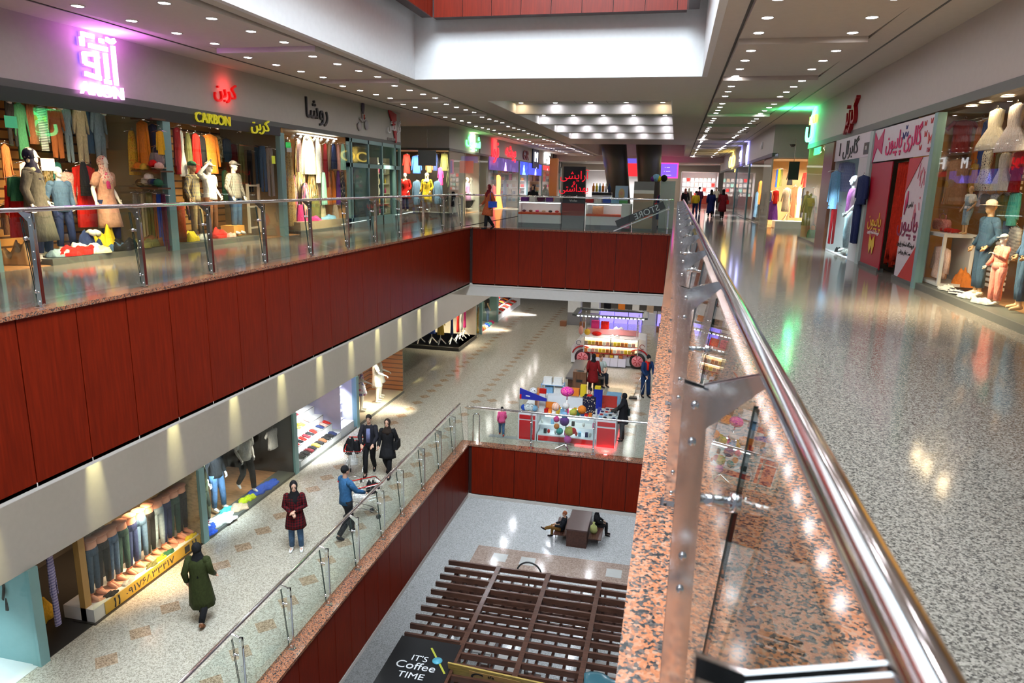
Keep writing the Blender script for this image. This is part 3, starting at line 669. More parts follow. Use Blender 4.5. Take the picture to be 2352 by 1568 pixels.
def fa(s):
    out = []
    for wd in s.split(' '):
        o = ''
        for i, ch in enumerate(wd):
            f = FORMS.get(ch)
            if not f: o += ch; continue
            pj = i > 0 and len(FORMS.get(wd[i-1], '')) == 4; nj = len(f) == 4 and i < len(wd)-1 and wd[i+1] in FORMS
            o += f[(1 if pj else 0)+(2 if nj else 0)] if len(f) == 4 else f[1 if pj else 0]
        out.append(o if any('0' <= c <= '9' or '۰' <= c <= '۹' for c in wd) else o[::-1])
    return ' '.join(reversed(out))
ROTL = (PI/2, 0, PI/2)     # lettering on a wall that faces +x
ROTR = (PI/2, 0, -PI/2)    # on a wall that faces -x
ROTF = (PI/2, 0, 0)        # facing the camera side (-y)

# ---------------- upper floor, left shops ----------------
M_slat = mat('wood_slat_wall', (.56, .27, .08), .5, pat='stripes', scale=1.6, axis='Z', col2=(.10, .04, .015), th=.12)
M_orange = mat('orange_wall', (.75, .40, .14), .6); M_cream = mat('cream_wall', (.70, .62, .48), .6)
M_dwall = mat('dark_wall', (.05, .045, .04), .6); M_wfl = mat('wood_floor', (.42, .22, .10), .35, pat='wood', stretch=(2, 12, 2), scale=2)
M_whl = mat('white_laminate', (.85, .85, .86), .3, pat='plain'); M_tan2 = mat('beige_board', (.55, .42, .28), .5)
M_dwood = mat('dark_walnut', (.085, .032, .020), .35, pat='wood', stretch=(3, 3, 3), scale=4)
def room(x0, x1, y0, y1, z0, z1, back, sidem, floorm, ceilm, openside, name='wall_shop', near=True):
    """a shop interior: openside '+x', '-x' or '-y' is the glazed front"""
    t = .05
    if openside in ('+x', '-x'):
        xb = (x0-t, x0) if openside == '+x' else (x1, x1+t)
        S(name, bx(xb[0], xb[1], y0, y1, z0, z1), back)
        S(name, (bx(x0, x1, y0-t, y0, z0, z1) if near else MB()).box(x0, x1, y1, y1+t, z0, z1), sidem)
    else:
        S(name, bx(x0, x1, y1, y1+t, z0, z1), back)
        S(name, bx(x0-t, x0, y0, y1, z0, z1).box(x1, x1+t, y0, y1, z0, z1), sidem)
    S('floor', bx(x0, x1, y0, y1, z0-.05, z0+.01), floorm)
    S('ceiling', bx(x0, x1, y0, y1, z1, z1+.05), ceilm)
NW = [1]
def pane(x0, x1, y0, y1, z0, z1, m=None):
    NW[0] += 1; return S('window_%d' % NW[0], bx(x0, x1, y0, y1, z0, z1), m or M_shopglass)
WARM = (1, .74, .42); COOL = (.82, .92, 1.0); NEUT = (1, .93, .82)
head_me = MB().cyl((0, 0, 0), (0, 0, -.13), .045, 10).cyl((0, 0, .0), (0, 0, .06), .012, 6).mesh('lamp_head', M_whl)
lens_s = disc_mesh(.04, 10, -.131).mesh('lens', glow('track_lens', (1, .9, .7), 90))
def track(x, y, z, label, group, tilt=(0, 0)):
    t = thing('track_spotlight', label, 'spotlight', (x, y, z), 0, group); t.rotation_euler = (tilt[0], tilt[1], 0)
    part('lamp_head', head_me, t); part('lens', lens_s, t)

# shop 1+2 (black fascia): y 6..19.25
M_khaki = mat('khaki_wall', (.30, .25, .16), .6)
room(-13.4, WL-.02, 5.0, 14.32, 0, 3.15, M_slat, M_khaki, M_wfl, M_dwall, '+x'); room(-13.4, WL-.02, 14.45, 19.3, 0, 3.15, M_slat, M_khaki, M_wfl, M_dwall, '+x')
S('baseboard_left', bx(-13.0, WL+.02, 11.0, 17.9, 0, .12), M_dkgrey)
pane(WL-.012, WL, 11.0, 14.3, .12, 3.0); pane(WL-.012, WL, 14.5, 17.9, .12, 3.0); pane(WL-.012, WL, 5, 9.9, 0, 3.0)
for y in (14.4, 19.3): S('trim_8', bx(WL-.10, WL+.05, y-.12, y+.12, 0, 3.0), M_teal)
S('trim_8', bx(WL-.06, WL+.03, 9.9, 9.98, 0, 3.0), M_teal)
fb = bx(WL+.005, WL+.06, 4.5, 19.2, 2.90, 3.145).obj('fascia_board', M_black, None, label='long black fascia board above the two left clothes windows', cat='sign board')
area('window_light', (-11.6, 11.6, 3.05), 0.22, 300, WARM, (-.6, 0, -1), 5.5); area('window_light', (-11.6, 16.8, 3.05), 0.22, 230, (1, .80, .52), (-.6, 0, -1), 4.2)
Mc = {k: F(k, v) for k, v in dict(red=(.62, .015, .01), dred=(.30, .01, .015), orange=(.85, .25, .03), rust=(.50, .16, .05), cream=(.82, .68, .42), white=(.85, .84, .80), black=(.012, .012, .014), grey=(.28, .27, .26), lgrey=(.5, .5, .48),
    navy=(.02, .035, .12), denim=(.07, .14, .26), ldenim=(.30, .42, .52), green=(.03, .14, .07), olive=(.14, .14, .045), mustard=(.75, .48, .05), yellow=(.85, .62, .03), pink=(.80, .38, .33), hotpink=(.75, .05, .25), purple=(.16, .04, .28), lilac=(.42, .22, .42), blue=(.03, .10, .55),
    teal=(.08, .42, .38), mint=(.35, .72, .60), brown=(.18, .07, .03), beige=(.62, .46, .32), plum=(.10, .02, .06), sky=(.25, .5, .75), maroon=(.18, .012, .02), bluejean=(.05, .10, .17), bgreen=(.03, .08, .07)).items()}
Mc['leopard'] = F('leopard', (.45, .28, .10), pat='floral', scale=30, col2=(.04, .02, .01)); Mc['floralb'] = F('floral_black', (.015, .015, .04), pat='floral', scale=9, col2=(.75, .62, .42), col3=(.015, .015, .03))
Mc['floraly'] = F('floral_yellow', (.82, .50, .05), pat='floral', scale=18, col2=(.65, .10, .03)); Mc['plaidr'] = F('plaid_red', (.008, .005, .008), pat='plaid', scale=5, col2=(.11, .003, .006))
Mc['plaidb'] = F('plaid_blue', (.10, .10, .30), pat='plaid', scale=8, col2=(.55, .5, .7)); Mc['plaidy'] = F('plaid_yellow', (.05, .08, .18), pat='plaid', scale=10, col2=(.75, .60, .25)); Mc['plaidg'] = F('plaid_grey', (.25, .33, .32), pat='plaid', scale=12, col2=(.68, .74, .70)); Mc['check'] = F('small_check', (.10, .10, .09), pat='plaid', scale=12, col2=(.45, .42, .36))
Mc['stripe'] = F('striped', (.8, .78, .74), pat='stripes', scale=9, col2=(.05, .05, .08)); Mc['camo'] = F('camo', (.06, .08, .03), pat='multi', scale=9, stops=[(0, (.05, .07, .03)), (.4, (.12, .12, .06)), (.7, (.02, .025, .015))])
Mc['print1'] = F('print_multi', (.4, .2, .2), pat='multi', scale=16, stops=[(0, (.55, .10, .08)), (.25, (.75, .62, .45)), (.5, (.05, .05, .05)), (.75, (.20, .10, .30))]); Mc['print2'] = F('print_earth', (.4, .3, .2), pat='multi', scale=22, stops=[(0, (.40, .24, .08)), (.3, (.70, .60, .42)), (.6, (.04, .035, .02)), (.8, (.30, .28, .10))])
Mc['floralp'] = F('floral_pink', (.80, .55, .50), pat='floral', scale=24, col2=(.55, .05, .10)); Mc['floralw'] = F('floral_white', (.80, .80, .75), pat='floral', scale=16, col2=(.02, .03, .08)); Mc['tulle'] = F('cream_tulle', (.88, .82, .66), pat='plain'); Mc['lace'] = F('white_lace', (.86, .78, .74), pat='floral', scale=40, col2=(.75, .55, .5), col3=(.86, .80, .76))
Mc['dress_p'] = F('dress_print', (.72, .70, .82), pat='floral', scale=7, col2=(.65, .10, .25), col3=(.15, .12, .5))
c = Mc
A1 = 'in the purple-signed window'
wear([('trousers', 20, 228, 335, 26, c['black'], 'black trousers with a pale lining hanging far left high'), ('coat', 42, 235, 365, 34, c['green'], 'dark green coat hanging high at far left'), ('jacket', 68, 235, 330, 30, c['brown'], 'brown jacket hanging high beside the dark green coat'),
      ('shirt', 92, 240, 345, 28, c['stripe'], 'striped shirt hanging high, partly behind others'), ('jumpsuit', 122, 240, 362, 44, c['rust'], 'rust orange overalls hanging high'), ('jumpsuit', 150, 244, 372, 26, c['ldenim'], 'pale denim overalls hanging high between rust and cream ones'),
      ('jumpsuit', 180, 244, 375, 42, c['cream'], 'cream overalls hanging high'), ('jacket', 200, 255, 352, 22, c['denim'], 'dark denim jacket hanging high right of the cream overalls'), ('jumpsuit', 222, 250, 368, 44, c['ldenim'], 'light blue denim overalls, rightmost of the high row'),
      ('coat', 10, 330, 470, 26, c['rust'], 'long tan coat hanging at the left edge'), ('jacket', 55, 372, 470, 30, c['floralp'], 'patterned pale jacket hanging behind the black floral scarf')], 0, -12.5, A1, None)
wear([('coat', 33, 420, 545, 68, c['red'], 'bright red coat on a stand at the far left', -12.1), ('coat', 190, 378, 522, 66, c['red'], 'red coat with a black scarf hanging in the middle', -12.45), ('shirt', 152, 395, 470, 50, c['floralp'], 'pink printed blouse hanging behind the grey coat', -12.5),
      ('scarf', 190, 372, 450, 22, c['black'], 'black scarf draped on the red coat', -12.3)], 0, -12.2, A1, None)
wear([('jacket', 33, 405, 462, 46, c['green'], 'dark green shawl laid over the bright red coat', -11.95)], 0, -12, A1, None)
mannequin('mannequin in a grey coat and black floral headscarf by the left entrance', 100, 345, 607, -11.75, 0, -PI/2+.5, POSE, M_manw, [('coat', F('warmgrey', (.105, .10, .085)), .35, 'long'), ('trousers', c['navy'], .014, .8), ('hijab', c['floralb'], .34)], zb=.02)
mannequin('mannequin in a long pink beige dress and pink floral headscarf', 255, 362, 562, -11.85, 0, -PI/2, POSE, M_manw, [('dress', F('pinkbeige', (.55, .30, .22)), .42, 'short'), ('trousers', c['navy']), ('hijab', c['floralp'], .2), ('scarf', c['hotpink'])], zb=.13)
mannequin('mannequin in a blue denim shirt and dark leggings behind the grey coat', 155, 385, 590, -12.3, 0, -PI/2-.3, POSE, M_manw, [('top', c['denim'], -.25), ('trousers', c['navy'])], zb=.13)
A2 = 'at the right end of the purple-signed window'
wear([('scarf', 301, 300, 402, 24, c['floraly'], 'yellow floral scarf hanging'), ('jacket', 325, 276, 392, 34, c['orange'], 'orange jacket hanging high'), ('shirt', 349, 285, 352, 26, c['navy'], 'navy shirt hanging high'), ('jacket', 366, 300, 355, 22, c['yellow'], 'yellow and white top hanging high'), ('bag', 358, 336, 378, 34, c['check'], 'grey quilted bag hanging'),
      ('shirt', 312, 440, 520, 24, c['check'], 'grey checked shirt hanging low'), ('trousers', 328, 442, 560, 14, c['cream'], 'cream trousers hanging low'), ('trousers', 341, 442, 565, 16, c['olive'], 'olive trousers hanging low'), ('trousers', 353, 442, 570, 16, c['rust'], 'rust trousers hanging low'), ('trousers', 364, 446, 572, 14, c['blue'], 'blue trousers hanging low'), ('trousers', 374, 446, 575, 14, c['plum'], 'plum trousers hanging low')], 0, -12.0, A2, None, 14.25)
for i, (x, y, w_) in enumerate([(348, 393, 70), (345, 432, 66), (340, 274, 50)]):
    t, ww, _ = span(x, y, y+4, w_, 1, 14.1); MB().cbox((0, 0, 0), (ww, .42, .035)).obj('wall_shelf', M_slat, None, t, 0, ('wooden shelf with caps and hats at the right end of the purple-signed window', 'wooden shelf of folded clothes above the low trousers, purple-signed window', 'top wooden shelf above the orange jacket')[i], 'shelf')
hats = [('orange', 318, 386), ('mustard', 332, 388), ('red', 352, 380), ('beige', 366, 386), ('black', 322, 424), ('lgrey', 335, 420), ('navy', 350, 422), ('green', 364, 424), ('white', 342, 410)]
for n_, x, y in hats:
    p = P(x, y, 1, 14.0); o = MB().ball((0, 0, .04), (.10, .11, .09), 12, 6).cyl((0, 0, 0), (0, 0, .01), .16, 14).obj('hat', c[n_], None, p, 0, '%s hat on the %s wooden shelf in the purple-signed window' % ({'lgrey': 'light grey'}.get(n_, n_), 'upper' if y < 400 else 'lower'), 'hat')
wear([('shirt', 236, 262, 340, 16, c['beige'], 'beige shirt hanging edge-on right of the light blue overalls'), ('coat', 135, 300, 372, 20, c['brown'], 'brown long coat hanging behind the rust overalls'), ('jacket', 108, 380, 450, 26, c['print2'], 'earth toned printed jacket hanging under the striped shirt'), ('shirt', 130, 372, 420, 24, c['teal'], 'teal shirt hanging mid height'),
      ('dress', 172, 395, 500, 22, c['dred'], 'dark red dress hanging left of the middle red coat'), ('jacket', 222, 388, 470, 22, c['black'], 'black jacket hanging right of the middle red coat'), ('shirt', 8, 470, 540, 22, c['brown'], 'brown shirt hanging low at the left frame edge')], 0, -12.75, A1, None)
# floor goods of the window
def at(x, y, v, z=.13):
    p = P(x, y, 0, v); p.z = z; return p
heap('backpack', 'yellow backpack standing on the floor of the purple-signed window', 'backpack', c['yellow'], at(243, 575, -11.75), .34, .5, .52, 0, 3)
heap('backpack', 'navy duffel bag leaning beside the yellow backpack', 'bag', c['navy'], at(212, 578, -11.85), .35, .7, .45, .2, 4)
for i, (x, n_, l) in enumerate([(150, 'ldenim', 'crumpled pale denim on the window floor, left'), (176, 'red', 'crumpled red cloth on the window floor beside the denim'), (198, 'white', 'white cloth bundle on the window floor under the navy bag'), (222, 'cream', 'cream cloth on the window floor under the yellow backpack'), (262, 'denim', 'dark denim bundle on the window floor by the pink beige dress'),
        (285, 'black', 'black cloth with studs on the window floor'), (305, 'lgrey', 'light grey cloth on the window floor'), (330, 'olive', 'olive cloth bundle on the window floor near the teal jamb'), (355, 'brown', 'brown cloth bundle on the window floor near the teal jamb')]):
    heap('folded_clothes', l+', purple-signed shop', 'clothes', c[n_], at(x, 592-(x-150)*.13, -11.7+.1*(i % 2)), .45, .75, .14+.05*(i % 3), 0, i+5)
sm = MB(); sm.tube([(0, -.12, .04), (0, 0, .055), (0, .14, .03)], [(.035, .045), (.045, .05), (.035, .028)], 10, up=(1, 0, 0)); sneaker = sm.mesh('shoe', M_white)
def shoe(m, p, rz, label, group=None, s=1.0, name='shoe', tilt=0):
    o = part(name, sneaker, None, m); o.location = p; o.rotation_euler = (tilt, 0, rz); o.scale = (s, s, s); return tag(o, label, 'shoe', group)
for x in (208, 220): shoe(c['white'], P(x, 541, 0, -11.8), 1.2, 'white sneaker lying on top of the navy duffel bag', 'white sneakers on the navy bag', 1.3)
heap('display_cube', 'tan leather stool at the left entrance under the red coat', 'stool', mat('tan_leather', (.45, .28, .12), .5), at(50, 600, -12.0, .02), .5, .5, .45, 0, 33)
# paper notice taped to the glass
n_ = span(82, 370, 392, 28, 0, WL+.012); MB().cbox((0, 0, 0), (.004, .30, .22)).obj('paper_notice', M_whl, None, P(110, 378, 0, WL+.012), 0, 'white paper notice taped on the glass beside the floral headscarf', 'notice')
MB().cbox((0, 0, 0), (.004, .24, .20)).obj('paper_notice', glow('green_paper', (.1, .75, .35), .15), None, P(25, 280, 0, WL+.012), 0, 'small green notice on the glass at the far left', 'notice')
# Carbon window
A3 = 'in the window under the yellow lettering'
wear([('jacket', 406, 292, 400, 26, c['dred'], 'dark red jacket hanging at the left'), ('gown', 415, 300, 405, 20, c['white'], 'white pleated top hanging'), ('scarf', 430, 305, 398, 18, c['olive'], 'olive long scarf hanging'), ('shirt', 448, 306, 398, 20, c['red'], 'red top hanging edge-on'), ('shirt', 463, 312, 398, 18, c['black'], 'black top hanging edge-on'),
      ('shirt', 481, 308, 398, 40, c['orange'], 'orange sweater hanging'), ('trousers', 590, 335, 430, 16, c['bluejean'], 'dark jeans on the rail, left'), ('trousers', 602, 335, 440, 18, c['denim'], 'blue jeans on the rail, middle'), ('trousers', 553, 330, 420, 14, c['olive'], 'olive trousers on the rail'),
      ('trousers', 618, 340, 450, 18, c['grey'], 'grey trousers on the rail, rightmost'), ('bag', 412, 340, 400, 26, c['red'], 'red woven bag hanging low left'), ('shirt', 428, 400, 470, 26, c['leopard'], 'leopard print shirt hanging low')], 0, -12.3, A3, None, 19.2)
wear([('shirt', 500, 312, 372, 18, c['print2'], 'printed beige shirt hanging right of the orange sweater'), ('jacket', 520, 318, 372, 20, c['bluejean'], 'dark blue jacket hanging behind the caps'), ('shirt', 536, 330, 380, 16, c['maroon'], 'maroon shirt hanging behind the caps'), ('shirt', 436, 440, 505, 22, c['print1'], 'multicolour shirt hanging low left'), ('trousers', 572, 345, 440, 14, c['black'], 'black trousers on the rail'), ('jacket', 516, 390, 460, 20, c['green'], 'dark green jacket hanging between the white mannequins')], 0, -12.7, A3, None, 19.2)
mannequin('mannequin in a yellow plaid shirt and green cap', 453, 373, 552, -12.1, 0, -PI/2+.2, POSE, M_mant, [('top', c['plaidy'], -.2), ('trousers', F('khaki', (.34, .24, .12))), ('cap', c['green'])], zb=.13)
mannequin('white mannequin in a white t-shirt raising one arm to its head', 490, 375, 552, -11.9, 0, -PI/2, dict(re=(.42, .05, 1.50), rw=(.20, .14, 1.72), le=(-.24, -.02, 1.15), lw=(-.16, .16, .98)), M_manw, [('top', c['white'], -.12, 'short'), ('trousers', c['brown']), ('cap', c['beige'])], zb=.13)
mannequin('white mannequin in a grey checked shirt, cap and blue jeans', 546, 372, 552, -11.9, 0, -PI/2, dict(le=(-.28, -.02, 1.16), re=(.28, -.02, 1.16), lw=(-.24, .10, .92), rw=(.24, .10, .92)), M_manw, [('top', c['check'], -.15), ('trousers', c['denim']), ('cap', c['grey'])], zb=.13)
MB().tube([(0, 0, 0), (0, 0, .9)], .15, 14).obj('fabric_roll', F('roll_red', (.45, .06, .02)), None, at(416, 565, -11.8), 0, 'upright dark red fabric roll beside the teal jamb under yellow lettering', 'roll')
for i, (x, n_, l) in enumerate([(438, 'yellow', 'yellow green bag on the floor by the red roll'), (468, 'lgrey', 'grey patterned cloth heap on the floor left of the white t-shirt'), (505, 'red', 'red bag on the floor behind the railing'), (520, 'pink', 'pink cloth on the floor beside the red bag')]):
    heap('folded_clothes', l+' under yellow lettering', 'clothes', c[n_], at(x, 556-(x-440)*.07, -11.75), .35, .6, .25 if i in (0, 2) else .15, 0, i+40)
MB().cbox((0, 0, .14), (.4, .5, .28)).obj('shoe_box', mat('orange_box', (.75, .35, .08), .6), None, at(536, 545, -11.9), 0, 'orange cardboard box behind the checked mannequin', 'box')
for x in (541, 553): shoe(c['white'], at(x, 549, -11.75, .17), -PI/2, 'white sneaker at the feet of the checked mannequin', 'white sneakers of the checked mannequin', 1.1)
lf = MB()
for z0 in (.15, .75, 1.35): lf.beam((0, 0, z0), (.0, .55, z0), .05, .05)
lf.beam((0, 0, .0), (0, 0, 1.4), .06, .06, (1, 0, 0)).beam((0, .55, 0), (0, .55, 1.4), .06, .06, (1, 0, 0)); lf.obj('ladder_shelf', M_cream, None, at(575, 545, -12.0), 0, 'pale green ladder shelf at the right of the yellow-lettered window', 'shelf')
tr = MB().tube([(0, 0, 0), (0, .9, 0)], .015, 8)
tr.obj('clothes_rail', mat('copper', (.5, .2, .1), .3, 1), None, P(550, 333, 0, -12.0), 0, 'copper clothes rail holding jeans in the yellow-lettered window', 'rail')
for i in range(6): track(-11.75, 7.6+i*1.1, 3.04, 'white ceiling spotlight inside the purple-signed window', 'spotlights of the purple-signed window', (0, .5))
for i in range(4): track(-11.75, 14.9+i*1.0, 3.04, 'white ceiling spotlight inside the yellow-lettered window', 'spotlights of the yellow-lettered window', (0, .5))
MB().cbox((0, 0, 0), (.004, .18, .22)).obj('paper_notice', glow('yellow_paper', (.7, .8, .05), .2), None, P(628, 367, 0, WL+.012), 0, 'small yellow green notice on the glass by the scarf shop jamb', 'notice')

# scarf shop y 19.4..23.9
room(-13.2, WL-.02, 19.45, 23.75, 0, 3.15, M_orange, M_orange, M_wfl, M_cream, '+x'); pane(WL-.012, WL, 19.5, 23.75, .1, 3.14)
S('baseboard_left', bx(-12.8, WL+.02, 20.2, 23.75, 0, .10), M_dkgrey)
MB().box(-12.6, WL-.1, 20.4, 23.6, .1, .36).obj('display_platform', M_tan2, None, label='low beige platform inside the scarf shop window', cat='platform')
area('window_light', (-11.6, 21.6, 3.08), 0.22, 260, (1, .80, .52), (-.6, 0, -1), 4.0)
A4 = 'in the orange scarf shop window'
sc_ = [(660, 320, 520, 24, 'leopard', 'long leopard print scarf at the left edge'), (672, 400, 560, 20, 'print1', 'dark multicolour scarf low left'), (685, 325, 470, 26, 'print2', 'brown patterned shawl high left'), (686, 318, 395, 14, 'floralp', 'pink floral scarf high'),
       (706, 310, 400, 30, 'cream', 'bright cream shawl high'), (716, 360, 500, 34, 'print2', 'black and beige patterned shawl in the centre'), (700, 420, 560, 26, 'print1', 'red and brown printed scarf low centre'), (728, 312, 420, 14, 'white', 'white scarf high centre'), (732, 330, 500, 16, 'floralp', 'pale pink printed scarf centre right'),
       (724, 450, 580, 26, 'olive', 'olive patterned scarf low centre'), (746, 330, 430, 10, 'dred', 'dark red narrow scarf'), (757, 330, 390, 10, 'beige', 'beige narrow scarf'), (766, 330, 388, 12, 'navy', 'blue scarf on the wall row'), (776, 332, 390, 12, 'pink', 'pink scarf on the wall row'), (787, 330, 390, 13, 'mint', 'mint scarf on the wall row'),
       (743, 396, 470, 11, 'mint', 'mint scarf of the lower row'), (754, 394, 470, 10, 'rust', 'salmon scarf of the lower row'), (765, 392, 470, 12, 'orange', 'orange scarf of the lower row'), (776, 392, 470, 12, 'purple', 'purple scarf of the lower row'), (786, 393, 470, 12, 'floralb', 'black patterned scarf of the lower row'),
       (668, 440, 535, 16, 'blue', 'blue and red scarf low left'), (690, 470, 590, 22, 'hotpink', 'pink and red scarf reaching the platform'), (742, 470, 575, 14, 'cream', 'cream scarf low right'), (770, 470, 560, 22, 'beige', 'beige scarf low right near the teal jamb')]
wear([(('scarf'), a, b, d, e, c[m], l, -11.8-.12*(i % 3)) for i, (a, b, d, e, m, l) in enumerate(sc_)], 0, -12.2, A4, None, 23.65)
heap('folded_clothes', 'heap of red and blue scarves on the platform of the scarf shop', 'clothes', c['hotpink'], at(715, 530, -11.8, .36), .5, 1.0, .16, 0, 60)
heap('folded_clothes', 'heap of white and blue scarves on the platform of the scarf shop', 'clothes', c['sky'], at(755, 528, -11.8, .36), .5, 1.0, .14, 0, 61)
S('ceiling', bx(WL-.2, WL-.15, 20.6, 23.2, 3.05, 3.08), glow('light_strip', (1, .95, .9), 14))
for i in range(7): track(WL-.25, 20.5+i*.45, 3.02, 'white spotlight on the track of the orange scarf shop', 'track spotlights of the scarf shop', (0, .7))
# teal framed shop y 23.85..28.6
room(-13.4, WL-.1, 23.9, 28.4, 0, 3.15, M_dwall, M_teal, M_floor, M_dwall, '+x')
pane(WL-.012, WL, 23.85, 28.65, .12, 3.14)
fr = MB()
for y in (23.75, 23.95, 25.4, 26.7, 28.0, 28.6): fr.box(WL-.08, WL+.03, y-.05, y+.05, 0, 3.15)
fr.box(WL-.08, WL+.03, 23.7, 28.6, 2.15, 2.30).box(WL-.08, WL+.03, 23.7, 28.6, 3.02, 3.15).box(WL-.08, WL+.03, 23.7, 28.6, 0, .35)
S('trim_9', fr, M_teal)
area('window_light', (-11.7, 27.2, 3.05), 0.22, 60, (1, .95, .7), (-.6, 0, -1), 3)
M_shf = mat('pale_shelf', (.62, .58, .42), .4); g_ = thing('display_shelf', 'lit pale shelving unit behind the glass of the teal framed shop', 'shelf', (-11.9, 27.6, 0))
mb = MB().box(-.2, .2, -.6, -.56, .0, 2.6).box(-.2, .2, .56, .6, 0, 2.6).obj('frame', M_shf, g_)
for i in range(6): MB().box(-.2, .2, -.56, .56, .35+i*.4, .38+i*.4).obj('shelf_board', M_shf, g_)
bottle = MB().tube([(0, 0, 0), (0, 0, .14), (0, 0, .17), (0, 0, .22)], [.035, .035, .014, .014], 8).mesh('bottle', M_white)
def item(me, m, p, label, cat, name, group=None, s=1, rz=0, sc3=None):
    o = part(name, me, None, m); o.location = p; o.scale = sc3 or (s, s, s); o.rotation_euler = (0, 0, rz); return tag(o, label, cat, group)
boxm = MB().cbox((0, 0, .5), (1, 1, 1)).mesh('box', M_white); ballm = MB().ball((0, 0, .5), .5, 16, 10).mesh('ball', M_white)
for i in range(5):
    for j in range(4): item(bottle, c[('cream', 'hotpink', 'yellow', 'white')[(i+j) % 4]], (-11.85, 27.15+j*.3, .39+i*.4), 'small bottle on the lit shelves of the teal framed shop', 'bottle', 'bottle', 'bottles in the teal framed shop')
# signs over the left shops
M_pur = glow('neon_magenta', (1.0, .35, .95), 7); M_pur2 = mat('sign_blue_edge', (.15, .05, .6), .4, emit=(.25, .1, 1), es=2.5)
sg = thing('shop_sign', 'glowing purple and white letter sign on the left fascia', 'sign', (WL+.02, 12.6, 3.9))
def strokes(nm, pts_list, m, parent, wd=.075, dep=.07, off=0):
    """flat bar strokes in the (y,z) plane of a left wall sign"""
    mb = MB()
    for a, b in pts_list: mb.beam((dep/2+off, a[0], a[1]), (dep/2+off, b[0], b[1]), wd, dep, (1, 0, 0))
    return mb.obj(nm, m, parent)
st = [((-.42, .42), (-.12, .42)), ((-.42, .36), (-.42, .20)), ((.02, .38), (.12, .38)), ((-.26, .24), (.20, .24)), ((.20, .44), (.34, .40)), ((.34, .40), (.42, .46)), ((-.42, .06), (-.1, .10)), ((-.40, .08), (-.40, -.12)), ((-.40, -.10), (-.16, -.12)), ((-.1, .12), (-.1, -.30)), ((.14, .16), (.14, -.32)), ((.36, .34), (.36, -.42)), ((-.42, -.30), (-.04, -.34)), ((.06, -.38), (.22, -.38))]
strokes('letter_strokes', st, M_pur, sg, .085, .05, .05); strokes('letter_sides', st, M_pur2, sg, .10, .05, 0)
t_ = text('lettering', 'ARON', .34, .03, M_pur, (.06, 0, -.58), ROTL, sg, sx=1.15)
area('sign_glow', (WL+.30, 12.6, 4.05), .5, 26, (.85, .15, 1.0), (-.3, 0, 1), .9); area('sign_glow', (WL+.22, 12.6, 3.9), .3, 6, (.35, .2, 1.0), (-1, 0, .1), .9)
def wallsign(label, body, size, p, rot, m, back=None, glowc=None, sx=1, ext=.03, gp=8, loc2=None):
    t = thing('shop_sign', label, 'sign', p)
    text('lettering', body, size, ext, m, (0, 0, 0), rot, t, sx=sx)
    if glowc:
        d = Vector((1, 0, 0)) if rot[2] > 0 else (Vector((-1, 0, 0)) if rot[2] < 0 else Vector((0, -1, 0)))
        area('sign_glow', Vector(p)+d*.18, size*.8, gp, glowc, -d, size*1.2)
    return t
M_redg = glow('red_neon', (1, .02, .03), 2.2); M_redd = mat('red_sign', (.45, .01, .015), .4, emit=(1, 0, 0), es=.15); M_yel = mat('yellow_letters', (.75, .70, .05), .5, emit=(.8, .75, .02), es=.25)
def onwall(x, y, v=WL+.03): return P(x, y, 0, v)
wallsign('small red glowing Persian sign on the left fascia', fa('کربن'), .52, onwall(517, 210), ROTL, mat('red_sign_face', (.25, .0, .0), .4, emit=(1, 0, 0), es=.4), glowc=(1, .05, .05), gp=3)
wallsign('yellow Latin lettering on the black fascia board', 'CARBON', .34, P(490, 275, 0, WL+.07), ROTL, M_yel, sx=1.0)
wallsign('yellow Persian lettering on the black fascia board', fa('کربن'), .42, P(597, 289, 0, WL+.07), ROTL, M_yel, sx=1.2)
wallsign('black Persian letter sign over the scarf shop', fa('روشا'), .85, onwall(728, 254), ROTL, M_blk, sx=.95)
lg = thing('shop_sign', 'figure shaped grey and purple emblem over the teal framed shop', 'sign', onwall(832, 272))
mb = MB(); mb.ball((.02, .06, .42), (.03, .13, .26), 12, 8); mb.obj('emblem_top', mat('emblem_purple', (.06, .05, .12), .3), lg)
mb = MB(); mb.beam((.02, 0, .15), (.02, 0, -.15), .07, .05, (1, 0, 0)); mb.beam((.02, 0, -.12), (.02, -.25, .0), .06, .05, (1, 0, 0)); mb.beam((.02, 0, -.12), (.02, .25, .02), .06, .05, (1, 0, 0)); mb.ball((.02, -.28, -.3), (.03, .17, .15), 10, 6); mb.ball((.02, .34, -.2), (.03, .17, .18), 10, 6); mb.obj('emblem_base', mat('emblem_grey', (.42, .40, .42), .3), lg)
MB().prism([(.0, .03, .14), (.0, .12, .14), (.0, .10, -.02)], (.05, 0, 0)).obj('emblem_accent', c['red'], lg)
lg = thing('shop_sign', 'red corner shaped sign with white script at the end of the left fascia', 'sign', onwall(900, 290))
MB().prism([(0, -.42, .62), (0, .42, .50), (0, .42, -.62), (0, .30, -.62), (0, .12, -.05)], (.04, 0, 0)).obj('sign_board', mat('sign_red', (.5, .01, .02), .4), lg)
text('lettering', 'گرانش'and fa('گرانش'), .55, .02, M_whl, (.06, .1, .0), ROTL, lg); text('small_lettering', 'GERANESH', .16, .015, mat('sign_greyt', (.45, .42, .40), .5), (.03, -.15, -.52), ROTL, lg)
# small green and grey electronic price tags hung in the scarf window
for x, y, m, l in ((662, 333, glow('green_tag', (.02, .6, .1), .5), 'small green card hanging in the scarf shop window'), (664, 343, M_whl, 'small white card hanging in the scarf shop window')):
    MB().cbox((0, 0, 0), (.01, .28, .16)).obj('hanging_card', m, None, P(x, y, 0, -11.6), 0, l, 'card')

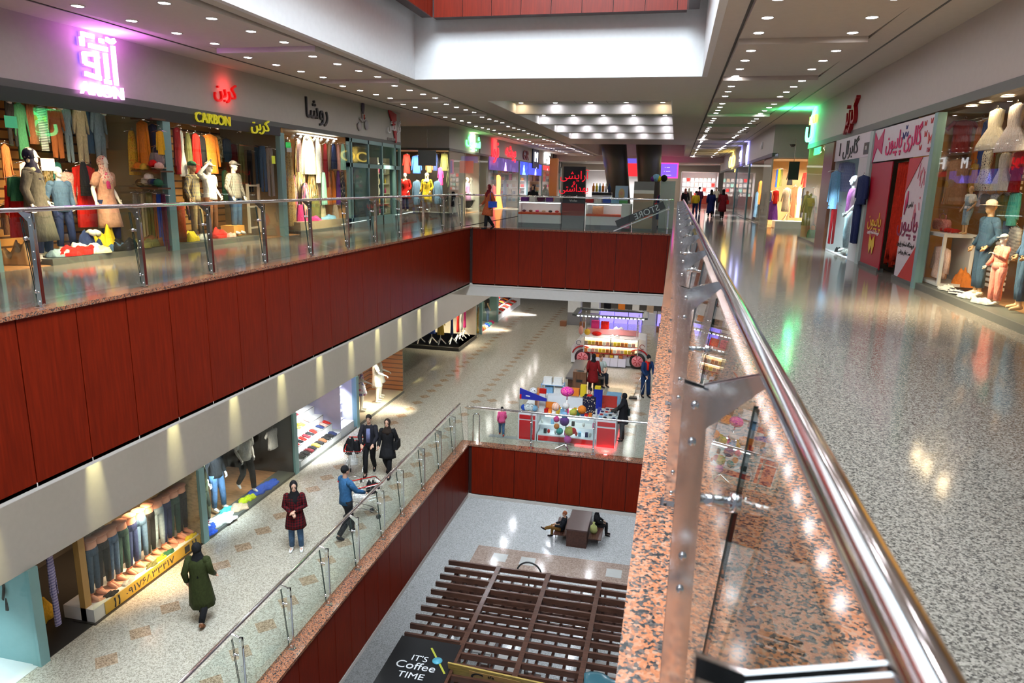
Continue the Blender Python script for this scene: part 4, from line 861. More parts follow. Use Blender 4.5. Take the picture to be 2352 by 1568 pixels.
# ---------------- left block beyond the side passage: front at y=35.4 facing the camera ----------------
room(-16, WL-.1, 35.5, 38.2, 0, 3.3, mat('black_slat_wall', (.03, .025, .02), .5, pat='wood', stretch=(1, 1, 14)), M_cream, M_wfl, M_cream, '-y')
room(-13.6, WL-.02, 38.3, 43, 0, 3.3, M_cream, M_cream, M_wfl, M_cream, '+x')
pane(-14.6, WL-.03, 35.4, 35.412, .12, 3.35); pane(WL-.012, WL, 35.5, 43, .12, 3.35)
S('baseboard_left', bx(-14.6, WL, 35.38, 36.8, 0, .12), M_dkgrey)
area('window_light', (-13.2, 35.7, 3.25), 3.0, 320, (1, .86, .62), (0, .6, -1), .22); area('window_light', (-11.6, 39.5, 3.25), 0.22, 300, (1, .86, .62), (-.6, 0, -1), 3.5)
A5 = 'in the corner shop past the side passage'
wear([('coat', 934, 354, 398, 20, c['red'], 'red coat hanging high'), ('jacket', 957, 357, 398, 28, c['blue'], 'blue open jacket hanging high'), ('shirt', 986, 366, 396, 20, c['rust'], 'rust patterned shirt hanging high'), ('coat', 1000, 352, 392, 14, c['navy'], 'navy coat hanging high'), ('jacket', 1021, 352, 392, 20, c['olive'], 'olive jacket hanging high'),
      ('coat', 1012, 384, 425, 16, c['hotpink'], 'pink coat hanging mid height'), ('jacket', 1035, 384, 430, 22, c['camo'], 'dark camouflage jacket hanging mid height'), ('jacket', 957, 415, 470, 24, c['bluejean'], 'dark denim jacket on a stand'), ('jacket', 1006, 415, 468, 26, c['bluejean'], 'denim jacket with pink top on a stand')], 1, 36.6, A5, None)
wear([('coat', 1058, 360, 408, 22, c['red'], 'bright red coat hanging at the corner'), ('coat', 1069, 385, 448, 14, c['dred'], 'dark red long coat hanging'), ('shirt', 1099, 382, 418, 22, c['denim'], 'denim blouse hanging on the cream wall'), ('coat', 1085, 362, 400, 10, c['lgrey'], 'light grey coat hanging edge-on')], 0, -12.4, A5, None)
mannequin('mannequin in a red coat and scarf, first of the corner shop', 932, 398, 516, 35.9, 1, PI, POSE, M_manw, [('coat', c['red'], .6), ('trousers', c['navy']), ('scarf', c['beige'])], zb=.13, voxel=.018)
mannequin('mannequin in a long yellow coat with a yellow headscarf', 981, 398, 514, 35.9, 1, PI, POSE, M_manw, [('coat', c['yellow'], .45), ('trousers', c['lgrey']), ('hijab', c['cream'], .15)], zb=.13, voxel=.018)
for i, (x, n_) in enumerate([(1049, 'beige'), (1072, 'lilac'), (1080, 'lgrey')]):
    mannequin('mannequin in a %s coat along the corner shop window' % ({'lgrey': 'light grey', 'lilac': 'lilac purple'}.get(n_, n_)), x, 408, 516-i*2, -11.9, 0, -PI/2, POSE, M_manw, [('coat', c[n_], .5), ('trousers', c['black'])], zb=.13, voxel=.018)
mannequin('mannequin with silver hair low at the corner window', 1036, 430, 520, 35.95, 1, PI, POSE, M_manw, [('coat', c['black'], .5), ('hair', c['lgrey'])], zb=.05, voxel=.02)
# tall speaker-like dark panel hanging before the corner shop
MB().cbox((0, 0, 0), (.9, .06, .75)).obj('hanging_screen', mat('grey_screen', (.20, .21, .21), .3), None, P(981, 363, 1, 34.6), .3, 'dark grey screen hanging before the corner clothes shop', 'screen')
MB().tube([(0, 0, 0), (0, 0, .9)], .01, 5).obj('screen_rod', M_chrome, None, P(981, 340, 1, 34.6), 0, 'thin rod holding the grey screen to the ceiling', 'rod')
# further shops on the left, y 43..72
segs = [(43.1, 52.0, M_cream, (1, .9, .75), 'banner'), (52.1, 55.0, M_whl, COOL, 'bright'), (55.1, 61.2, M_cream, (1, .8, .6), 'shoes'), (61.3, 66.0, M_whl, (1, .75, .6), 'red'), (66.1, 71, M_whl, COOL, 'bright')]
for i, (a, b, m, col, k) in enumerate(segs):
    room(-13.8, WL-.02, a, b, 0, 3.3, m, m, M_wfl, m, '+x'); pane(WL-.012, WL, a, b, 0, 3.35)
    area('window_light', (-11.7, (a+b)/2, 3.25), .22, 110*(b-a), col, (-.6, 0, -1), b-a-.4)
    S('trim_9', bx(WL-.05, WL+.04, b-.02, b+.12, 0, 3.35), M_teal)
    u = thing('wall_shelves', 'tall goods shelves inside the %s of the far left glass shops' % ('first', 'second', 'third', 'fourth', 'fifth')[i], 'shelf', (-12.6, b, 0))
    for q in range(5): MB().box(-1.0, 1.05, -.35, -.02, .4+q*.5, .43+q*.5).obj('shelf_board', M_whl, u)
    nn = 7
    for q in range(5):
        for j in range(nn):
            cn = ('red', 'white', 'sky', 'orange', 'hotpink', 'navy', 'mustard', 'black', 'beige', 'teal')[(q*3+j*7+i*2) % 10]
            o = part('goods_box', boxm, None, Mc[cn]); o.location = (-13.4+j*.28, b-.2, .435+q*.5); o.scale = (.19, .25, .22+.14*((j*q+j) % 3))
            tag(o, '%s goods on the shelves of the %s far left glass shop' % ({'hotpink': 'bright pink', 'sky': 'light blue'}.get(cn, cn), ('first', 'second', 'third', 'fourth', 'fifth')[i]), 'goods')
M_ban = mat('purple_banner', (.10, .05, .25), .4, pat='floral', scale=1.2, col2=(.25, .18, .5), emit=(.15, .08, .5), es=.4); M_ban2 = mat('blue_banner', (.02, .06, .7), .4, pat='floral', scale=2, col2=(.2, .4, .9), emit=(.02, .08, .9), es=.9)
MB().box(WL+.0, WL+.03, 43.2, 51.6, 2.5, 3.3).obj('banner', M_ban, None, label='dark purple banner across the top of a far left shop window', cat='banner')
MB().box(WL+.0, WL+.03, 52.1, 55, 2.35, 3.3).obj('banner', M_ban2, None, label='bright blue banner over the white lit far left shop', cat='banner')
MB().box(WL+.0, WL+.03, 55.2, 60.8, 2.4, 3.3).obj('banner', glow('blue_banner_lit', (.05, .08, .8), 1.0), None, label='blue and white banner with a square picture, far left shops', cat='banner')
MB().box(WL+.0, WL+.03, 61.3, 70, 2.9, 3.3).obj('banner', glow('red_banner_lit', (.9, .03, .04), .8), None, label='red banner over the farthest left shop', cat='banner')
wear([('gown', 1145, 402, 500, 22, c['orange'], 'long bright orange dress hanging'), ('coat', 1160, 412, 500, 12, c['navy'], 'navy coat behind the orange dress'), ('shirt', 1133, 425, 490, 18, c['red'], 'red top hanging before the orange dress'), ('jacket', 1098, 435, 515, 24, c['mustard'], 'orange brown coat on a stand')], 0, -11.9, 'in the purple bannered shop', None)
# glowing and coloured signs on the far left fascia
wallsign('green and white glowing Persian sign on the far left fascia', fa('شبابیک'), .95, P(1088, 326, 0, WL+.06), ROTL, glow('green_white_neon', (.15, 1, .3), 3), glowc=(.9, 1, .6), gp=20)
wallsign('large red Persian sign on the far left fascia', fa('نوا'), 1.5, P(1138, 344, 0, WL+.06), ROTL, M_redg, glowc=(1, .1, .1), gp=12, sx=1.3)
wallsign('smaller red Persian sign on the far left fascia', fa('پوشه'), 1.1, P(1174, 349, 0, WL+.06), ROTL, M_redg, sx=1.4)
wallsign('dull grey and red sign on the far left fascia', 'GR', 1.0, P(1208, 358, 0, WL+.06), ROTL, mat('dull_red', (.35, .08, .08), .5), sx=1.6)
t = wallsign('white figure on a dark blue square sign, far left fascia', 'M', 1.1, P(1232, 362, 0, WL+.12), ROTL, glow('white_neon', (.9, .95, 1), 3), sx=1.6)
MB().cbox((-.05, 0, 0), (.06, 2.6, 1.7)).obj('sign_board', mat('navy_board', (.01, .02, .12), .4), t)
wallsign('round white glowing monogram sign on the far left fascia', 'FS', 1.3, P(1258, 365, 0, WL+.12), ROTL, glow('white_neon', (.9, .95, 1), 3), sx=2.4)
t = wallsign('small black sign with a red and blue mark, far left fascia', 'o', 1.0, P(1280, 374, 0, WL+.12), ROTL, glow('magenta_mark', (1, .1, .5), 2), sx=3)
MB().cbox((-.05, 0, 0.1), (.06, 4.0, 1.9)).obj('sign_board', M_black, t)

# ---------------- upper floor, right shops ----------------
M_ochre = mat('ochre_wall', (.60, .33, .08), .6)
room(WR+.02, 6.0, 4.0, 15.2, 0, 3.15, M_ochre, M_ochre, M_wfl, mat('dark_ceiling', (.12, .10, .09), .6), '-x')
pane(WR, WR+.012, 4, 13.95, .10, 3.04)
S('baseboard_right', bx(WR-.03, WR+.4, 4, 13.95, 0, .11), M_dkgrey)
S('trim_10', bx(WR-.06, WR+.08, 13.93, 14.1, 0, 3.05), M_teal)
area('window_light', (4.55, 11.2, 3.1), 0.22, 300, (1, .80, .50), (.6, 0, -1), 5.5)
B1 = "in the children's shop window"
wear([('tee', 2215, 276, 350, 76, c['dred'], 'dark red t-shirt hanging at the top'), ('tee', 2204, 366, 470, 86, F('dusty_pink', (.55, .33, .22)), 'dusty pink t-shirt with dark print hanging under the red one'), ('jacket', 2255, 272, 385, 22, c['orange'], 'orange jacket hanging edge-on', 5.5), ('jacket', 2268, 276, 385, 22, c['blue'], 'blue jacket hanging edge-on', 5.5),
      ('jacket', 2284, 270, 380, 34, c['red'], 'red jacket hanging behind the cream tulle dress', 5.6), ('gown', 2292, 250, 342, 60, c['tulle'], 'cream tulle party dress hanging high', 4.95), ('gown', 2338, 238, 346, 60, c['lace'], 'white lace party dress hanging high at the right edge', 4.9),
      ('gown', 2272, 342, 438, 44, c['floralw'], 'white dress with navy flowers hanging'), ('dress', 2297, 352, 430, 18, c['olive'], 'olive dress hanging edge-on'), ('gown', 2312, 350, 438, 40, c['white'], 'white sleeveless dress with a belt hanging'), ('dress', 2330, 350, 432, 22, c['pink'], 'pink dress hanging behind the white one'),
      ('coat', 2344, 345, 442, 26, c['dred'], 'dark red patterned coat hanging at the right'), ('shirt', 2306, 446, 522, 40, c['olive'], 'grey green shirt dress hanging'), ('tee', 2265, 446, 490, 22, c['check'], 'small checked top hanging'), ('shirt', 2335, 440, 520, 26, c['teal'], 'teal green top hanging at the right edge'),
      ('jacket', 2335, 520, 600, 34, c['stripe'], 'striped shirt hanging low beside the pink tracksuit'), ('shirt', 2240, 375, 440, 18, c['mustard'], 'mustard shirt hanging edge-on beside the dusty pink t-shirt'), ('dress', 2250, 385, 455, 16, c['brown'], 'brown dress hanging edge-on', 5.6), ('dress', 2288, 445, 520, 24, c['floralw'], 'small navy flowered dress hanging mid height'), ('jacket', 2322, 460, 540, 20, c['denim'], 'denim jacket hanging edge-on mid height')], 0, 5.25, B1, None, 15.0)
wear([('shirt', 2166, 566, 640, 56, F('blush', (.80, .52, .42)), 'blush pink blouse hanging on the white display cube', 4.62), ('bag', 2167, 490, 528, 46, F('floralbag', (.80, .25, .22), pat='floral', scale=30, col2=(.9, .7, .6)), 'pink flowered backpack hanging above the white cube', 4.75)], 0, 4.7, B1, None)
cu = thing('display_cube', "white open frame cube holding a blush blouse in the children's shop window", 'display stand', P(2166, 650, 0, 4.75)); cu.location.z = .12
mb = MB(); 
for yy in (-.42, .42):
    for xx in (-.22, .22): mb.box(xx-.025, xx+.025, yy-.025, yy+.025, 0, .86)
mb.box(-.25, .25, -.45, .45, .84, .90).box(-.25, .25, -.45, .45, 0, .05).box(.2, .25, -.45, .45, 0, .86); mb.obj('frame', M_whl, cu)
cz = cu.location.z+.9
for i in range(4): shoe(c['red'], (4.72, cu.location.y-.3+i*.17, cz+.01), -PI/2+.4, "small red sneaker on top of the white display cube", 'red sneakers on the display cube', .7)
mannequin('tan child mannequin in denim dungarees standing on the white cube', 2214, 428, 548, 4.80, 0, PI/2+.3, POSE, M_mant, [('top', c['white'], -.02, 'short'), ('overall_top', c['ldenim']), ('trousers', c['ldenim'], .02, .12)], zb=cz, voxel=.014)
mannequin('tan child mannequin in a denim jacket, jeans and pale brimmed hat', 2250, 462, 650, 4.72, 0, PI/2+.2, POSE, M_mant, [('top', c['bluejean'], -.18), ('trousers', c['bluejean'], .02, .8), ('hat', F('palepink', (.80, .62, .52))), ('shoes', c['white'])], zb=.13, voxel=.014)
mannequin('white child mannequin in a pink tracksuit and grey knitted hat holding out one hand', 2286, 536, 672, 4.62, 0, PI/2+.25, dict(le=(-.24, .10, 1.15), lw=(-.22, .34, 1.28), re=(.26, .0, 1.16), rw=(.36, .08, .95)), M_manw, [('top', F('tracksuit', (.85, .28, .22)), -.15), ('trousers', F('tracksuit', (.85, .28, .22)), .03), ('cap', c['lgrey']), ('shoes', c['white'])], zb=.13, voxel=.014)
mannequin('tan mannequin with long hair in denim at the right frame edge', 2345, 470, 690, 4.75, 0, PI/2, POSE, M_mant, [('top', c['denim'], -.1), ('trousers', c['bluejean'], .014, .8), ('hair', c['brown'], .25)], zb=.13, voxel=.014)
sw = MB()
for i in range(22): sw.box(5.3, 5.33, 12.9, 13.6, .15+i*.09, .2+i*.09)
sw.obj('slat_panel', M_whl, None, label="white slatted panel behind the pink tracksuit in the children's shop", cat='display panel')
heap('cushion', "orange triangular cushion on the floor of the children's shop", 'cushion', c['orange'], (4.95, 13.5, .13), .3, .35, .3, 0, 70)
for i, (yy, n_, l) in enumerate([(13.0, 'white', 'white sneaker pair cloth on the floor below the denim child mannequin'), (12.6, 'stripe', 'striped scarf on the floor of the children\'s shop'), (12.15, 'white', 'white shoes and cloth at the feet of the pink tracksuit mannequin'), (11.6, 'lgrey', "grey cloth on the right of the children's shop floor")]):
    heap('folded_clothes', l, 'clothes', c[n_], (4.52, yy, .12), .2, .42, .08, 0, 71+i)
for x, y in ((2230, 255), (2262, 240), (2315, 216)):
    p = P(x, y, 0, 4.75); downlight(p.x, p.y, 3.14, "warm round downlight in the ceiling of the children's shop window", "downlights of the children's shop", M_warm, 1.0)
# banner shop (bow tie)
room(WR+.3, 6.0, 15.3, 18.2, 0, 3.1, M_cream, M_cream, M_floor, M_cream, '-x')
S('baseboard_right', bx(WR-.03, WR+.1, 14.1, 15.4, 0, .08).box(WR-.03, WR+.1, 16.5, 18.1, 0, .08), M_dkgrey)
S('trim_10', bx(WR-.05, WR+.06, 18.12, 18.4, 0, 3.05), mat('pale_teal', (.45, .58, .56), .4))
M_brd = mat('white_sign', (.74, .72, .78), .35); M_pr = mat('poster_red', (.42, .008, .03), .35); M_prr = mat('poster_red2', (.55, .02, .02), .35); M_mag = mat('magenta', (.55, .01, .12), .4)
b = thing('shop_sign', 'white fascia board with a pink bow tie and pink Persian lettering', 'sign board', (WR-.01, 16.1, 2.70))
MB().box(0, .05, -2.12, 2.12, -.35, .35).obj('board', M_brd, b)
bow = MB().prism([(0, 1.98, .30), (0, 1.72, .12), (0, 1.62, .12), (0, 1.28, .33), (0, 1.28, -.2), (0, 1.62, -.06), (0, 1.72, -.06), (0, 1.98, -.38)], (-.012, 0, 0)); bow.obj('bow_tie_picture', M_mag, b)
text('lettering', fa('گالری پاپیون'), .50, .006, mat('pink_letters', (.75, .04, .18), .5), (-.012, -.15, .02), ROTR, b, sx=.95)
def butterfly(y, z, s, m):
    mb = MB(); mb.prism([(0, 0, 0), (0, s, s*.9), (0, s*.8, 0), (0, s*.6, -s*.7)], (-.01, 0, 0)); mb.prism([(0, 0, 0), (0, -s, s*.9), (0, -s*.8, 0), (0, -s*.6, -s*.7)], (-.01, 0, 0)); return mb.obj('butterfly_picture', m, b, (0, y, z))
for y, z, s in ((-1.42, .22, .06), (-1.75, .24, .06), (-1.5, .03, .07), (-1.78, -.06, .13), (-1.3, -.2, .06)): butterfly(y, z, s, M_prr)
for y, z, s in ((-.32, .24, .05), (-.40, .10, .06), (-.2, .08, .09)): butterfly(y, z, s, mat('navy_ink', (.02, .03, .2), .5))
text('small_lettering', fa('۲۵۸'), .12, .004, M_pr, (-.012, -1.8, -.26), ROTR, b)
b = thing('poster', 'dark red poster with yellow Persian lettering and a gold bow', 'poster', (WR-.005, 17.25, 1.17))
MB().box(0, .02, -.78, .82, -1.12, 1.15).obj('board', M_pr, b)
M_gold = mat('gold_ink', (.80, .55, .05), .4)
text('lettering', fa('پاپیون'), .42, .004, M_gold, (-.008, 0, -.1), ROTR, b, sx=1.1); text('small_lettering', fa('فروشگاه شماره پاپیون'), .11, .003, M_whl, (-.008, 0, -.36), ROTR, b)
MB().prism([(-.01, 0, -.55), (-.01, .2, -.42), (-.01, .22, -.66), (-.01, .12, -.85), (-.01, 0, -.66), (-.01, -.12, -.85), (-.01, -.22, -.66), (-.01, -.2, -.42)], (-.006, 0, 0)).obj('bow_picture', M_gold, b)
b = thing('poster', 'white poster with red splashes, red corners and Persian lettering', 'poster', (WR-.005, 14.72, 1.17))
MB().box(0, .02, -.62, .62, -1.12, 1.16).obj('board', mat('poster_white', (.72, .66, .70), .35), b)
MB().prism([(-.004, .62, 1.16), (-.004, -.15, 1.16), (-.004, .62, .52)], (-.006, 0, 0)).obj('red_corner', M_prr, b); MB().prism([(-.004, -.62, -.32), (-.004, .40, -1.12), (-.004, -.62, -1.12)], (-.006, 0, 0)).obj('red_corner', M_prr, b)
rr = random.Random(5)
mb = MB()
for i in range(16):
    yy, zz = rr.uniform(-.5, -.0), rr.uniform(-.1, .9); mb.beam((-.006, yy, zz), (-.006, yy+rr.uniform(-.14, .10), zz+rr.uniform(-.02, .3)), .015+.03*rr.random(), .004, (1, 0, 0))
mb.obj('red_splash', mat('splash_red', (.65, .16, .22), .4), b)
mb = MB(); mb.tube([(-.008, .42, .55), (-.008, .45, .35), (-.008, .5, .1)], [(.008, .03), (.010, .09), (.006, .02)], 8, up=(1, 0, 0)); mb.obj('shoe_picture', M_mag, b)
text('lettering', fa('پاپیون'), .5, .004, mat('dark_magenta', (.25, .02, .08), .5), (-.01, .2, -.05), ROTR, b); text('small_lettering', fa('لباس زیر'), .13, .003, M_blk, (-.01, .25, .30), ROTR, b)
text('small_lettering', fa('فروشگاه شماره پاپیون'), .12, .003, M_blk, (-.01, .15, -.45), ROTR, b); text('small_lettering', fa('ست های ورزشی'), .11, .003, M_blk, (-.01, .15, -.6), ROTR, b)
cur = MB(); rs = []
for i in range(9):
    t = i/8; rs.append([(WR+.12+.05*math.sin(j*2.1+.3), 15.42+(1.08-.10*(1-t))*j/40+.02*math.sin(j*1.1+t*2), 2.28-t*(2.0+.12*math.sin(j*.35))) for j in range(41)])
n_ = 41; cur.add([p for r in rs for p in r], [(i*n_+j, i*n_+j+1, (i+1)*n_+j+1, (i+1)*n_+j) for i in range(8) for j in range(n_-1)], True)
cu_ = cur.obj('curtain', F('curtain_red', (.55, .03, .01)), None, label='pleated orange red curtain hanging across the doorway between the posters', cat='curtain'); md = cu_.modifiers.new('solid', 'SOLIDIFY'); md.thickness = .01
MB().tube([(0, 0, 0), (0, 1.25, 0)], .012, 6).obj('curtain_rail', M_chrome, None, (WR+.12, 15.35, 2.30), 0, 'thin steel rail carrying the orange red curtain', 'rail')
# shop with the black lettering
room(WR+.02, 5.8, 18.4, 22.2, 0, 2.6, mat('cool_wall', (.55, .75, .78), .5), M_whl, M_whl, M_whl, '-x')
pane(WR, WR+.012, 19.4, 22.2, .06, 2.5)
b = thing('shop_sign', 'white fascia board with black Persian lettering and the number 1', 'sign board', (WR-.01, 20.35, 2.78))
MB().box(0, .05, -1.92, 1.95, -.28, .30).obj('board', M_brd, b); text('lettering', '1 '+fa('گابرال'), .50, .008, M_blk, (-.012, .35, .0), ROTR, b, sx=1.45)
MB().box(-.012, 0, -1.82, -1.35, -.22, .05).obj('plate', M_blk, b); text('small_lettering', '303', .14, .003, M_whl, (-.016, -1.58, -.08), ROTR, b)
M_wd = MB().box(0, .05, 18.45, 19.4, 0, 2.5); d_ = M_wd.obj('door', mat('white_door', (.62, .66, .68), .35), None, (WR, 0, 0)); d_['kind'] = 'structure'; d_.name = 'door_1'
area('window_light', (4.5, 20.8, 2.55), 0.22, 150, (.80, .95, 1.0), (.5, 0, -1), 2.3)
B2 = 'in the cool lit menswear window'
wear([('shirt', 1947, 372, 440, 52, c['plaidb'], 'purple and blue plaid shirt hanging high', 4.95), ('jacket', 1921, 392, 480, 30, c['sky'], 'blue denim jacket hanging at the left', 4.9), ('trousers', 1918, 470, 560, 16, c['dred'], 'dark red trousers hanging at the left', 4.9)], 0, 4.9, B2, None, 22.0)
wear([('jacket', 1985, 402, 470, 24, c['navy'], 'navy suit jacket hanging on the white door', 4.27), ('trousers', 1972, 462, 562, 16, c['navy'], 'navy suit trousers hanging on the white door', 4.27)], 0, 4.27, 'beside the cool lit menswear window', None)
mannequin('white male mannequin in a plum polo shirt and light blue jeans', 1944, 406, 578, 4.62, 0, PI/2, POSE, mat('mannequin_cool', (.80, .84, .86), .3), [('top', F('plumpolo', (.13, .03, .12)), -.13, 'short'), ('trousers', F('lightjean', (.35, .50, .58)))], zb=.07, voxel=.014)
for i, (yy, n_) in enumerate([(21.0, 'black'), (20.6, 'white'), (20.3, 'lgrey'), (19.9, 'navy'), (19.6, 'sky')]):
    heap('folded_clothes', '%s folded shirt on the floor of the cool lit menswear window' % {'lgrey': 'light grey', 'sky': 'pale blue'}.get(n_, n_), 'clothes', c[n_], (4.55+.08*(i % 2), yy, .05), .3, .36, .14, 0, 80+i)
heap('display_box', 'red checked box standing behind the light blue jeans', 'box', c['plaidr'], (4.9, 20.2, .05), .25, .3, .6, 0, 90)
# brown pillar
M_bst = mat('brown_marble', (.20, .09, .05), .25, pat='wood', stretch=(2, 2, 1), scale=2)
S('trim_11', bx(WR-.06, WR+.25, 22.3, 23.6, 0, 3.05), M_bst)
# glass corner shop with coats
room(WR+.02, 6.4, 23.7, 26.7, 0, 3.1, mat('gold_wall', (.62, .42, .20), .5), mat('gold_wall', (.62, .42, .20)), M_wfl, M_cream, '-x')
pane(WR, WR+.012, 23.7, 26.85, .08, 3.05); S('baseboard_right', bx(WR-.03, WR+.4, 23.6, 26.9, 0, .08), M_dkgrey)
area('window_light', (4.5, 25.2, 3.05), 0.22, 130, (1, .85, .6), (.6, 0, -1), 2.5)
B3 = 'in the glass corner window past the brown pillar'
wear([('coat', 1862, 446, 518, 40, c['olive'], 'olive green long coat on a stand', 4.7), ('coat', 1876, 430, 500, 16, c['beige'], 'beige coat edge-on', 4.9), ('bag', 1868, 515, 552, 26, c['green'], 'dark green rucksack standing low', 4.8)], 0, 4.8, B3, None, 26.5)
MB().cyl((0, 0, 0), (0, 0, 1.0), .015, 8).cyl((0, 0, 0), (0, 0, .02), .2, 14).obj('coat_stand', M_chrome, None, (4.7, P(1862, 500, 0, 4.7).y, .02), 0, 'steel stand under the olive coat past the brown pillar', 'stand')
for i in range(3): track(4.55, 24.2+i*.9, 3.05, 'warm spotlight hanging in the glass corner window past the brown pillar', 'spotlights past the brown pillar', (0, -.5))
# passage and the clothes shop facing the camera at y=33.3
room(WR2+.1, 8.5, 33.5, 36.5, 0, 3.0, mat('gold_wall', (.62, .42, .20)), M_cream, M_wfl, M_cream, '-y'); room(WR2+.05, 6.5, 36.6, 43, 0, 3.1, M_cream, M_cream, M_floor, M_cream, '-x')
MB().box(4.35, 8.3, 33.3, 34.4, 0, .32).obj('display_platform', M_whl, None, label='long white display platform of the clothes shop facing the right passage', cat='platform')
pane(WR2, WR2+.012, 33.4, 43, .1, 3.05); area('window_light', (6.0, 33.7, 2.95), 3.2, 330, (1, .84, .62), (0, .6, -1), .22); area('window_light', (4.2, 39.5, 3.05), 0.22, 200, (.95, .85, .8), (.6, 0, -1), 5)
B4 = 'on the white platform of the passage shop'
wear([('skirt', 1777, 462, 505, 26, c['purple'], 'long purple skirt', 33.9), ('shirt', 1783, 437, 468, 18, c['red'], 'bright red top above the purple skirt', 33.85), ('coat', 1769, 440, 505, 12, c['navy'], 'navy gown left of the purple skirt', 34.1), ('coat', 1808, 432, 486, 26, c['beige'], 'beige open coat on a wooden stand', 33.9)], 1, 33.9, B4, None)
wear([('shirt', 1856, 396, 430, 30, c['red'], 'red blouse hanging on the back wall'), ('coat', 1816, 396, 425, 18, c['black'], 'black jacket hanging high'), ('coat', 1796, 388, 428, 8, c['olive'], 'olive coat hanging edge-on'), ('coat', 1791, 388, 430, 7, c['yellow'], 'yellow coat hanging edge-on'), ('coat', 1786, 388, 430, 6, c['blue'], 'blue coat hanging edge-on'),
      ('coat', 1826, 428, 500, 16, c['brown'], 'dark brown coat hanging low'), ('coat', 1838, 430, 500, 12, c['white'], 'pale coat hanging low'), ('coat', 1848, 430, 500, 12, c['black'], 'black coat hanging low beside the pale one')], 1, 35.2, 'in the passage shop', None)
wear([('coat', 1748, 415, 470, 10, c['orange'], 'orange long coat hanging'), ('coat', 1740, 440, 500, 10, c['sky'], 'blue coat hanging low'), ('coat', 1735, 450, 505, 8, c['navy'], 'navy coat hanging low')], 0, 4.3, 'behind the far right passage glass', None)
st_ = MB(); st_.cyl((0, 0, 0), (0, 0, 1.2), .018, 8)
for i in range(3): st_.beam((0, 0, .35), (.35*math.cos(i*2.1), .35*math.sin(i*2.1), 0), .03, .03)
st_.obj('dress_form_stand', mat('light_wood', (.6, .45, .25), .5), None, P(1808, 500, 1, 33.9), 0, 'wooden tripod stand under the beige coat of the passage shop', 'stand').location.z = .33
MB().cbox((0, 0, 0), (.42, .08, .75)).obj('hanging_screen', M_blk, None, P(1823, 392, 1, 32.6), 0, 'dark screen hanging before the passage shop', 'screen')
MB().cyl((0, 0, 0), (0, 0, 1.05), .012, 5).obj('screen_rod', M_chrome, None, P(1823, 377, 1, 32.6), 0, 'thin rod holding the dark screen by the passage shop', 'rod')
heap('security_camera', 'small dark dome camera on the right ceiling by the passage', 'camera', M_blk, P(1821, 331, 1, 32), .2, .2, -.12)
# farther right shops
for i, (a, b_, m, col, pw) in enumerate([(43.1, 52, M_whl, (.85, .85, 1), 40), (52.1, 66, M_whl, (1, .97, .85), 45)]):
    room(WR2+.05, 6.5, a, b_, 0, 3.1, m, m, M_floor, m, '-x'); pane(WR2, WR2+.012, a, b_, .1, 3.05); area('window_light', (4.2, (a+b_)/2, 3.05), .22, pw*(b_-a)*.8, col, (.6, 0, -1), b_-a-1)
    S('trim_12', bx(WR2-.04, WR2+.06, a-.1, a+.05, 0, 3.05), M_teal)
for i in range(3):
    y0 = 44+i*6; u = thing('display_shelf', 'tall shelving unit with goods, %s of the far right glass shops' % ('nearest', 'middle', 'farthest')[i], 'shelf', (5.2, y0, 0))
    MB().box(0, .04, 0, 5, 0, 2.6).obj('back_panel', M_whl, u)
    for k in range(6): MB().box(-.3, 0, 0, 5, .2+k*.42, .23+k*.42).obj('shelf_board', M_whl, u)
    for k in range(6):
        for j in range(6): item(boxm, c[('sky', 'black', 'mint', 'navy', 'hotpink', 'white', 'mustard')[(i*3+j*2+k) % 7]], (5.05, y0+.4+j*.8, .24+k*.42), 'small boxed goods on the shelves of the far right glass shops', 'box', 'goods_box', 'goods on the far right shelves', sc3=(.12, .3+.1*((j+k) % 3), .22))
# right fascia signs
wallsign('green and white glowing round sign with yellow letters on the right fascia', 'ک', 1.5, (WR-.06, 26.6, 3.78), ROTR, glow('green_neon', (.1, 1, .45), 6), glowc=(.05, 1, .35), gp=55, sx=1.1)
t = wallsign('yellow green letter stack inside the green glowing sign', 'HAN', .38, (WR-.06, 26.2, 3.98), ROTR, glow('yellow_neon', (.8, .9, .1), 2.5), sx=1.3); 
area('sign_glow', (WR-.45, 26.6, 4.0), .5, 50, (.05, 1, .30), (.2, 0, 1), 1.2)
lg = thing('shop_sign', 'dark red block letter sign on the right fascia', 'sign', (WR-.05, 20.6, 3.62))
text('lettering', fa('کریز'), .95, .05, mat('dark_red_block', (.32, .005, .01), .35), (0, 0, .05), ROTR, lg, sx=.75);
wallsign('white and blue round glowing sign on the far right fascia', '(', 1.2, (WR2-.05, 45, 3.7), ROTR, glow('blue_white_neon', (.6, .65, 1), 4), glowc=(.25, .25, 1), gp=25, sx=2.2)
wallsign('small white glowing sign past the round one, far right fascia', 'S', 1.0, (WR2-.05, 49.5, 3.7), ROTR, glow('blue_white_neon', (.6, .65, 1), 4), glowc=(.25, .25, 1), gp=15, sx=2)
wallsign('yellow glowing sign on the far right fascia', 'OO', 1.2, (WR2-.05, 57, 3.6), ROTR, glow('yellow_lamp', (1, .75, .15), 4), glowc=(1, .7, .15), gp=40, sx=3)
wallsign('dim grey panel sign above the passage shop', 'M', .5, (WR2-.03, 37.5, 3.75), ROTR, M_whl, sx=1.2)

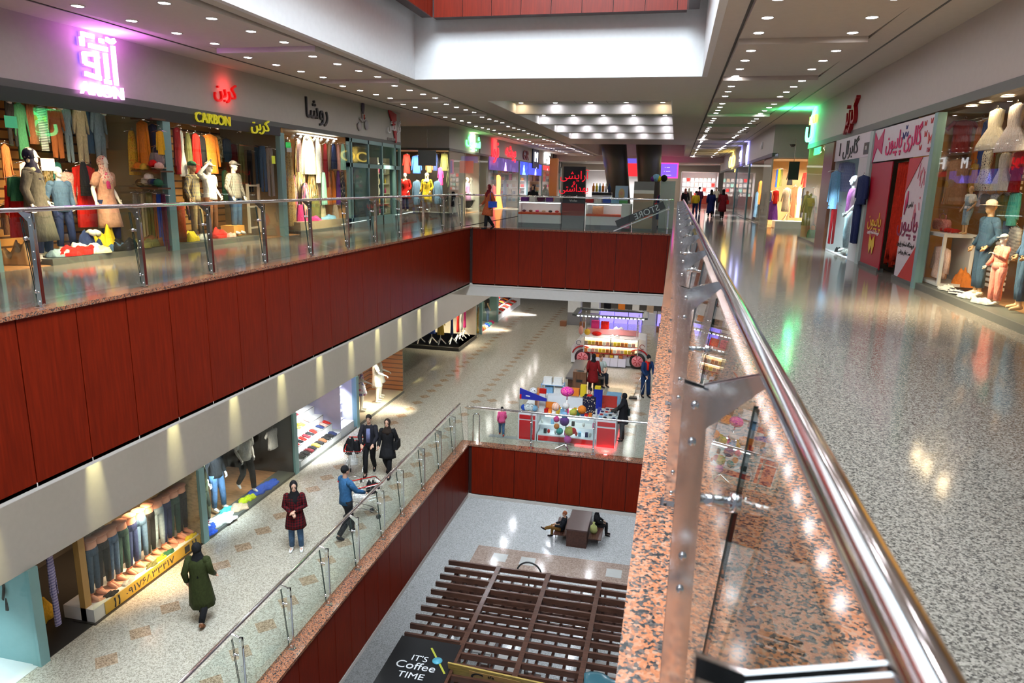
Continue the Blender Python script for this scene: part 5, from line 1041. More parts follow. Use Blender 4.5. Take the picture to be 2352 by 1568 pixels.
# ---------------- far end of the upper floor ----------------
S('wall_back', bx(-18, 9, 78, 78.3, 0, 4.6), M_cream); S('ceiling', bx(-18, 9, 68, 80, 3.9, 4.0), M_ceil); S('wall_back', bx(-18, 9, 67.98, 68.1, 3.9, 4.6), M_white)
S('wall_back', bx(-16, -11.4, 71.5, 72, 0, 4), M_white)
area('far_light', (-4, 73, 3.85), 12, 260, (1, .93, .88), (0, 0, -1), 6)
S('wall_back', bx(-10.9, -10.2, 62, 62.6, 0, 3.9).box(4.2, 5.2, 66.5, 67, 0, 3.9), mat('orange_column', (.55, .22, .05), .5))
room(.4, 4.0, 75.2, 77.8, 0, 3.2, M_whl, M_whl, M_floor, M_whl, '-y'); area('window_light', (2.2, 76.3, 3.15), 3, 420, (1, .96, .95), (0, .1, -1), 1.6)
for k in range(5):
    for j in range(8): item(boxm, c[('white', 'white', 'mint', 'red', 'white', 'lgrey', 'white', 'beige')[(j*3+k*2) % 8]], (.7+j*.42, 77.2, .3+k*.5), 'goods box on the shelves of the bright shop at the far end', 'box', 'goods_box', 'goods in the bright far end shop', sc3=(.3, .2, .34))
MB().box(.5, 3.8, 75.3, 75.8, 0, .9).obj('counter', mat('red_counter', (.5, .06, .03), .5), None, label='red fronted counter of the bright shop at the far end', cat='counter')
room(-9.5, -2.8, 75, 77.8, 0, 3.2, M_whl, M_whl, M_floor, M_whl, '-y'); area('window_light', (-6, 76.3, 3.15), 6, 260, (1, .95, .95), (0, .1, -1), 1.6)
t = thing('lit_screen', 'purple lit screen with a pink border hanging at the far end', 'screen', (-.95, 66.0, 3.12))
MB().cbox((0, 0, 0), (1.95, .12, 1.35)).obj('frame', glow('pink_border', (1, .05, .35), 1.6), t); MB().cbox((0, -.07, 0), (1.75, .02, 1.15)).obj('screen', glow('violet_screen', (.22, .10, .75), 1.2), t)
for i in range(3): text('lettering', ('- ---', '- ----', '--------')[i], .3, .002, glow('white_ink', (.9, .85, 1), 1.5), (0, -.09, .28-i*.33), ROTF, t)
MB().cbox((0, 0, 0), (1.3, .1, 1.1)).obj('lit_screen', glow('red_panel', (.9, .03, .04), 1.2), None, P(1455, 390, 1, 64), 0, 'red lit panel between the two dark columns', 'screen')
MB().cbox((0, 0, 0), (1.6, .1, .6)).obj('lit_screen', glow('blue_panel', (.15, .12, .7), 1.0), None, P(1452, 372, 1, 64.4), 0, 'blue lit panel above the red one between the columns', 'screen')
# the two leaning dark columns beyond the kiosks
M_col = mat('grey_brown_column', (.12, .115, .09), .35, .3, pat='brush')
for i, (xt0, xt1, xb0, xb1) in enumerate([(1380, 1440, 1404, 1440), (1463, 1518, 1470, 1512)]):
    yy = 51.5; a_, b_ = P((xt0+xt1)/2, 335, 1, yy), P((xb0+xb1)/2, 446, 1, yy); d = (b_-a_)/(a_.z-b_.z); r = .88
    top = a_+d*(a_.z-6.4); bot = a_+d*(a_.z-0.0)
    MB().tube([bot, top], [r*.80, r*1.1], 28).obj('column', M_col, None, label=('left leaning dark round column beyond the cosmetics stands', 'right dark round column beyond the cosmetics stands')[i], cat='column')

# ---------------- cosmetics stands behind the far railing ----------------
M_gk = mat('grey_kiosk', (.22, .22, .24), .4); M_ork = mat('orange_stripe', (.80, .10, .02), .4)
def showcase(label, x0, x1, y0, zt):
    t = thing('display_case', label, 'display case', ((x0+x1)/2, y0, 0)); w_ = (x1-x0)/2
    MB().box(-w_, w_, 0, .7, 0, .16).obj('base', M_gk, t); MB().box(-w_, w_, 0, .7, .16, .52).box(-w_, w_, .65, .7, .52, zt).box(-w_, -w_+.03, 0, .7, .5, zt).box(w_-.03, w_, 0, .7, .5, zt).obj('cabinet', M_whl, t)
    MB().box(-w_, w_, -.01, .7, .50, .58).obj('stripe', M_ork, t); MB().box(-w_, w_, 0, .7, zt, zt+.03).obj('top', M_whl, t); MB().box(-w_, w_, 0, .01, .58, zt).obj('glass_front', M_shopglass, t)
    area('case_light', ((x0+x1)/2, y0+.25, zt-.03), .3, 10, (1, 1, 1), (0, .5, -1), (x1-x0)*.9) if False else None
    MB().box(-w_+.04, w_-.04, .04, .07, zt-.03, zt-.005).obj('light_tube', glow('tube_white', (1, 1, 1), 9), t)
    return t
showcase('long white lit display case with an orange stripe, left of the black panel', -6.2, -4.45, 28.3, .98)
showcase('white lit display case with an orange stripe, right of the black panel', -3.45, -1.68, 28.3, .98)
for i in range(6): item(ballm, c[('plum', 'brown', 'hotpink', 'beige', 'black', 'red')[i]], (-6.0+i*.27, 28.5, .585), 'small cosmetics pot in the left white display case', 'cosmetics pot', 'cosmetics_pot', 'pots in the left display case', sc3=(.16, .12, .09))
item(boxm, F('basket', (.55, .22, .10)), (-3.0, 28.55, .585), 'brown woven basket in the right white display case', 'basket', 'basket', sc3=(.42, .2, .3))
for i in range(5): item(boxm, c[('purple', 'white', 'plum', 'purple', 'lgrey')[i]], (-6.0+i*.34, 28.6, 1.01), 'cosmetics box standing on the left white display case: %s' % ('dark purple', 'white', 'plum', 'violet', 'pale grey')[i], 'box', 'cosmetics_box', sc3=(.26, .3, .16+.04*(i % 2)))
t = thing('standing_sign', 'tall black panel with red Persian lettering and white Latin words behind the far railing', 'sign panel', (-3.97, 28.3, 0))
MB().box(-.44, .44, 0, .35, 0, .5).obj('base', M_gk, t); MB().box(-.44, .44, 0, .35, .5, .98).obj('red_panel', mat('brick_red', (.30, .03, .015), .5), t); MB().box(-.44, .44, 0, .35, .98, 2.4).obj('panel', M_black, t)
M_rt = mat('red_letters', (.8, .01, .02), .4, emit=(1, .01, .03), es=.8)
text('lettering', fa('آرایشی'), .44, .006, M_rt, (0, -.01, 2.05), ROTF, t, sx=.95); text('lettering', fa('و'), .26, .006, M_rt, (0, -.01, 1.82), ROTF, t); text('lettering', fa('بهداشتی'), .40, .006, M_rt, (0, -.01, 1.55), ROTF, t, sx=.85)
text('small_lettering', 'Golden  Rose', .12, .004, M_whl, (-.02, -.01, 1.24), ROTF, t, sx=1.2); text('small_lettering', 'Violet', .12, .004, M_whl, (0, -.01, 1.08), ROTF, t, sx=1.1)
def cab(label, x0, x1, y0, rows, dep=.5):
    t = thing('cabinet', label, 'cabinet', ((x0+x1)/2, y0, 0)); w_ = (x1-x0)/2
    for z0, z1, m, nm in rows: MB().box(-w_, w_, 0, dep, z0, z1).obj(nm, m, t)
    return t
M_ply = mat('pale_plywood', (.42, .31, .23), .5)
cab('tall kiosk cabinet with grey top and pale wood panels before the right column', -1.62, -.86, 28.3, [(0, .08, M_gk, 'base'), (.08, .5, M_ply, 'panel'), (.5, .58, M_ork, 'stripe'), (.58, .80, mat('pink_panel', (.6, .35, .3), .5), 'panel'), (.8, 1.42, M_ply, 'panel'), (1.42, 1.55, M_whl, 'shelf'), (1.55, 1.88, M_gk, 'top')])
cab('grey cylinder-like back of a stand with a round logo by the right walkway', -.62, -.06, 28.6, [(0, .1, M_gk, 'base'), (.1, 1.92, mat('silver_panel', (.42, .43, .46), .35), 'panel')])
cab('low white counter with a pink picture beside the pale wood cabinet', -2.05, -1.70, 28.1, [(.08, .5, mat('pink_picture', (.75, .25, .35), .4), 'picture'), (.5, .98, M_whl, 'panel')], .2)
b_ = P(1485, 410, 1, 28.4)
t = thing('poster_stand', 'upright poster with a long haired woman portrait on the stand before the column', 'poster', (-2.1, 28.5, 1.02))
MB().box(-.25, .25, 0, .03, 0, .68).obj('board', mat('poster_blue', (.35, .55, .75), .4), t); mb = MB(); mb.ball((0, -.01, .36), (.12, .02, .22), 12, 8); mb.obj('hair_picture', mat('blond', (.6, .48, .25), .5), t); mb = MB(); mb.ball((0, -.028, .40), (.055, .01, .08), 10, 6); mb.obj('face_picture', M_skin, t); MB().box(-.25, .25, -.012, 0, 0, .12).obj('green_band', mat('green_band', (.08, .4, .08), .5), t)
for i in range(4):
    item(boxm, (c['red'], c['white'], c['blue'], c['sky'])[i], (-3.35+i*.34, 28.55, 1.02), '%s cosmetics carton on the right white display case' % ('red', 'white', 'deep blue', 'light blue')[i], 'box', 'cosmetics_box', sc3=(.3, .35, .14+.05*(i % 3)))
cab('slanted grey bookcase edge with bright bottles left of the big column', -3.4, -2.6, 29.6, [(0, 1.3, M_whl, 'panel'), (1.3, 1.42, M_blk, 'shelf')])
for i in range(6): item(bottle, c[('orange', 'yellow', 'sky', 'orange', 'white', 'navy')[i]], (-3.35+i*.13, 29.7, 1.43), 'tall cosmetics bottle on the stand behind the black panel', 'bottle', 'bottle', 'bottles behind the black panel', 1.6)
for i, (dx, n_, l) in enumerate([(0, 'purple', 'purple balloon'), (.22, 'yellow', 'yellow plush toy'), (.42, 'black', 'black plush toy'), (.12, 'sky', 'blue balloon')]):
    p = P(1500, 412, 1, 28.6); item(ballm, c[n_], (p.x+dx, 28.6, 1.89), l+' on top of the pale wood kiosk cabinet', 'toy', 'balloon' if 'balloon' in l else 'plush_toy', s=.2+.03*i)
# mirrored store lettering film on the far glass
t = thing('window_sticker', 'white mirrored store lettering on the glass of the far railing', 'sticker', (-1.25, YF+.06, .66)); t.rotation_euler = (0, -.42, 0); t.scale = (1.25, 1, 1.25)
MB().box(-.75, .75, -.003, .0, -.10, .12).obj('film', mat('dark_film', (.06, .05, .05), .4), t); o_ = text('lettering', 'STORE', .26, .002, M_whl, (.2, -.008, 0), ROTF, t, sx=-1.0)
MB().box(-.9, .85, -.004, .0, -.16, -.13).obj('stripe', M_whl, t)

# ---------------- people of the upper floor ----------------
def person(label, fx, fy, z, h, rz, pose, wearing, skin=M_skin, vox=.011, loc=None, slim=1.0, **k):
    p = Vector(loc) if loc else P(fx, fy, 2, z)
    return figure('person', label, 'person', p, h, rz, pose, skin, wearing, person=True, voxel=vox, slim=slim, **k)
Wc = c
person('woman seen from behind in black headscarf and long dark blue coat, right walkway', 1630, 499, 0, 1.58, 0, WALK, [('coat', F('deepblue', (.015, .025, .13)), .28), ('hijab', c['black'], .35), ('trousers', c['black']), ('shoes', c['black'])], vox=.016)
person('woman in a black headscarf, maroon coat and a red bag, rightmost walker', 1657, 502, 0, 1.62, .1, WALK2, [('coat', c['maroon'], .45), ('hijab', c['black'], .38), ('trousers', c['black']), ('shoes', c['black']), ('bag', c['red'], 'r')], vox=.016)
person('person in a bright yellow sweater and dark jeans seen from behind', 1595, 497, 0, 1.48, .1, WALK, [('top', c['yellow'], -.1), ('trousers', c['navy']), ('hair', c['black']), ('shoes', c['blue'])], vox=.016)
person('woman in a long black coat and reddish headscarf standing left of the yellow sweater', 1571, 490, 0, 1.60, .2, POSE, [('coat', c['black'], .3), ('hijab', F('dustyred', (.35, .12, .10)), .2), ('shoes', c['black'])], vox=.018)
person('man in a dark striped jacket ahead of the yellow sweater', 1603, 488, 0, 1.72, 0, WALK, [('top', c['plum'], -.12), ('trousers', c['navy']), ('hair', c['black']), ('shoes', c['black'])], vox=.018)
person('man in a grey t-shirt facing this way between the two dark coats', 1642, 480, 0, 1.72, PI, WALK, [('top', c['lgrey'], -.1, 'short'), ('trousers', c['black']), ('hair', c['black']), ('shoes', c['black'])], vox=.018)
person('woman in a pale headscarf far down the right walkway', 1580, 478, 0, 1.62, 0, POSE, [('coat', c['grey'], .4), ('hijab', c['lgrey'], .2), ('shoes', c['black'])], vox=.02)
person('woman in an orange brown shawl holding a blue bag behind the left far railing', 1122, 527, 0, 1.62, PI*.75, WALK, [('coat', F('orangebrown', (.40, .09, .03)), .55), ('hijab', c['maroon'], .25), ('trousers', c['black']), ('shoes', c['black']), ('bag', c['blue'], 'l')], vox=.014)
person('saleswoman in a black headscarf standing behind the left white display case', 0, 0, 0, 1.62, PI, FOLD, [('coat', c['black'], .4), ('hijab', c['black'], .25), ('shoes', c['black'])], vox=.014, loc=(-6.15, 31.0, 0))
person('woman in a striped black top with a dark headscarf farther behind the left display case', 0, 0, 0, 1.66, PI*.8, POSE, [('coat', c['stripe'], .6), ('hijab', c['grey'], .25), ('shoes', c['black'])], vox=.018, loc=(-7.6, 42, 0))
person('woman in a dark headscarf and red bag behind the pale wood cabinet', 0, 0, 0, 1.60, 0, POSE, [('coat', c['navy'], .4), ('hijab', c['navy'], .25), ('bag', c['red'], 'l'), ('shoes', c['black'])], vox=.018, loc=(-.55, 30.6, 0))

# ---------------- middle floor, left shops (front at x=WM) ----------------
ZT = -4.62; M_dlam = mat('dark_laminate', (.03, .028, .026), .35); M_stone = mat('stone_wall', (.55, .42, .22), .7, pat='wood', stretch=(4, 4, 9), scale=2)
M_brick = mat('orange_brick_wall', (.62, .25, .07), .6, pat='stripes', scale=1.8, axis='Z', col2=(.16, .06, .02), th=.12)
room(-12.5, WM-.02, 4.0, 8.35, ZM, ZT+.5, mat('cool_wall', (.55, .75, .78)), M_teal, M_whl, M_whl, '+x'); pane(WM, WM+.012, 4, 8.35, ZM+.02, ZT)
area('window_light', (-10.1, 7.4, ZT-.05), .2, 40, (.75, .95, 1), (-.75, 0, -1), 2.5)
room(-12.5, WM-.02, 8.5, 12.6, ZM, ZT+.5, M_dwall, M_stone, M_dlam, M_dwall, '+x')
for y_ in (8.42, 12.7, 16.72, 20.7): S('trim_13', bx(WM-.12, WM+.05, y_-.09, y_+.09, ZM, ZT), M_teal)
pane(WM, WM+.012, 9.52, 12.6, ZM+.05, ZT)
pl = thing('display_platform', 'white platform with a yellow front panel under the row of jeans leg mannequins', 'platform', (-10.25, 11.05, ZM))
MB().box(-.34, .33, -1.5, 1.5, .02, .28).obj('board', M_whl, pl); MB().box(.33, .345, -1.25, 1.5, .03, .27).obj('yellow_panel', mat('yellow_panel', (.62, .38, .03), .4), pl)
text('lettering', '۰۹۱۷۶۸۳۳۴۱۷', .20, .003, M_blk, (.348, -.05, .14), ROTL, pl, sx=1.35)
MB().prism([(.346, .98, .06), (.346, 1.14, .06), (.346, 1.14, .22), (.346, .98, .22)], (.003, 0, 0)).obj('emblem', M_blk, pl)
for dy in (-1.02, -.92, 1.24, 1.34): 
    MB().tube([(.346, dy, .05), (.346, dy+.02, .14), (.346, dy, .24)], [.02, .014, .022], 6).obj('leg_picture', M_blk, pl)
S('baseboard_left', bx(WM-.45, WM+.03, 9.5, 12.6, ZM, ZM+.02), M_dlam)
MB().box(-.06, .06, -.07, .07, 0, 1.78).obj('wooden_post', mat('light_post', (.50, .30, .10), .5), None, (-10.15, 9.62, ZM), label='pale wooden post at the near end of the jeans window', cat='post')
area('window_light', (-10.0, 11.1, ZT-.03), .15, 85, (1, .66, .38), (-.75, 0, -1), 2.7)
# leg mannequins: waist disc, legs, feet; jeans as a part
def legs_proto():
    J = dict(BASE); mb = MB()
    mb.tube([(0, 0, 1.12), (0, 0, 1.05), (0, 0, .93), (0, .0, .86)], [(.13, .10), (.15, .115), (.165, .125), (.16, .12)], 18, up=(1, 0, 0))
    for q in 'lr':
        H_, K, A, T = V(J[q+'h']), V(J[q+'k']), V(J[q+'a']), V(J[q+'t'])
        mb.tube([H_, H_.lerp(K, .5), K, K.lerp(A, .35), A], [.088, .075, .052, .054, .034], 12); d = T-A
        mb.tube([A-d*.28-Vector((0, 0, .03)), A-Vector((0, 0, .02)), A+d*.5-Vector((0, 0, .01)), T+d*.2], [.034, .044, .042, .028], 10)
    mb.tube([(0, 0, 1.115), (0, 0, 1.135)], [(.175, .14), (.165, .13)], 20, up=(1, 0, 0)); mb.cyl((0, .03, -.01), (0, .03, .012), .2, 20)
    me = mb.mesh('leg_mannequin', M_manp)
    tr = MB(); tr.tube([(0, 0, .98), (0, 0, .93), (0, 0, .85)], [(.165, .13), (.175, .135), (.18, .138)], 18, up=(1, 0, 0))
    for q in 'lr':
        H_, K, A = V(J[q+'h']), V(J[q+'k']), V(J[q+'a']); tr.tube([H_, H_.lerp(K, .4), K, K.lerp(A, .3), K.lerp(A, .86)], [.098, .088, .066, .064, .050], 14, rip=.05, k=4)
    return me, tr.mesh('jeans', Mc['denim'])
LM, LJ = legs_proto()
jn = [('bluejean', 'blue grey'), ('black', 'black'), ('denim', 'mid blue'), ('bgreen', 'dark green blue'), ('navy', 'navy'), ('denim', 'washed blue'), ('black', 'deep black'), ('ldenim', 'pale green blue'), ('navy', 'dark navy'), ('bgreen', 'dark teal'), ('black', 'black straight')]
ordn = ['nearest', 'second', 'third', 'fourth', 'fifth', 'sixth', 'seventh', 'eighth', 'ninth', 'tenth', 'farthest']
for i, (m, l) in enumerate(jn):
    o = part('leg_mannequin', LM, None); tag(o, 'salmon leg mannequin in %s jeans, %s of the window row' % (l, ordn[i]), 'mannequin', 'jeans leg mannequins'); o.location = (-10.2, 9.9+i*.25, ZM+.285); o.rotation_euler = (0, 0, -PI/2+.12*(-1)**i); o.scale = (.86, .86, 1.06)
    part('jeans', LJ, o, c[m])
for i, (yy, n_, l) in enumerate([(10.05, 'black', 'dark folded jeans'), (10.5, 'lgrey', 'grey white folded jeans'), (11.15, 'olive', 'khaki folded jeans'), (11.4, 'yellow', 'yellow folded trousers'), (11.62, 'green', 'dark green folded trousers'), (12.35, 'yellow', 'yellow and black folded trousers')]):
    heap('folded_jeans', l+' lying at the front of the white jeans platform', 'folded clothes', c[n_], (-9.99, yy, ZM+.285), .14, .30, .07, 0, 100+i)
heap('basket', 'yellow plastic basket of goods on the dark shop floor left of the jeans window', 'basket', c['mustard'], (-11.0, 9.3, ZM+.02), .5, .6, .4, 0, 110)
wear([('coat', 112, 1270, 1450, 22, c['plaidb'], 'patterned purple coat hanging in the doorway', -10.1), ('coat', 20, 1330, 1400, 44, c['black'], 'black coat on a pale mannequin at the lower left corner', -10.4)], 0, -10.2, 'beside the jeans shop', None)
# dark menswear window
room(-12.0, WM-.02, 12.8, 16.62, ZM, ZT+.5, M_dlam, M_dlam, M_wfl, M_dwall, '+x'); pane(WM, WM+.012, 12.8, 16.62, ZM+.08, ZT); S('baseboard_left', bx(WM-.5, WM+.03, 12.8, 16.62, ZM, ZM+.07), M_dkgrey)
area('window_light', (-10.05, 13.7, ZT-.03), .15, 60, (.72, .9, 1), (-.75, 0, -1), 1.8); area('window_light', (-10.05, 15.6, ZT-.03), .15, 12, (1, .9, .75), (-.1, 0, -1), 1.2)
for i, (x_, yy, top, tr, l) in enumerate([(-10.3, 13.25, c['camo'], c['camo'], 'mannequin in camouflage jacket and trousers'), (-10.5, 14.05, c['black'], c['denim'], 'mannequin in a black jacket and blue jeans'), (-10.45, 15.2, c['lgrey'], c['black'], 'white mannequin in a grey t-shirt and black trousers')]):
    figure('mannequin', l+' in the dark menswear window', 'mannequin', (x_, yy, ZM+.08), 1.75, -PI/2+(.5, -.2, -.5)[i], (POSE, POSE, WALK)[i], M_manw, [('top', top, -.16, 'long' if i < 2 else 'short'), ('trousers', tr)], voxel=.014)
for i, (x_, yy, n_, sx_, sy_, l) in enumerate([(-10.1, 13.05, 'blue', .5, .6, 'deep blue cloth'), (-10.08, 13.6, 'white', .5, .8, 'bright white cloth'), (-10.25, 14.0, 'teal', .3, .5, 'turquoise cloth'), (-10.08, 14.25, 'beige', .4, .5, 'coiled beige belt and cloth'), (-10.15, 14.75, 'yellow', .3, .5, 'neon yellow cloth'), (-10.12, 15.45, 'blue', .45, 1.0, 'blue jersey cloth'), (-10.4, 13.3, 'maroon', .4, .5, 'dark red cloth')]):
    heap('cloth', l+' spread on the floor of the dark menswear window', 'clothes', c[n_] if n_ != 'yellow' else F('neon', (.62, .75, .02)), (x_, yy, ZM+.075), sx_, sy_, .10, 0, 120+i)
wear([('tee', 625, 985, 1030, 34, c['white'], 'white t-shirt with a dark print hanging', -10.4)], 0, -10.4, 'in the dark menswear window', None)
# shoe shop
room(-11.6, WM-.02, 16.8, 20.62, ZM, ZT+.5, M_whl, M_whl, M_whl, M_whl, '+x'); pane(WM, WM+.012, 16.8, 20.62, ZM+.02, ZT)
area('window_light', (-10.1, 18.2, ZT-.03), .2, 150, (.95, .97, 1), (-.75, 0, -1), 2.6); area('window_light', (-10.2, 20.1, ZT-.03), .2, 90, (.70, .70, 1), (-.75, 0, -1), 1.2)
tiers = [(-10.05, .26), (-10.35, .52), (-10.65, .78), (-10.95, 1.04), (-11.25, 1.30)]
ms = MB()
for i, (x_, z_) in enumerate(tiers): ms.box(x_-.15, x_+.15, 17.05, 19.35 if i else 19.6, ZM, ZM+z_-.02)
sh_ = MB().box(-11.4, -9.93, 16.95, 19.6, ZM, ZM+.02); 
u = thing('tiered_display', 'white five tier shoe display in the shoe shop window', 'display stand', (0, 0, 0))
for i, (x_, z_) in enumerate(tiers): MB().box(x_-.15, x_+.15, 17.0, 19.5, ZM, ZM+z_-.002).obj('tier', M_whl, u); MB().box(x_+.15, x_+.155, 17.0, 19.5, ZM+z_-.018, ZM+z_).obj('tier_edge', M_dkgrey, u)
rowcols = [['black', 'black', 'maroon', 'black', 'mustard', 'black', 'brown', 'black', 'black', 'navy'], ['black', 'red', 'black', 'red', 'maroon', 'black', 'red', 'grey', 'navy', 'pink', 'red'], ['black', 'hotpink', 'red', 'dred', 'yellow', 'yellow', 'beige', 'pink'], ['black', 'red', 'navy', 'rust', 'pink', 'white', 'dred'], ['red', 'white', 'brown', 'plum', 'orange']]
tn = ['lowest', 'second', 'middle', 'fourth', 'top']; heel = MB(); heel.tube([(0, -.11, .075), (0, 0, .055), (0, .13, .018)], [(.028, .03), (.034, .028), (.030, .012)], 10, up=(1, 0, 0)); heel.cyl((0, -.11, .0), (0, -.11, .07), .008, 6); heel_me = heel.mesh('heeled_shoe', M_white)
for r_, cols in enumerate(rowcols):
    for j, n_ in enumerate(cols):
        for dd in (0, .075):
            o = part('shoe', heel_me if r_ in (1, 2, 3) else sneaker, None, c[n_]); o.location = (tiers[r_][0]+.02, 17.2+j*.215+dd, ZM+tiers[r_][1]+.005); o.rotation_euler = (0, 0, -PI/2+.15*((j % 3)-1)); tag(o, '%s shoe of a pair on the %s tier of the white shoe display' % ({'dred': 'dark red', 'hotpink': 'bright pink', 'lgrey': 'light grey', 'sky': 'pale blue'}.get(n_, n_), tn[r_]), 'shoe', 'shoes on the %s tier, %s' % (tn[r_], n_))
M_viol = mat('violet_panel', (.62, .60, .86), .4)
S('wall_shop', bx(-11.5, -11.47, 19.62, 20.55, ZM, ZT).box(-11.0, -9.95, 19.60, 19.63, ZM+.3, ZT), M_viol)
u = thing('wall_shelves', 'white glass shelves with violet light at the far end of the shoe shop', 'shelf', (0, 0, 0))
for k in range(5): MB().box(-11.4, -10.3, 19.66, 20.55, ZM+.35+k*.28, ZM+.36+k*.28).obj('shelf_board', M_whl, u)
MB().box(-11.4, -9.95, 19.66, 20.55, ZM, ZM+.3).obj('base', M_whl, u)
for k in range(5):
    for j in range(4): 
        n_ = ('navy', 'purple', 'hotpink', 'navy', 'black', 'blue')[(k*2+j) % 6]
        o = part('shoe', heel_me, None, c[n_]); o.location = (-10.42-.1*(j % 2), 19.8+j*.2, ZM+.365+k*.28); o.rotation_euler = (0, 0, -PI/2); tag(o, '%s shoe on the %s violet lit shelf of the shoe shop' % ({'hotpink': 'bright pink'}.get(n_, n_), tn[k]), 'shoe', 'shoes on the violet %s shelf, %s' % (tn[k], n_))
for j, n_ in enumerate(['lgrey', 'brown', 'rust', 'leopard']): item(boxm, c[n_], (-11.0+.05*j, 18.9+.15*j, ZM+1.32), '%s handbag on the top tier of the shoe display' % {'lgrey': 'pale grey'}.get(n_, n_), 'handbag', 'handbag', sc3=(.12, .14, .18))
# dress mannequins
room(-11.3, WM-.02, 20.8, 24.85, ZM, ZT+.5, M_brick, M_brick, M_cream, M_cream, '+x'); pane(WM, WM+.012, 20.8, 24.9, ZM+.08, ZT); S('baseboard_left', bx(WM-.9, WM-.01, 20.8, 24.9, ZM, ZM+.08), M_cream); S('baseboard_left', bx(WM-.01, WM+.03, 16.8, 24.9, ZM, ZM+.07), M_dkgrey)
area('window_light', (-10.05, 22.8, ZT-.03), .2, 110, (1, .86, .65), (-.8, 0, -1), 3.6)
for i, (yy, top, k, l) in enumerate([(21.2, c['cream'], 'dress', 'mannequin in a long cream top over black leggings'), (22.1, c['dress_p'], 'dress', 'mannequin in a pink and violet printed short dress'), (23.2, c['lgrey'], 'dress', 'mannequin in a pale grey short dress'), (23.75, c['white'], 'dress', 'mannequin in a white short dress reaching one arm out')]):
    figure('mannequin', l+' before the orange brick wall', 'mannequin', (-10.3-.12*(i % 2), yy, ZM+.085), 1.72, -PI/2+.5, dict(POSE, re=(.28, .08, 1.2), rw=(.34, .30, 1.12)) if i else POSE, M_manw, [('dress', top, .62, 'short')]+([('trousers', c['black'])] if i == 0 else []), voxel=.014, base=M_cream)
# box shop beyond the side passage
room(-13.2, WM-.03, 32.3, 35.4, ZM+.15, ZT+.6, mat('dark_green_wall', (.05, .09, .07), .5), M_cream, M_whl, M_cream, '+x', near=False); pane(-13.2, WM, 32.25, 32.262, ZM+.16, ZT+.6)
S('baseboard_left', bx(-13.2, WM+.02, 32.15, 35.4, ZM, ZM+.16), M_dlam); area('window_light', (-11.2, 33.2, ZT+.5), 2.2, 170, (1, .86, .62), (0, .2, -1), .6)
for i, (x_, yy, n_, l) in enumerate([(-12.1, 32.7, 'olive', 'olive coat'), (-11.5, 32.8, 'blue', 'blue skirt and coat'), (-11.0, 32.7, 'mustard', 'mustard coat'), (-10.5, 33.0, 'navy', 'navy coat'), (-10.4, 33.7, 'red', 'red coat'), (-10.4, 34.3, 'lgrey', 'grey striped coat'), (-10.4, 34.9, 'hotpink', 'bright red pink coat')]):
    s_ = thing('coat_stand', 'white tripod stand holding the %s in the corner box shop' % l, 'stand', (x_, yy, ZM+.16)); p_ = MB().cyl((0, 0, .25), (0, 0, 1.5), .022, 8).obj('pole', M_whl, s_)
    for k in range(3): MB().beam((0, 0, .32), (.26*math.cos(k*2.1+.4), .26*math.sin(k*2.1+.4), .02), .045, .045).obj('leg', M_whl, s_)
    garment('coat', 'coat', l+' on a white tripod stand in the corner box shop', 'coat', c[n_], (x_, yy, ZM+1.75), .50, 1.1, (0 if i < 3 else PI/2)+.2, hang=False)
S('wall_left', bx(-16, WM-.2, 32.3, 32.5, ZT+.6, -2.3).box(-16.1, -16, 24, 33, ZM, -2.3), M_white)
room(-12.5, WM-.02, 35.5, 40, ZM, ZT+.5, M_cream, M_teal, M_cream, M_cream, '+x'); pane(WM, WM+.012, 35.6, 40, ZM+.05, ZT); area('window_light', (-10.1, 37.8, ZT-.03), .2, 100, (1, .9, .75), (-.75, 0, -1), 3.8)
S('trim_13', bx(WM-.1, WM+.05, 36.3, 36.45, ZM, ZT).box(WM-.1, WM+.05, 39.9, 40.1, ZM, ZT), M_teal)
figure('mannequin', 'male mannequin in a black t-shirt and jeans in the glass shop past the box shop', 'mannequin', (-10.25, 38.9, ZM+.1), 1.78, -PI/2+.6, POSE, M_mant, [('top', c['black'], -.12, 'short'), ('trousers', c['denim'])], voxel=.014)
figure('mannequin', 'mannequin in pale stripes and blue jeans beside the black t-shirt mannequin', 'mannequin', (-10.4, 37.4, ZM+.1), 1.72, -PI/2+.4, POSE, M_manw, [('top', c['stripe'], -.12), ('trousers', c['denim'])], voxel=.014)
for i, n_ in enumerate(['mustard', 'red', 'orange', 'lgrey', 'blue', 'teal', 'hotpink']): heap('cloth', '%s goods on the window floor near the black t-shirt mannequin' % {'lgrey': 'light grey', 'hotpink': 'bright pink'}.get(n_, n_), 'clothes', c[n_], (-10.12, 36.6+i*.45, ZM+.06), .35, .4, .18, 0, 140+i)
wear([('scarf', 1092, 712, 765, 10, F('goldflower', (.75, .5, .05), pat='floral', scale=16, col2=(.15, .02, .01)), 'gold and red flower garland', -10.2), ('scarf', 1101, 706, 755, 8, c['leopard'], 'brown and gold flower garland', -10.2)], 0, -10.2, 'hanging in the glass shop past the box shop', None)
room(-12.5, WM-.02, 40.1, 46.5, ZM, ZT+.5, M_whl, M_whl, M_whl, M_whl, '+x'); area('window_light', (-10.1, 43, ZT-.03), .3, 130, (1, .95, .95), (-.75, 0, -1), 5)
u = thing('tiered_display', 'white stepped shoe display of the farthest middle floor shop', 'display stand', (0, 0, 0))
for i in range(4): MB().box(-10.4-i*.35, -10.05-i*.35, 40.5, 46, ZM, ZM+.3+i*.25).obj('tier', M_whl, u)
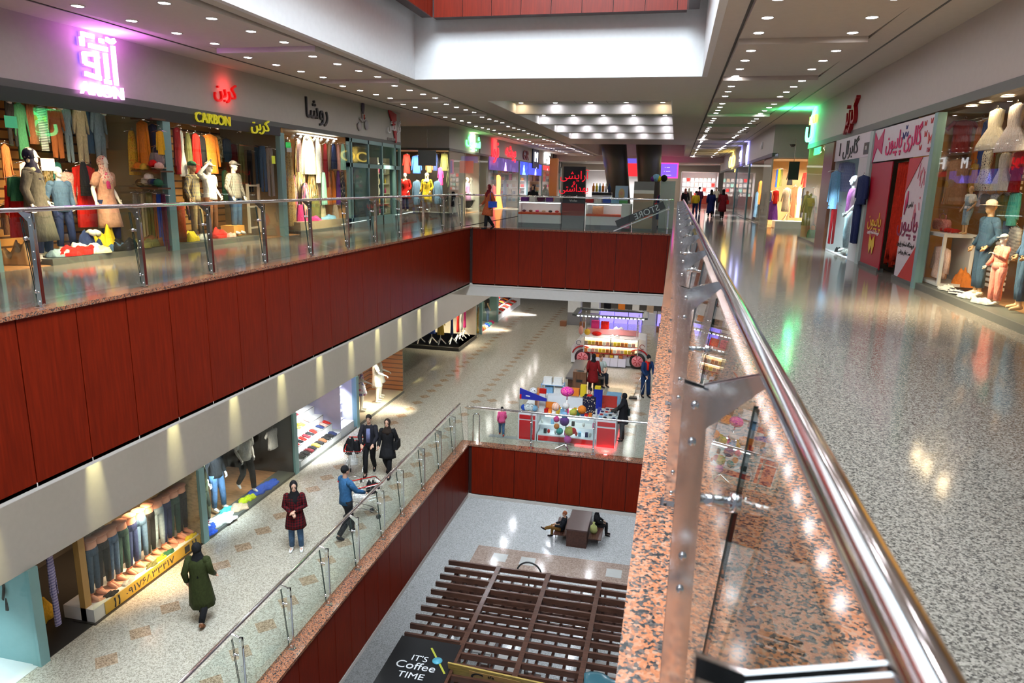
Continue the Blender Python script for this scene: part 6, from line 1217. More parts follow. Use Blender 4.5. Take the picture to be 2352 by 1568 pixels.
for i in range(4):
    for j in range(14):
        n_ = ('red', 'black', 'brown', 'orange', 'lgrey', 'maroon')[(i+j*2) % 6]
        o = part('shoe', sneaker, None, c[n_]); o.location = (-10.2-i*.35, 40.8+j*.37, ZM+.31+i*.25); o.scale = (1.6,)*3; o.rotation_euler = (0, 0, -PI/2); tag(o, '%s shoe on the stepped display of the farthest middle floor shop' % {'lgrey': 'light grey'}.get(n_, n_), 'shoe', 'shoes of the farthest shop, '+n_)
S('wall_back', bx(-16, 8, 66, 66.2, ZM, -2.3), M_cream)

# ---------------- middle floor: red toy stand ----------------
M_kred = mat('kiosk_red', (.60, .008, .012), .3); M_kw = mat('kiosk_white', (.72, .75, .78), .35); M_neon = glow('red_led', (1, .05, .05), 5); M_tube = glow('tube_white2', (.85, .93, 1), 22)
K = thing('market_stall', 'red and white toy stall with glass showcases on the middle floor', 'market stall', (0, 0, ZM))
def kpart(n, mb, m, par=None): return mb.obj(n, m, par or K)
ky = 21.09
cl_ = kpart('left_cabinet', MB().box(-4.47, -3.87, ky, ky+.6, 0, .92), M_kw); kpart('red_door', MB().box(-4.43, -3.91, ky-.012, ky, .04, .68), M_kred, cl_); kpart('red_drawer', MB().box(-4.43, -3.91, ky-.012, ky, .72, .86), M_kred, cl_)
kpart('glass_case', MB().box(-4.45, -4.44, ky, ky+.6, .92, 1.35).box(-3.90, -3.89, ky, ky+.6, .92, 1.35).box(-4.45, -3.89, ky, ky+.01, .92, 1.35).box(-4.45, -3.89, ky, ky+.6, 1.35, 1.36), M_shopglass, cl_)
cm_ = kpart('middle_counter', MB().box(-3.84, -1.97, ky+.02, ky+.6, 0, .24).box(-3.84, -1.97, ky+.57, ky+.6, .24, .9).box(-2.93, -2.88, ky+.02, ky+.06, .0, .24), M_kw)
kpart('red_panel', MB().box(-3.80, -2.93, ky, ky+.02, .05, .21), M_kred, cm_); kpart('red_panel', MB().box(-2.87, -2.01, ky, ky+.02, .05, .21), M_kred, cm_)
kpart('glass_case', MB().box(-3.84, -1.97, ky+.02, ky+.03, .24, .9).box(-3.84, -1.97, ky+.02, ky+.57, .895, .905), M_shopglass, cm_); kpart('glass_shelf', MB().box(-3.82, -1.99, ky+.06, ky+.56, .56, .57), M_whl, cm_)
kpart('light_tube', MB().box(-3.6, -2.2, ky+.05, ky+.07, .86, .885), M_tube, cm_); kpart('light_tube', MB().box(-3.6, -2.2, ky+.3, ky+.32, .53, .55), M_tube, cm_); kpart('light_tube', MB().box(-3.75, -2.1, ky+.5, ky+.52, 1.0, 1.03), M_tube, cm_)
cr_ = kpart('right_cabinet', MB().box(-1.95, -1.33, ky, ky+.6, 0, .92), M_kw); kpart('red_door', MB().box(-1.92, -1.36, ky-.012, ky, .02, .66), M_kred, cr_); kpart('red_drawer', MB().box(-1.92, -1.36, ky-.012, ky, .72, .86), M_kred, cr_)
kpart('side_counter', MB().box(-1.95, -1.33, ky+.6, ky+2.8, 0, .85), M_kw); kpart('side_counter', MB().box(-4.47, -3.95, ky+.6, ky+2.6, 0, .85), M_kw); kpart('back_counter', MB().box(-3.95, -1.95, ky+2.5, ky+2.8, 0, .8), M_kw)
kpart('led_strip', MB().box(-2.6, -1.93, ky-.03, ky-.01, .0, .03).box(-1.95, -1.32, ky-.05, ky-.03, 0, .035).box(-1.32, -1.30, ky-.05, ky+2.4, 0, .035), M_neon)
kpart('glass_case', MB().box(-1.94, -1.34, ky, ky+.01, .92, 1.25).box(-1.345, -1.335, ky, ky+2.6, .92, 1.25).box(-1.94, -1.34, ky, ky+2.6, 1.25, 1.26), M_shopglass)
area('stall_glow', (-1.6, ky-.25, ZM+.12), .1, 5, (1, .05, .05), (0, 0, -1), .1); 
b = thing('banner', 'blue wedge shaped banner standing on the left end of the toy stall', 'banner', (-4.45, ky+.05, ZM+1.37))
MB().prism([(0, 0, 0), (.88, 0, -.02), (.88, 0, .07), (0, 0, .36)], (0, .03, 0)).obj('board', mat('banner_blue', (.02, .03, .35), .4), b); MB().box(0, .06, -.004, 0, 0, .15).obj('red_tag', M_kred, b); MB().prism([(.2, -.006, .10), (.34, -.006, .09), (.34, -.006, .12), (.2, -.006, .14)], (0, .004, 0)).obj('white_mark', M_whl, b)
def toy(kind, x, y, z, s, m, lab, cat='toy', name='toy', sc3=None): return item({'ball': ballm, 'box': boxm, 'bottle': bottle}[kind], m, (x, y, ZM+z), lab, cat, name, None, s, sc3=sc3)
M_soc = F('football', (.85, .85, .85), pat='floral', scale=6, col2=(.02, .02, .02), col3=(.85, .85, .85)); M_rain = F('rainbow', (.9, .2, .05), pat='stripes', scale=3, axis='Z', col2=(.1, .7, .1)); M_rain2 = F('beachball', (.9, .25, .02), pat='stripes', scale=2.5, axis='X', col2=(.95, .9, .8))
for i, (dx, m, l) in enumerate([(.1, c['blue'], 'blue'), (.22, c['yellow'], 'yellow'), (.46, c['sky'], 'light blue'), (.2, M_soc, 'black and white plush football'), (.33, M_soc, 'large black and white patterned')]):
    toy('ball', -4.44+dx, ky+.25, .93, .2+.04*(i > 2), m, l+' ball in the left glass case of the toy stall', 'ball', 'ball')
toy('ball', -4.1, ky+.55, 1.37, .26, M_soc, 'football on top behind the blue banner of the toy stall', 'ball', 'football')
toy('box', -3.75, ky+.35, .91, 1, c['white'], 'tall white box with a red lid standing on the toy stall', 'box', 'toy_box', (.2, .12, .62)); toy('box', -3.75, ky+.35, 1.53, 1, c['red'], 'red lid of the tall white box on the toy stall', 'box', 'box_lid', (.21, .13, .14))
toy('bottle', -4.0, ky+.9, .87, 3, c['rust'], 'brown tall bottle shaped toy behind the football', 'toy', 'toy_bottle')
u = thing('wire_rack', 'blue wire rack with white boxes behind the toy stall', 'rack', (-4.3, ky+3.1, ZM))
fr_ = MB()
for xx in (0, .8):
    for yy in (0, .4): fr_.cyl((xx, yy, 0), (xx, yy, 1.05), .012, 6)
for zz in (.3, .65, 1.0): fr_.tube([(0, 0, zz), (.8, 0, zz), (.8, .4, zz), (0, .4, zz), (0, 0, zz)], .01, 6)
fr_.obj('frame', mat('blue_wire', (.1, .3, .6), .4), u)
for zz in (.3, .65, 1.0): MB().box(0, .8, 0, .4, zz-.012, zz).obj('shelf_board', M_kw, u)
for i, (xx, zz, n_) in enumerate([(.05, 1.0, 'white'), (.42, 1.0, 'white'), (.1, .65, 'sky'), (.45, .65, 'white')]): toy('box', -4.3+xx+.16, ky+3.3, zz, 1, c[n_], '%s box on the %s shelf of the blue wire rack, %s side' % (('white', 'light blue')[n_ == 'sky'], 'top' if zz == 1 else 'lower', 'left' if xx < .3 else 'right'), 'box', 'toy_box', (.3, .2, .26))
rt = random.Random(11); tc_ = ['red', 'yellow', 'sky', 'orange', 'green', 'hotpink', 'white', 'navy', 'mint', 'mustard']
for i in range(26):     # goods standing on the counters
    x_ = -3.6+(i % 13)*.13; y_ = ky+.15+(.28 if i > 12 else 0)+rt.uniform(-.03, .03); n_ = tc_[(i*3+i//13) % 10]
    if -2.95 < x_ < -2.75: continue
    toy('box', x_, y_, .91, 1, c[n_], '%s toy package on the middle counter top of the toy stall' % n_, 'toy', 'toy_package', (.10, .10, .10+.12*rt.random()))
for i in range(16):
    n_ = ('white', 'black', 'red', 'sky', 'white', 'navy', 'lgrey', 'hotpink')[i % 8]; toy('box' if i % 2 else 'ball', -3.72+i*.112, ky+.2, .245 if i % 3 else .575, 1, c[n_], '%s small toy inside the lit middle showcase, %s shelf' % (n_, 'lower' if i % 3 else 'upper'), 'toy', 'small_toy', (.09, .1, .14))
for i in range(16):
    n_ = ('sky', 'black', 'white', 'navy', 'red')[i % 5]; toy('ball', -1.85+(i % 4)*.14, ky+.2+(i//4)*.28, .93, 1, c[n_], '%s sunglasses or trinket in the right glass case, %s row' % (n_, ('front', 'second', 'third', 'back')[i//4]), 'toy', 'trinket', (.12, .1, .05))
for i, (x_, y_, s3, n_, l) in enumerate([(-1.7, ky+1.6, (.5, .08, .38), 'red', 'red and yellow boxed toy set leaning on the right counter'), (-1.9, ky+1.4, (.16, .16, .16), 'red', 'red round toy on the right counter'), (-1.6, ky+2.2, (.5, .4, .3), 'sky', 'blue glass box of toys at the back of the right counter'), (-2.25, ky+.4, (.42, .05, .62), 'floralb', 'tall bag of small printed toys hanging on the right of the middle counter'),
        (-3.0, ky+2.6, (.3, .2, .25), 'orange', 'orange toy box on the back counter'), (-2.7, ky+2.6, (.2, .2, .4), 'yellow', 'yellow beaker on the back counter, left'), (-2.2, ky+2.6, (.2, .2, .4), 'yellow', 'yellow beaker on the back counter, right'), (-3.5, ky+.5, (.36, .04, .3), 'orange', 'orange round faced toy card on the middle counter')]):
    toy('box', x_, y_, .86 if y_ > ky+.65 else .91, 1, c[n_], l, 'toy', 'boxed_toy', s3)
# ball tree on a chrome foot in front of the stall
T_ = thing('balloon_stand', 'chrome stand hung with coloured balls in front of the toy stall', 'stand', (-2.86, ky-.38, ZM))
MB().cyl((0, 0, .1), (0, 0, 1.75), .018, 8).obj('pole', M_chrome, T_)
for k in range(4): MB().beam((0, 0, .14), (.32*math.cos(k*PI/2+.5), .32*math.sin(k*PI/2+.5), .02), .03, .03).obj('foot', M_chrome, T_)
hp = c['hotpink']; o = toy('ball', -2.86, ky-.38, 1.72, 1, F('flowerball', (.85, .05, .4), pat='floral', scale=10, col2=(.95, .5, .2)), 'spiky pink and orange ball on top of the ball stand', 'ball', 'ball', (.42, .42, .30))
for i, (dx, z, s, m, l) in enumerate([(-.34, 1.22, .26, M_rain2, 'orange, white and green striped ball high left'), (.22, 1.12, .24, M_rain, 'red, yellow and green ball high right'), (.48, 1.20, .27, c['orange'], 'plain orange ball farthest right'), (-.04, .78, .30, c['purple'], 'purple ball in the middle'), (-.30, .85, .20, c['hotpink'], 'pink and orange balls cluster left'), (-.28, .65, .18, c['orange'], 'orange ball low left'),
        (.12, .45, .30, M_rain, 'rainbow ball low centre'), (-.18, .48, .22, c['teal'], 'teal ball low left'), (.24, .52, .20, c['red'], 'red ball low right'), (.08, .22, .24, F('violetball', (.3, .05, .5), pat='stripes', scale=4, col2=(.85, .1, .2)), 'violet and red ball lowest'), (-.02, 1.3, .22, c['white'], 'white and yellow ball below the top ball'), (-.05, 1.02, .22, c['sky'], 'blue patterned ball above the purple one')]):
    toy('ball', -2.86+dx, ky-.40-.06*(i % 2), z, s, m, l+' of the ball stand', 'ball', 'ball')

# ---------------- middle floor: sweets car stall ----------------
G = thing('market_stall', 'white car shaped sweets stall with pink wheels and lit glass cases', 'market stall', (-2.5, 31.5, ZM))
M_cw = mat('car_white', (.80, .80, .82), .3); M_cp = mat('car_pink', (.85, .35, .38), .4); M_cg = mat('red_trim', (.45, .01, .015), .35)
MB().prism([(-1.75, .05, .06), (-1.75, .05, .75), (-1.45, .05, 1.1), (-1.12, .05, 1.36), (1.25, .05, 1.36), (1.62, .05, 1.30), (1.68, .05, .06)], (0, 1.5, 0)).obj('car_body', M_cw, G)
MB().box(-1.12, 1.28, -.02, .05, .62, 1.34).obj('lit_back', mat('case_back', (.8, .7, .6), .5, emit=(1, .72, .4), es=1.2), G)
MB().box(-.62, .78, -.22, .05, .05, .44).obj('cupboard', mat('lilac_white', (.68, .66, .80), .35), G)
for xx in (-.27, .08, .43): MB().box(xx-.006, xx+.006, -.225, -.22, .05, .44).obj('door_joint', M_dkgrey, G)
for xx in (-1.2, 1.3):
    wh = MB(); wh.cyl((xx, -.16, .36), (xx, .04, .36), .36, 28); w_ = wh.obj('wheel', M_blk if xx > 0 else mat('dark_tyre', (.05, .01, .02), .5), G); hb = MB().cyl((xx, -.175, .36), (xx, -.15, .36), .26, 24).obj('hubcap', mat('pink_hub', (.80, .25, .30), .35), w_)
    for k in range(7): MB().beam((xx+.06*math.cos(k*.9), -.178, .36+.06*math.sin(k*.9)), (xx+.22*math.cos(k*.9), -.178, .36+.22*math.sin(k*.9)), .03, .012, (0, 1, 0)).obj('spoke', M_cg, w_)
    MB().tube([(xx+.48*math.cos(a_), -.05, .42+.46*math.sin(a_)) for a_ in [PI*(.08+.84*i/10) for i in range(11)]], .035, 8).obj('wheel_arch', M_cg, G)
for z_ in (.62, .96, 1.33): MB().box(-1.14, 1.30, -.20, .05, z_, z_+.03).obj('tray_shelf', M_cg if z_ < 1.3 else M_cw, G)
MB().box(-1.14, 1.30, -.215, -.205, .64, 1.35).obj('glass_front', M_shopglass, G)
for xx in (-1.14, .07, 1.29): MB().box(xx-.02, xx+.02, -.23, -.19, .62, 1.36).obj('case_frame', M_chrome, G)
MB().box(-1.1, 1.26, -.16, -.14, 1.30, 1.325).box(-1.1, 1.26, -.16, -.14, .93, .955).obj('light_tube', glow('tube_warm', (1, .8, .5), 12), G)
for k in range(2):
    for j in range(14): item(boxm, c[('orange', 'mustard', 'beige', 'white', 'rust', 'yellow', 'pink')[(j*3+k*2) % 7]], (-3.56+j*.165, 31.39, ZM+.655+k*.34), 'tray of sweets on the %s lit shelf of the car stall' % ('lower', 'upper')[k], 'sweets', 'sweets_tray', 'sweets trays, %s shelf, %s' % (('lower', 'upper')[k], ('orange', 'mustard', 'beige', 'white', 'rust', 'yellow', 'pink')[(j*3+k*2) % 7]), sc3=(.14, .14, .16))
for j in range(6): item(boxm, c[('orange', 'brown', 'beige', 'mustard', 'white', 'rust')[j]], (-3.0+j*.21, 31.38, ZM+.445), '%s sweets jar on the ledge above the lilac cupboards' % ('orange', 'brown', 'beige', 'mustard', 'white', 'rust')[j], 'jar', 'sweets_jar', sc3=(.16, .14, .13))
MB().box(-1.1, 1.25, .5, .62, 1.38, 1.62).obj('pink_ledge', M_cp, G)
for xx in (-1.3, 1.2):
    for yy in (.15, 1.4): MB().cyl((xx, yy, 1.3), (xx, yy, 2.28), .02, 8).obj('canopy_post', M_chrome, G)
cp = MB()
for a_, b_ in (((-1.62, -.15), (1.52, -.15)), ((-1.62, 1.6), (1.52, 1.6)), ((-1.62, -.15), (-1.62, 1.6)), ((1.52, -.15), (1.52, 1.6))): cp.beam((a_[0], a_[1], 2.33), (b_[0], b_[1], 2.33), .24, .08)
cp.obj('canopy_frame', mat('dark_canopy', (.06, .07, .07), .35), G)
ld = MB()
for i in range(18): ld.box(-1.5+i*.17, -1.4+i*.17, -.285, -.275, 2.30, 2.34)
ld.obj('canopy_lights', glow('canopy_led', (1, 1, 1), 7), G)
mb = MB(); mb.tube([(.52, -.30, 1.41), (.60, -.30, 1.45), (.75, -.30, 1.40), (.9, -.3, 1.45), (.98, -.3, 1.41)], [.02, .05, .02, .05, .02], 8)
for x0_, z0_ in ((0, 0), (.12, .27)): o = MB().tube([(x0_, -.1+z0_*2, 1.41+z0_), (x0_+.12, -.1+z0_*2, 1.47+z0_), (x0_+.22, -.1+z0_*2, 1.41+z0_), (x0_+.34, -.1+z0_*2, 1.47+z0_), (x0_+.44, -.1+z0_*2, 1.41+z0_)], [.02, .06, .025, .06, .02], 8).obj('ribbon_bow', M_whl, G)
for i, (xx, s3, n_, l) in enumerate([(-1.35, (.22, .2, .42), 'pink', 'pink tulle bag'), (-1.05, (.28, .2, .30), 'mustard', 'basket of yellow flowers'), (-.62, (.45, .25, .20), 'red', 'red heart shaped basket'), (-.75, (.35, .2, .36), 'hotpink', 'pink wrapped basket'), (-.3, (.36, .2, .34), 'red', 'bright red gift box')]):
    item(ballm if i < 3 else boxm, c[n_], (-2.5+xx, 31.65+(.45 if i > 2 else 0), ZM+1.365+(.26 if i > 2 else 0)), l+' on top of the sweets car stall', 'gift', 'gift_basket', sc3=s3)
for xx, s_ in ((-1.42, 1), (1.47, 1)):
    MB().tube([(xx+.11*math.cos(a_), .045, 1.0+.11*math.sin(a_)) for a_ in [i*PI/3.5 for i in range(7)]], .012, 6).obj('hexagon_logo', c['navy'] if xx < 0 else c['dred'], G); text('lettering', 'Candy', .13, .003, c['lilac'], (xx, .045, .78), ROTF, G)
area('stall_light', (-2.4, 31.2, ZM+1.9), .1, 20, (1, .85, .7), (0, .1, -1), 2.4)
# stalls behind the sweets car
for i, (x_, y_, w_, m, l) in enumerate([(-5.4, 40.6, .75, M_gk, 'grey kiosk end with white striped panel left of the sweets car'), (-4.2, 40.8, .5, mat('violet_grey', (.25, .2, .4), .4), 'violet lit display table beside the grey kiosk end')]):
    t = thing('kiosk', l, 'kiosk', (x_, y_, ZM)); MB().box(-w_/2, w_/2, 0, .8, 0, .75).obj('base', m, t); MB().box(-w_/2, w_/2, 0, .8, .75, 1.45).obj('panel', M_kw, t); MB().box(-w_/2, w_/2, 0, .8, 1.45, 1.6).obj('top', M_gk, t)
M_vlit = mat('violet_lit', (.3, .25, .8), .4, emit=(.25, .2, 1), es=1.6)
for i in range(7):
    t = thing('display_table', 'violet lit goods table in the row behind the sweets car, %s' % ('first from left', 'second from left', 'third from left', 'fourth from left', 'third from right', 'second from right', 'last at right')[i], 'table', (-3.6+i*.85, 42.0, ZM))
    MB().box(-.38, .38, 0, .8, 0, .7).obj('cabinet', M_vlit if i != 3 else M_kw, t); MB().box(-.4, .4, -.02, .82, .7, .74).obj('top', M_whl, t)
    item(boxm, c[('black', 'orange', 'white', 'beige', 'red', 'pink', 'navy')[i]], (-3.6+i*.85, 42.3, ZM+.745), '%s goods standing on the violet lit table row behind the sweets car' % ('black', 'orange', 'white', 'beige', 'red', 'pink', 'navy')[i], 'goods', 'goods', sc3=(.4, .3, .4+.1*(i % 3)))
for i, (x_, l) in enumerate([(-5.95, 'left'), (-4.8, 'middle'), (-.4, 'right')]): MB().cbox((0, 0, .15), (.35, .35, .3)).obj('wooden_stool', mat('stool_wood', (.28, .11, .05), .5), None, (x_, 40.2, ZM), 0, 'low brown wooden block by the grey kiosk, %s one' % l, 'stool')
MB().cyl((0, 0, 0), (0, 0, .95), .24, 20, .28).obj('waste_bin', mat('bin_dark', (.02, .03, .03), .5), None, (-.15, 37.8, ZM), 0, 'black round bin right of the sweets car', 'bin')

# ---------------- middle floor: bench, bin, people, trolleys ----------------
t = thing('bench', 'long dark grey bench behind the wooden bin on the middle floor', 'bench', (-3.6, 28.9, ZM))
MB().box(-.28, .28, -1.5, 1.6, .38, .46).obj('seat', mat('bench_grey', (.12, .11, .11), .4), t); MB().box(-.2, .2, -1.3, -1.0, 0, .38).obj('support', M_dwood, t); MB().box(-.2, .2, 1.0, 1.3, 0, .38).obj('support', M_dwood, t)
t = thing('bench', 'dark grey bench on which the man in the checked shirt sits', 'bench', (-2.6, 28.6, ZM)); MB().box(-.25, .25, -.8, .8, .38, .46).obj('seat', mat('bench_grey', (.12, .11, .11)), t); MB().box(-.2, .2, -.6, .6, 0, .38).obj('support', M_dwood, t)
t = thing('waste_bin', 'tall brown wooden bin with a round hole on top by the bench', 'bin', (-3.22, 26.85, ZM)); MB().box(-.26, .26, -.22, .22, 0, .92).obj('bin_body', mat('bin_wood', (.16, .07, .035), .45, pat='wood'), t); MB().cyl((0, 0, .92), (0, 0, .935), .16, 20).obj('ring', M_dkgrey, t); MB().cyl((0, 0, .936), (0, 0, .94), .11, 18).obj('hole', M_blk, t); MB().box(-.12, .12, -.225, -.22, .5, .62).obj('slot', M_blk, t)
MID = ZM
person('woman with a black headscarf and olive green coat walking at the lower left', 466, 1428, ZM, 1.60, .25, WALK, [('coat', F('olivecoat', (.035, .045, .012)), .38), ('hijab', c['black'], .40), ('trousers', c['black']), ('shoes', c['brown'])], vox=.010)
person('woman in a dark red checked coat, black headscarf and blue jeans with folded hands', 682, 1262, ZM, 1.62, PI+.35, dict(FOLD, face=(-.25, 1, -.25)), [('coat', c['plaidr'], .62), ('hijab', c['black'], .26), ('trousers', c['denim']), ('shoes', c['white'])], vox=.010)
person('man in a blue shirt and black trousers seen from behind pushing a trolley', 797, 1232, ZM, 1.74, -.55, dict(WALK, le=(-.24, .12, 1.16), lw=(-.2, .36, 1.05), re=(.24, .14, 1.18), rw=(.2, .38, 1.06)), [('top', F('blueshirt', (.035, .12, .26)), -.22), ('trousers', c['black']), ('hair', c['black']), ('shoes', c['black'])], vox=.010)
person('man in a black suit jacket and light blue shirt pushing a loaded trolley', 850, 1088, ZM, 1.74, PI+.25, dict(WALK2, le=(-.24, .12, 1.16), lw=(-.16, .36, 1.02), re=(.24, .14, 1.18), rw=(.16, .36, 1.02)), [('top', F('suit', (.018, .018, .025)), -.28), ('trousers', c['black']), ('hair', F('hairgrey', (.03, .025, .022))), ('shoes', c['black'])], vox=.010)
mbs = MB(); mbs.tube([(0, .125, 1.40), (0, .158, 1.25), (0, .150, 1.0)], [(.05, .012), (.06, .012), (.055, .012)], 10, up=(1, 0, 0)); sh = [o for o in C.objects if o.get('label', '').startswith('man in a black suit')][0]; mbs.obj('shirt_front', F('paleblue', (.20, .22, .42)), sh)
person('woman in a black hooded coat and black trousers walking beside the suited man', 892, 1092, ZM, 1.66, PI+.1, WALK, [('coat', c['black'], .60), ('hijab', F('hood', (.03, .02, .015)), .12), ('trousers', c['black']), ('shoes', c['black']), ('bag', c['black'], 'l')], vox=.010)
person('small dark haired girl in a pink sweater and blue jeans by the middle railing', 1152, 1000, ZM, .98, .3, dict(WALK), [('top', F('pinksweater', (.85, .10, .28)), -.3), ('trousers', c['denim']), ('hair', c['black']), ('shoes', c['red'])], vox=.014, slim=1.15)
person('woman in black with a shoulder bag leaning on the right end of the toy stall', 1428, 1012, ZM, 1.60, PI/2-.1, dict(le=(-.2, .22, 1.18), lw=(-.14, .40, 1.10), re=(.22, .12, 1.16), rw=(.16, .34, 1.08)), [('coat', c['black'], .68), ('hijab', c['black'], .28), ('trousers', c['black']), ('shoes', c['black']), ('bag', F('bagdark', (.02, .03, .03)), 'r')], vox=.010)
person('cleaner in a navy uniform with red shoulders sweeping beyond the toy stall', 1480, 911, ZM, 1.74, PI+.5, dict(POSE, nb=(0, .10, 1.45), hd=(0, .18, 1.60), le=(-.24, .14, 1.15), re=(.24, .14, 1.15), lw=(-.16, .34, 1.0), rw=(.16, .34, .95), face=(0, 1, -.5), ls=(-.17, .09, 1.40), rs=(.17, .09, 1.40)), [('top', F('uniform', (.015, .04, .12)), -.12), ('trousers', F('uniform', (.015, .04, .12)), .02), ('hair', c['black']), ('scarf', c['red']), ('shoes', c['black'])], vox=.011)
cl0 = P(1480, 911, 2, ZM)
t = thing('broom', 'long handled dustpan and broom held by the cleaner', 'broom', (cl0.x-.42, cl0.y-.35, ZM)); MB().cyl((0, 0, .05), (.3, .05, 1.05), .012, 6).obj('handle', M_chrome, t); MB().prism([(-.16, -.12, .005), (.16, -.12, .005), (.13, .12, .005), (-.13, .12, .005)], (0, 0, .06)).obj('dustpan', M_blk, t); MB().cyl((.22, -.02, .05), (.52, .02, 1.0), .012, 6).obj('handle', M_chrome, t)
person('woman in a black headscarf and dark red coat standing by the wooden bin', 0, 0, ZM, 1.62, .15, POSE, [('coat', F('redcoat', (.22, .01, .012)), .55), ('hijab', c['black'], .42), ('trousers', c['black']), ('shoes', c['black'])], vox=.011, loc=(-2.72, 26.9, ZM))
person('man in a pale green checked shirt and dark trousers sitting on the bench', 0, 0, ZM, 1.74, -PI/2-.9, sit(.50, .08), [('top', c['plaidg'], -.06, 'short'), ('trousers', F('darktrouser', (.015, .02, .03))), ('hair', c['brown']), ('shoes', c['black'])], vox=.011, loc=(-2.62, 28.35, ZM))
person('seller with dark hair and a blue scarf standing inside the toy stall', 0, 0, ZM, 1.50, PI*.85, FOLD, [('coat', c['black'], .6), ('hair', c['black']), ('scarf', c['red'])], vox=.012, loc=(-2.35, 22.55, ZM))
toy('box', -2.05, ky+1.2, .0, 1, F('bluebanner', (.01, .02, .28)), 'tall narrow dark blue banner beside the seller in the toy stall', 'banner', 'banner', (.28, .05, 1.55))
def trolley(label, loc, rz, redseat=True):
    t = thing('shopping_trolley', label, 'shopping trolley', loc, rz)
    wm = MB(); W0, W1, L0_, L1_, zt, zb = .27, .22, -.42, .42, .92, .52
    def quad(z, s): 
        f_ = (z-zb)/(zt-zb); w0 = .20+.07*f_; return [(-w0, L0_+.05*(1-f_)), (w0, L0_+.05*(1-f_)), (w0*.85, L1_-.06*(1-f_)), (-w0*.85, L1_-.06*(1-f_))]
    for i in range(6):
        z = zb+(zt-zb)*i/5; q = quad(z, 0); wm.tube([(*p_, z) for p_ in q+[q[0]]], .004 if i < 5 else .009, 5, cap=False)
    a_, b_ = quad(zb, 0), quad(zt, 0)
    for s_ in range(4):
        for i in range(8):
            f_ = i/8; p0 = [a_[s_][k]+(a_[(s_+1) % 4][k]-a_[s_][k])*f_ for k in (0, 1)]; p1 = [b_[s_][k]+(b_[(s_+1) % 4][k]-b_[s_][k])*f_ for k in (0, 1)]; wm.cyl((*p0, zb), (*p1, zt), .003, 4)
    for i in range(7): wm.cyl((-.18, -.36+i*.12, zb), (.18, -.36+i*.12, zb), .003, 4)
    wm.obj('basket', M_chrome, t)
    f = MB(); 
    for s_ in (-1, 1): f.tube([(s_*.26, -.50, 1.0), (s_*.25, -.40, .9), (s_*.22, -.36, .5), (s_*.22, -.38, .14)], .012, 8).tube([(s_*.22, -.36, .5), (s_*.2, .30, .16)], .012, 8)
    f.tube([(-.2, .30, .16), (.2, .30, .16)], .012, 6); f.obj('frame', M_chrome, t)
    MB().tube([(-.27, -.52, 1.0), (.27, -.52, 1.0)], .018, 10).obj('handle', c['red'], t); MB().tube([(-.26, -.42, .935), (.26, -.42, .935), (.22, .42, .935), (-.22, .42, .935), (-.26, -.42, .935)], .012, 6).obj('rim', c['red'], t)
    for xx, yy in ((-.22, -.38), (.22, -.38), (-.2, .3), (.2, .3)): MB().cyl((xx-.015, yy, .06), (xx+.015, yy, .06), .06, 14).obj('wheel', M_blk, t)
    return t
tp = P(836, 1195, 2, ZM); trolley('shopping trolley with red rim pushed by the man in the blue shirt', (tp.x-.05, tp.y+.1, ZM), -.75)
heap('handbag', 'black and white handbag standing in the trolley of the blue shirted man', 'handbag', c['black'], (tp.x+.1, tp.y+.3, ZM+.62), .3, .2, .34, .4, 160); heap('plastic_bag', 'white plastic bags lying in the trolley of the blue shirted man', 'bag', c['white'], (tp.x-.12, tp.y+.05, ZM+.54), .32, .34, .26, .4, 161)
tp = P(812, 1092, 2, ZM); trolley('shopping trolley with a dark bag on top pushed by the suited man', (tp.x+.12, tp.y-.1, ZM), PI+.25)
heap('handbag', 'large dark round bag hanging on the trolley of the suited man', 'bag', c['black'], (tp.x+.02, tp.y-.05, ZM+.72), .5, .42, .42, .2, 162); heap('plastic_bag', 'white transparent plastic bag in the trolley of the suited man', 'bag', c['lgrey'], (tp.x+.15, tp.y-.35, ZM+.54), .3, .3, .3, .2, 163)
MB().box(-.5, .9, -.12, .12, 0, .004).obj('floor_grille', mat('grille', (.25, .27, .27), .4), None, (-4.95, 21.2, ZM+.002), 0, 'flat metal floor grille under the feet of the small girl', 'floor grille')

# ---------------- middle balustrades ----------------
balustrade('steel and glass balustrade along the left edge of the middle floor void', (XM-.18, 0, ZM), 0, -1, [2.9, 4.3, 5.6, 7.0, 8.4, 9.81, 11.19, 12.53, 13.88, 15.08, 16.6, 17.98, 19.3], -3, YM+.2)
balustrade('steel and glass balustrade across the far end of the middle floor void', (.2, YM+.2, ZM), PI/2, -1, [2.15, 4.1], .0, 6.15, split=[.9, 2.15, 3.2, 4.1, 5.3])
MB().tube([(0, 0, 0), (0, 0, .88), (.05, 0, .95), (.15, 0, .95), (.2, 0, .88), (.2, 0, 0)], .022, 8).obj('steel_hoop', M_chrome, None, (XM+.08, YM+.22, ZM), .3, 'bent steel hoop at the corner of the middle floor balustrade', 'handrail')

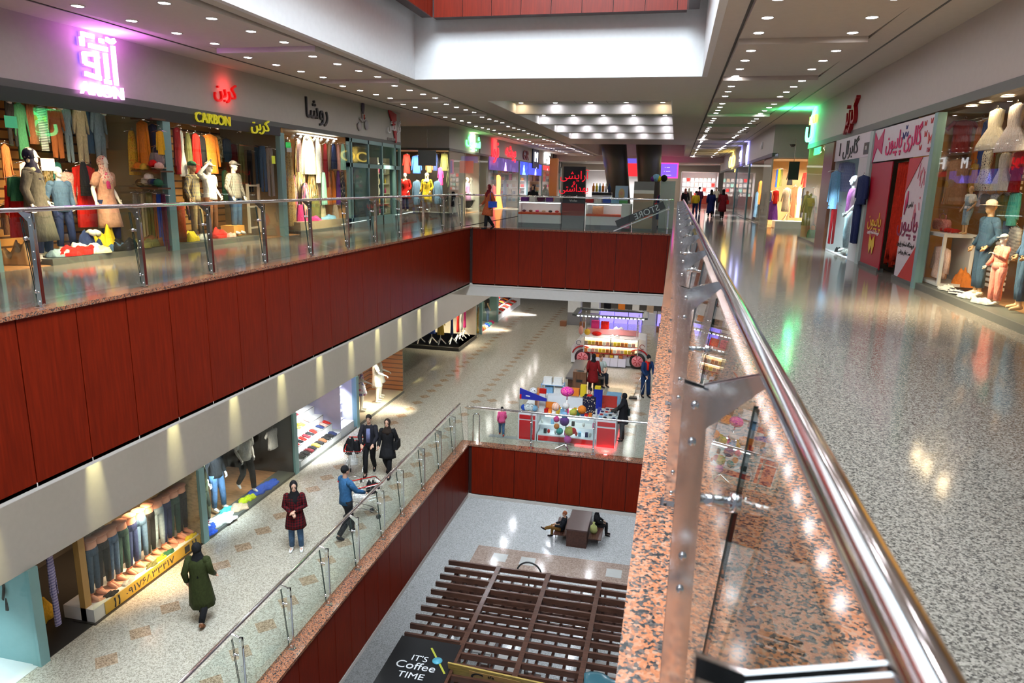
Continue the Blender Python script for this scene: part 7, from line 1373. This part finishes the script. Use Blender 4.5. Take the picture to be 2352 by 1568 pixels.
# ---------------- ground floor ----------------
PG = thing('pergola', 'large dark wooden pergola over the ground floor cafe', 'pergola', (0, 0, -10.4))
M_pw = mat('pergola_wood', (.10, .042, .026), .35, pat='wood', stretch=(1, 5, 5), scale=3)
for i in range(15): MB().box(-6.45, 1.2, 20.0-i*.437-.035, 20.0-i*.437+.035, -.16, 0).obj('cross_beam', M_pw, PG)
for x_ in (-4.76, -3.13, -1.5, .1): MB().box(x_-.07, x_+.07, 12.0, 20.05, -.14, .012).obj('long_beam', M_pw, PG)
for i in range(20):
    x_ = -6.1+i*.37; MB().box(x_-.035, x_+.035, 13.4, 19.95, -.42, -.30).obj('lower_slat', M_dwood, PG)
for i in range(13): MB().box(-6.2, 1.2, 19.6-i*.50-.03, 19.6-i*.50+.03, -.54, -.42).obj('lower_cross_slat', M_dwood, PG)
for x_, y_ in ((-6.1, 19.8), (-6.1, 13.4), (-1.5, 19.8), (1.0, 13.4)): MB().box(x_-.08, x_+.08, y_-.08, y_+.08, -2.6, -.14).obj('post', M_pw, PG)
t = thing('sign_board', 'black sloping cafe board with white coffee lettering and a blue cup', 'sign board', (-5.6, 14.95, -10.4)); t.rotation_euler = (0, 0, 0)
MB().box(-.85, .83, -1.6, .93, -.02, .03).obj('board', M_black, t)
for i, (s_, y_, z_, sx_) in enumerate((("IT'S", .18, .30, 1), ('Coffee', -.12, .38, 1.05), ('TIME', -.48, .30, 1.1))): text('lettering', s_, z_, .003, M_whl, (-.05, y_-.05, .034), (0, 0, 0), t, sx=sx_)
MB().cyl((.42, .16, .032), (.42, .16, .05), .13, 18).obj('cup_picture', mat('cup_blue', (.1, .45, .6), .4), t); MB().beam((.1, .62, .034), (.75, -.25, .034), .05, .004).obj('yellow_stroke', mat('yellow_stroke', (.5, .5, .05), .5), t)
t = thing('sign_board', 'yellow wooden cafe board with dark lettering under the pergola edge', 'sign board', (-3.2, 14.85, -10.42)); t.rotation_euler = (.25, 0, -.06)
MB().box(-1.62, 1.7, -.02, .02, -.32, .26).obj('board', mat('yellow_wood', (.50, .34, .08), .45, pat='wood', stretch=(1, 1, 9)), t); MB().box(-1.05, .3, -.026, -.02, -.30, .16).obj('plate', mat('orange_plate', (.60, .36, .12), .45), t)
text('lettering', 'C', .46, .004, M_blk, (-.85, -.03, -.06), ROTF, t, sx=1.2); text('lettering', 'afe', .15, .004, M_blk, (-.48, -.03, .08), ROTF, t); text('lettering', 'entral', .26, .004, M_blk, (-.18, -.03, -.12), ROTF, t)
MB().tube([(-1.0+i*.13, .02*math.sin(i), .03) for i in range(16)], [.4+.1*math.sin(i*.7) for i in range(16)], 14, sq=.15).obj('canopy', mat('teal_canopy', (.05, .16, .2), .15), None, (-.4, 15.3, -10.45), 0, 'glossy dark teal canopy beside the yellow cafe board', 'canopy')
for i, (x_, y_) in enumerate([(-5.3, 16.5), (-3.9, 17.8), (-2.3, 16.6), (-5.0, 18.6), (-1.2, 18.2), (-3.2, 15.6)]):
    t = thing('cafe_table', 'pale cafe table under the pergola, %s' % ('near the coffee board', 'at its centre', 'right of the centre', 'by the far left corner', 'by the far right beams', 'behind the yellow board')[i], 'table', (x_, y_, ZG)); MB().box(-.45, .45, -.45, .45, .72, .76).obj('top', mat('marble_top', (.65, .63, .60), .3), t); MB().cyl((0, 0, 0), (0, 0, .72), .04, 8).obj('leg', M_blk, t)
    for k in (-1, 1):
        q = thing('cafe_chair', 'dark cafe chair on the %s side of the table %s' % (('left', 'right')[k > 0], ('near the coffee board', 'at the pergola centre', 'right of the pergola centre', 'by the far left corner', 'by the far right beams', 'behind the yellow board')[i]), 'chair', (x_+k*.75, y_, ZG), k*PI/2); MB().box(-.22, .22, -.22, .22, .42, .47).obj('seat', M_dwood, q); MB().box(-.22, .22, .18, .22, .47, .9).obj('backrest', M_dwood, q)
        for lx in (-.18, .18):
            for ly in (-.18, .18): MB().box(lx-.02, lx+.02, ly-.02, ly+.02, 0, .42).obj('leg', M_dwood, q)
for i, (x_, y_) in enumerate([(-5.2, 16.6), (-5.5, 15.7), (-4.9, 15.9)]):
    pl_ = thing('potted_plant', 'green potted plant under the pergola, %s' % ('on the table near the coffee board', 'lowest left one', 'beside the lowest left one')[i], 'plant', (x_, y_, ZG+(.76 if i == 0 else 0))); MB().cyl((0, 0, 0), (0, 0, .25), .12, 12, .15).obj('pot', c['cream'], pl_)
    lf_ = MB()
    for k in range(14):
        a_ = k*2.4; r_ = .2+.1*(k % 3); lf_.tube([(0, 0, .22), (r_*.6*math.cos(a_), r_*.6*math.sin(a_), .5), (r_*1.3*math.cos(a_), r_*1.3*math.sin(a_), .42)], [(.01, .01), (.05, .012), (.01, .006)], 6)
    lf_.obj('leaves', mat('leaf_green', (.06, .20, .03), .5), pl_)
t = thing('planter_bench', 'dark brown wooden planter block with slatted seats on both sides on the ground floor', 'bench', (-3.05, 27.6, ZG))
MB().box(-.42, .42, -1.0, .95, 0, .78).obj('block', M_dwood, t); MB().box(-.44, .44, -1.02, 2.4, .74, .80).obj('top', mat('dark_top', (.10, .06, .055), .3), t)
for s_ in (-1, 1):
    se = MB().box(s_*.46 if s_ > 0 else -1.0, 1.0 if s_ > 0 else -.46, -.85, .7, .36, .40).obj('seat', M_pw, t)
    for k in range(5): MB().box(min(s_*(.52+k*.1), s_*(.58+k*.1)), max(s_*(.52+k*.1), s_*(.58+k*.1)), -.9, .75, .40, .425).obj('slat', M_dwood, t)
    MB().tube([(s_*.9, -.8, 0), (s_*.9, -.8, .38)], .02, 6).obj('leg', M_chrome, t); MB().tube([(s_*.9, .6, 0), (s_*.9, .6, .38)], .02, 6).obj('leg', M_chrome, t)
MB().box(-.35, .35, -.3, .3, 0, .85).obj('waste_bin', M_dwood, None, (-3.05, 30.4, ZG), 0, 'dark box shaped bin at the far end of the ground floor bench', 'bin')
person('man in dark jacket and tan trousers sitting cross legged on the ground floor bench', 0, 0, ZG, 1.74, PI/2, sit(.50, -.12, la=(-.04, .72, .42), lt=(-.04, .88, .46), lk=(-.09, .42, .56)), [('top', F('darkjacket', (.012, .014, .02)), -.12), ('trousers', F('tantrouser', (.26, .13, .03))), ('hair', F('rusthair', (.35, .12, .06))), ('shoes', c['black'])], vox=.012, loc=(-3.75, 27.15, ZG))
person('woman all in black sitting on the right side of the ground floor bench', 0, 0, ZG, 1.64, -PI/2, sit(.50, -.03), [('coat', c['black'], .42), ('hijab', c['black'], .34), ('trousers', c['black']), ('shoes', c['black'])], vox=.012, loc=(-2.35, 28.0, ZG))
bg = thing('shopping_bag', 'yellow green tied bag on the bench beside the woman in black', 'bag', (-2.42, 27.25, ZG+.43)); mb = MB(); mb.tube([(0, 0, 0), (0, 0, .12), (0, 0, .3), (0, 0, .40), (0, 0, .48)], [(.13, .1), (.17, .13), (.13, .1), (.03, .03), (.06, .04)], 16, rip=.1); mb.obj('bag_body', F('limebag', (.55, .58, .22)), bg)
S('wall_ground', bx(-20, 9, 40, 40.2, ZG, -8.2).box(-16, -15.9, -4, 40, ZG, -8.2), M_cream)
t = MB().tube([(.42*math.cos(a_), .42*math.sin(a_), 0) for a_ in [i*PI/12 for i in range(13)]], .03, 8).obj('arched_handle', M_blk, None, (-3.95, 21.0, ZG+1.9), 0, 'dark curved hoop standing just beyond the far pergola beam', 'hoop'); t.rotation_euler = (PI/2, 0, 0)
MB().cyl((0, 0, 0), (0, 0, 1.9), .03, 8).obj('hoop_post', M_blk, None, (-3.95, 21.0, ZG), 0, 'thin dark post under the curved hoop beyond the pergola', 'post')

# things that nothing tells apart carry one group
by = {}
for o in C.objects:
    if o.parent is None and o.get('label'): by.setdefault(o['label'], []).append(o)
for lb, os_ in by.items():
    if len(os_) > 1:
        g = next((o['group'] for o in os_ if o.get('group')), lb)
        for o in os_: o['group'] = g
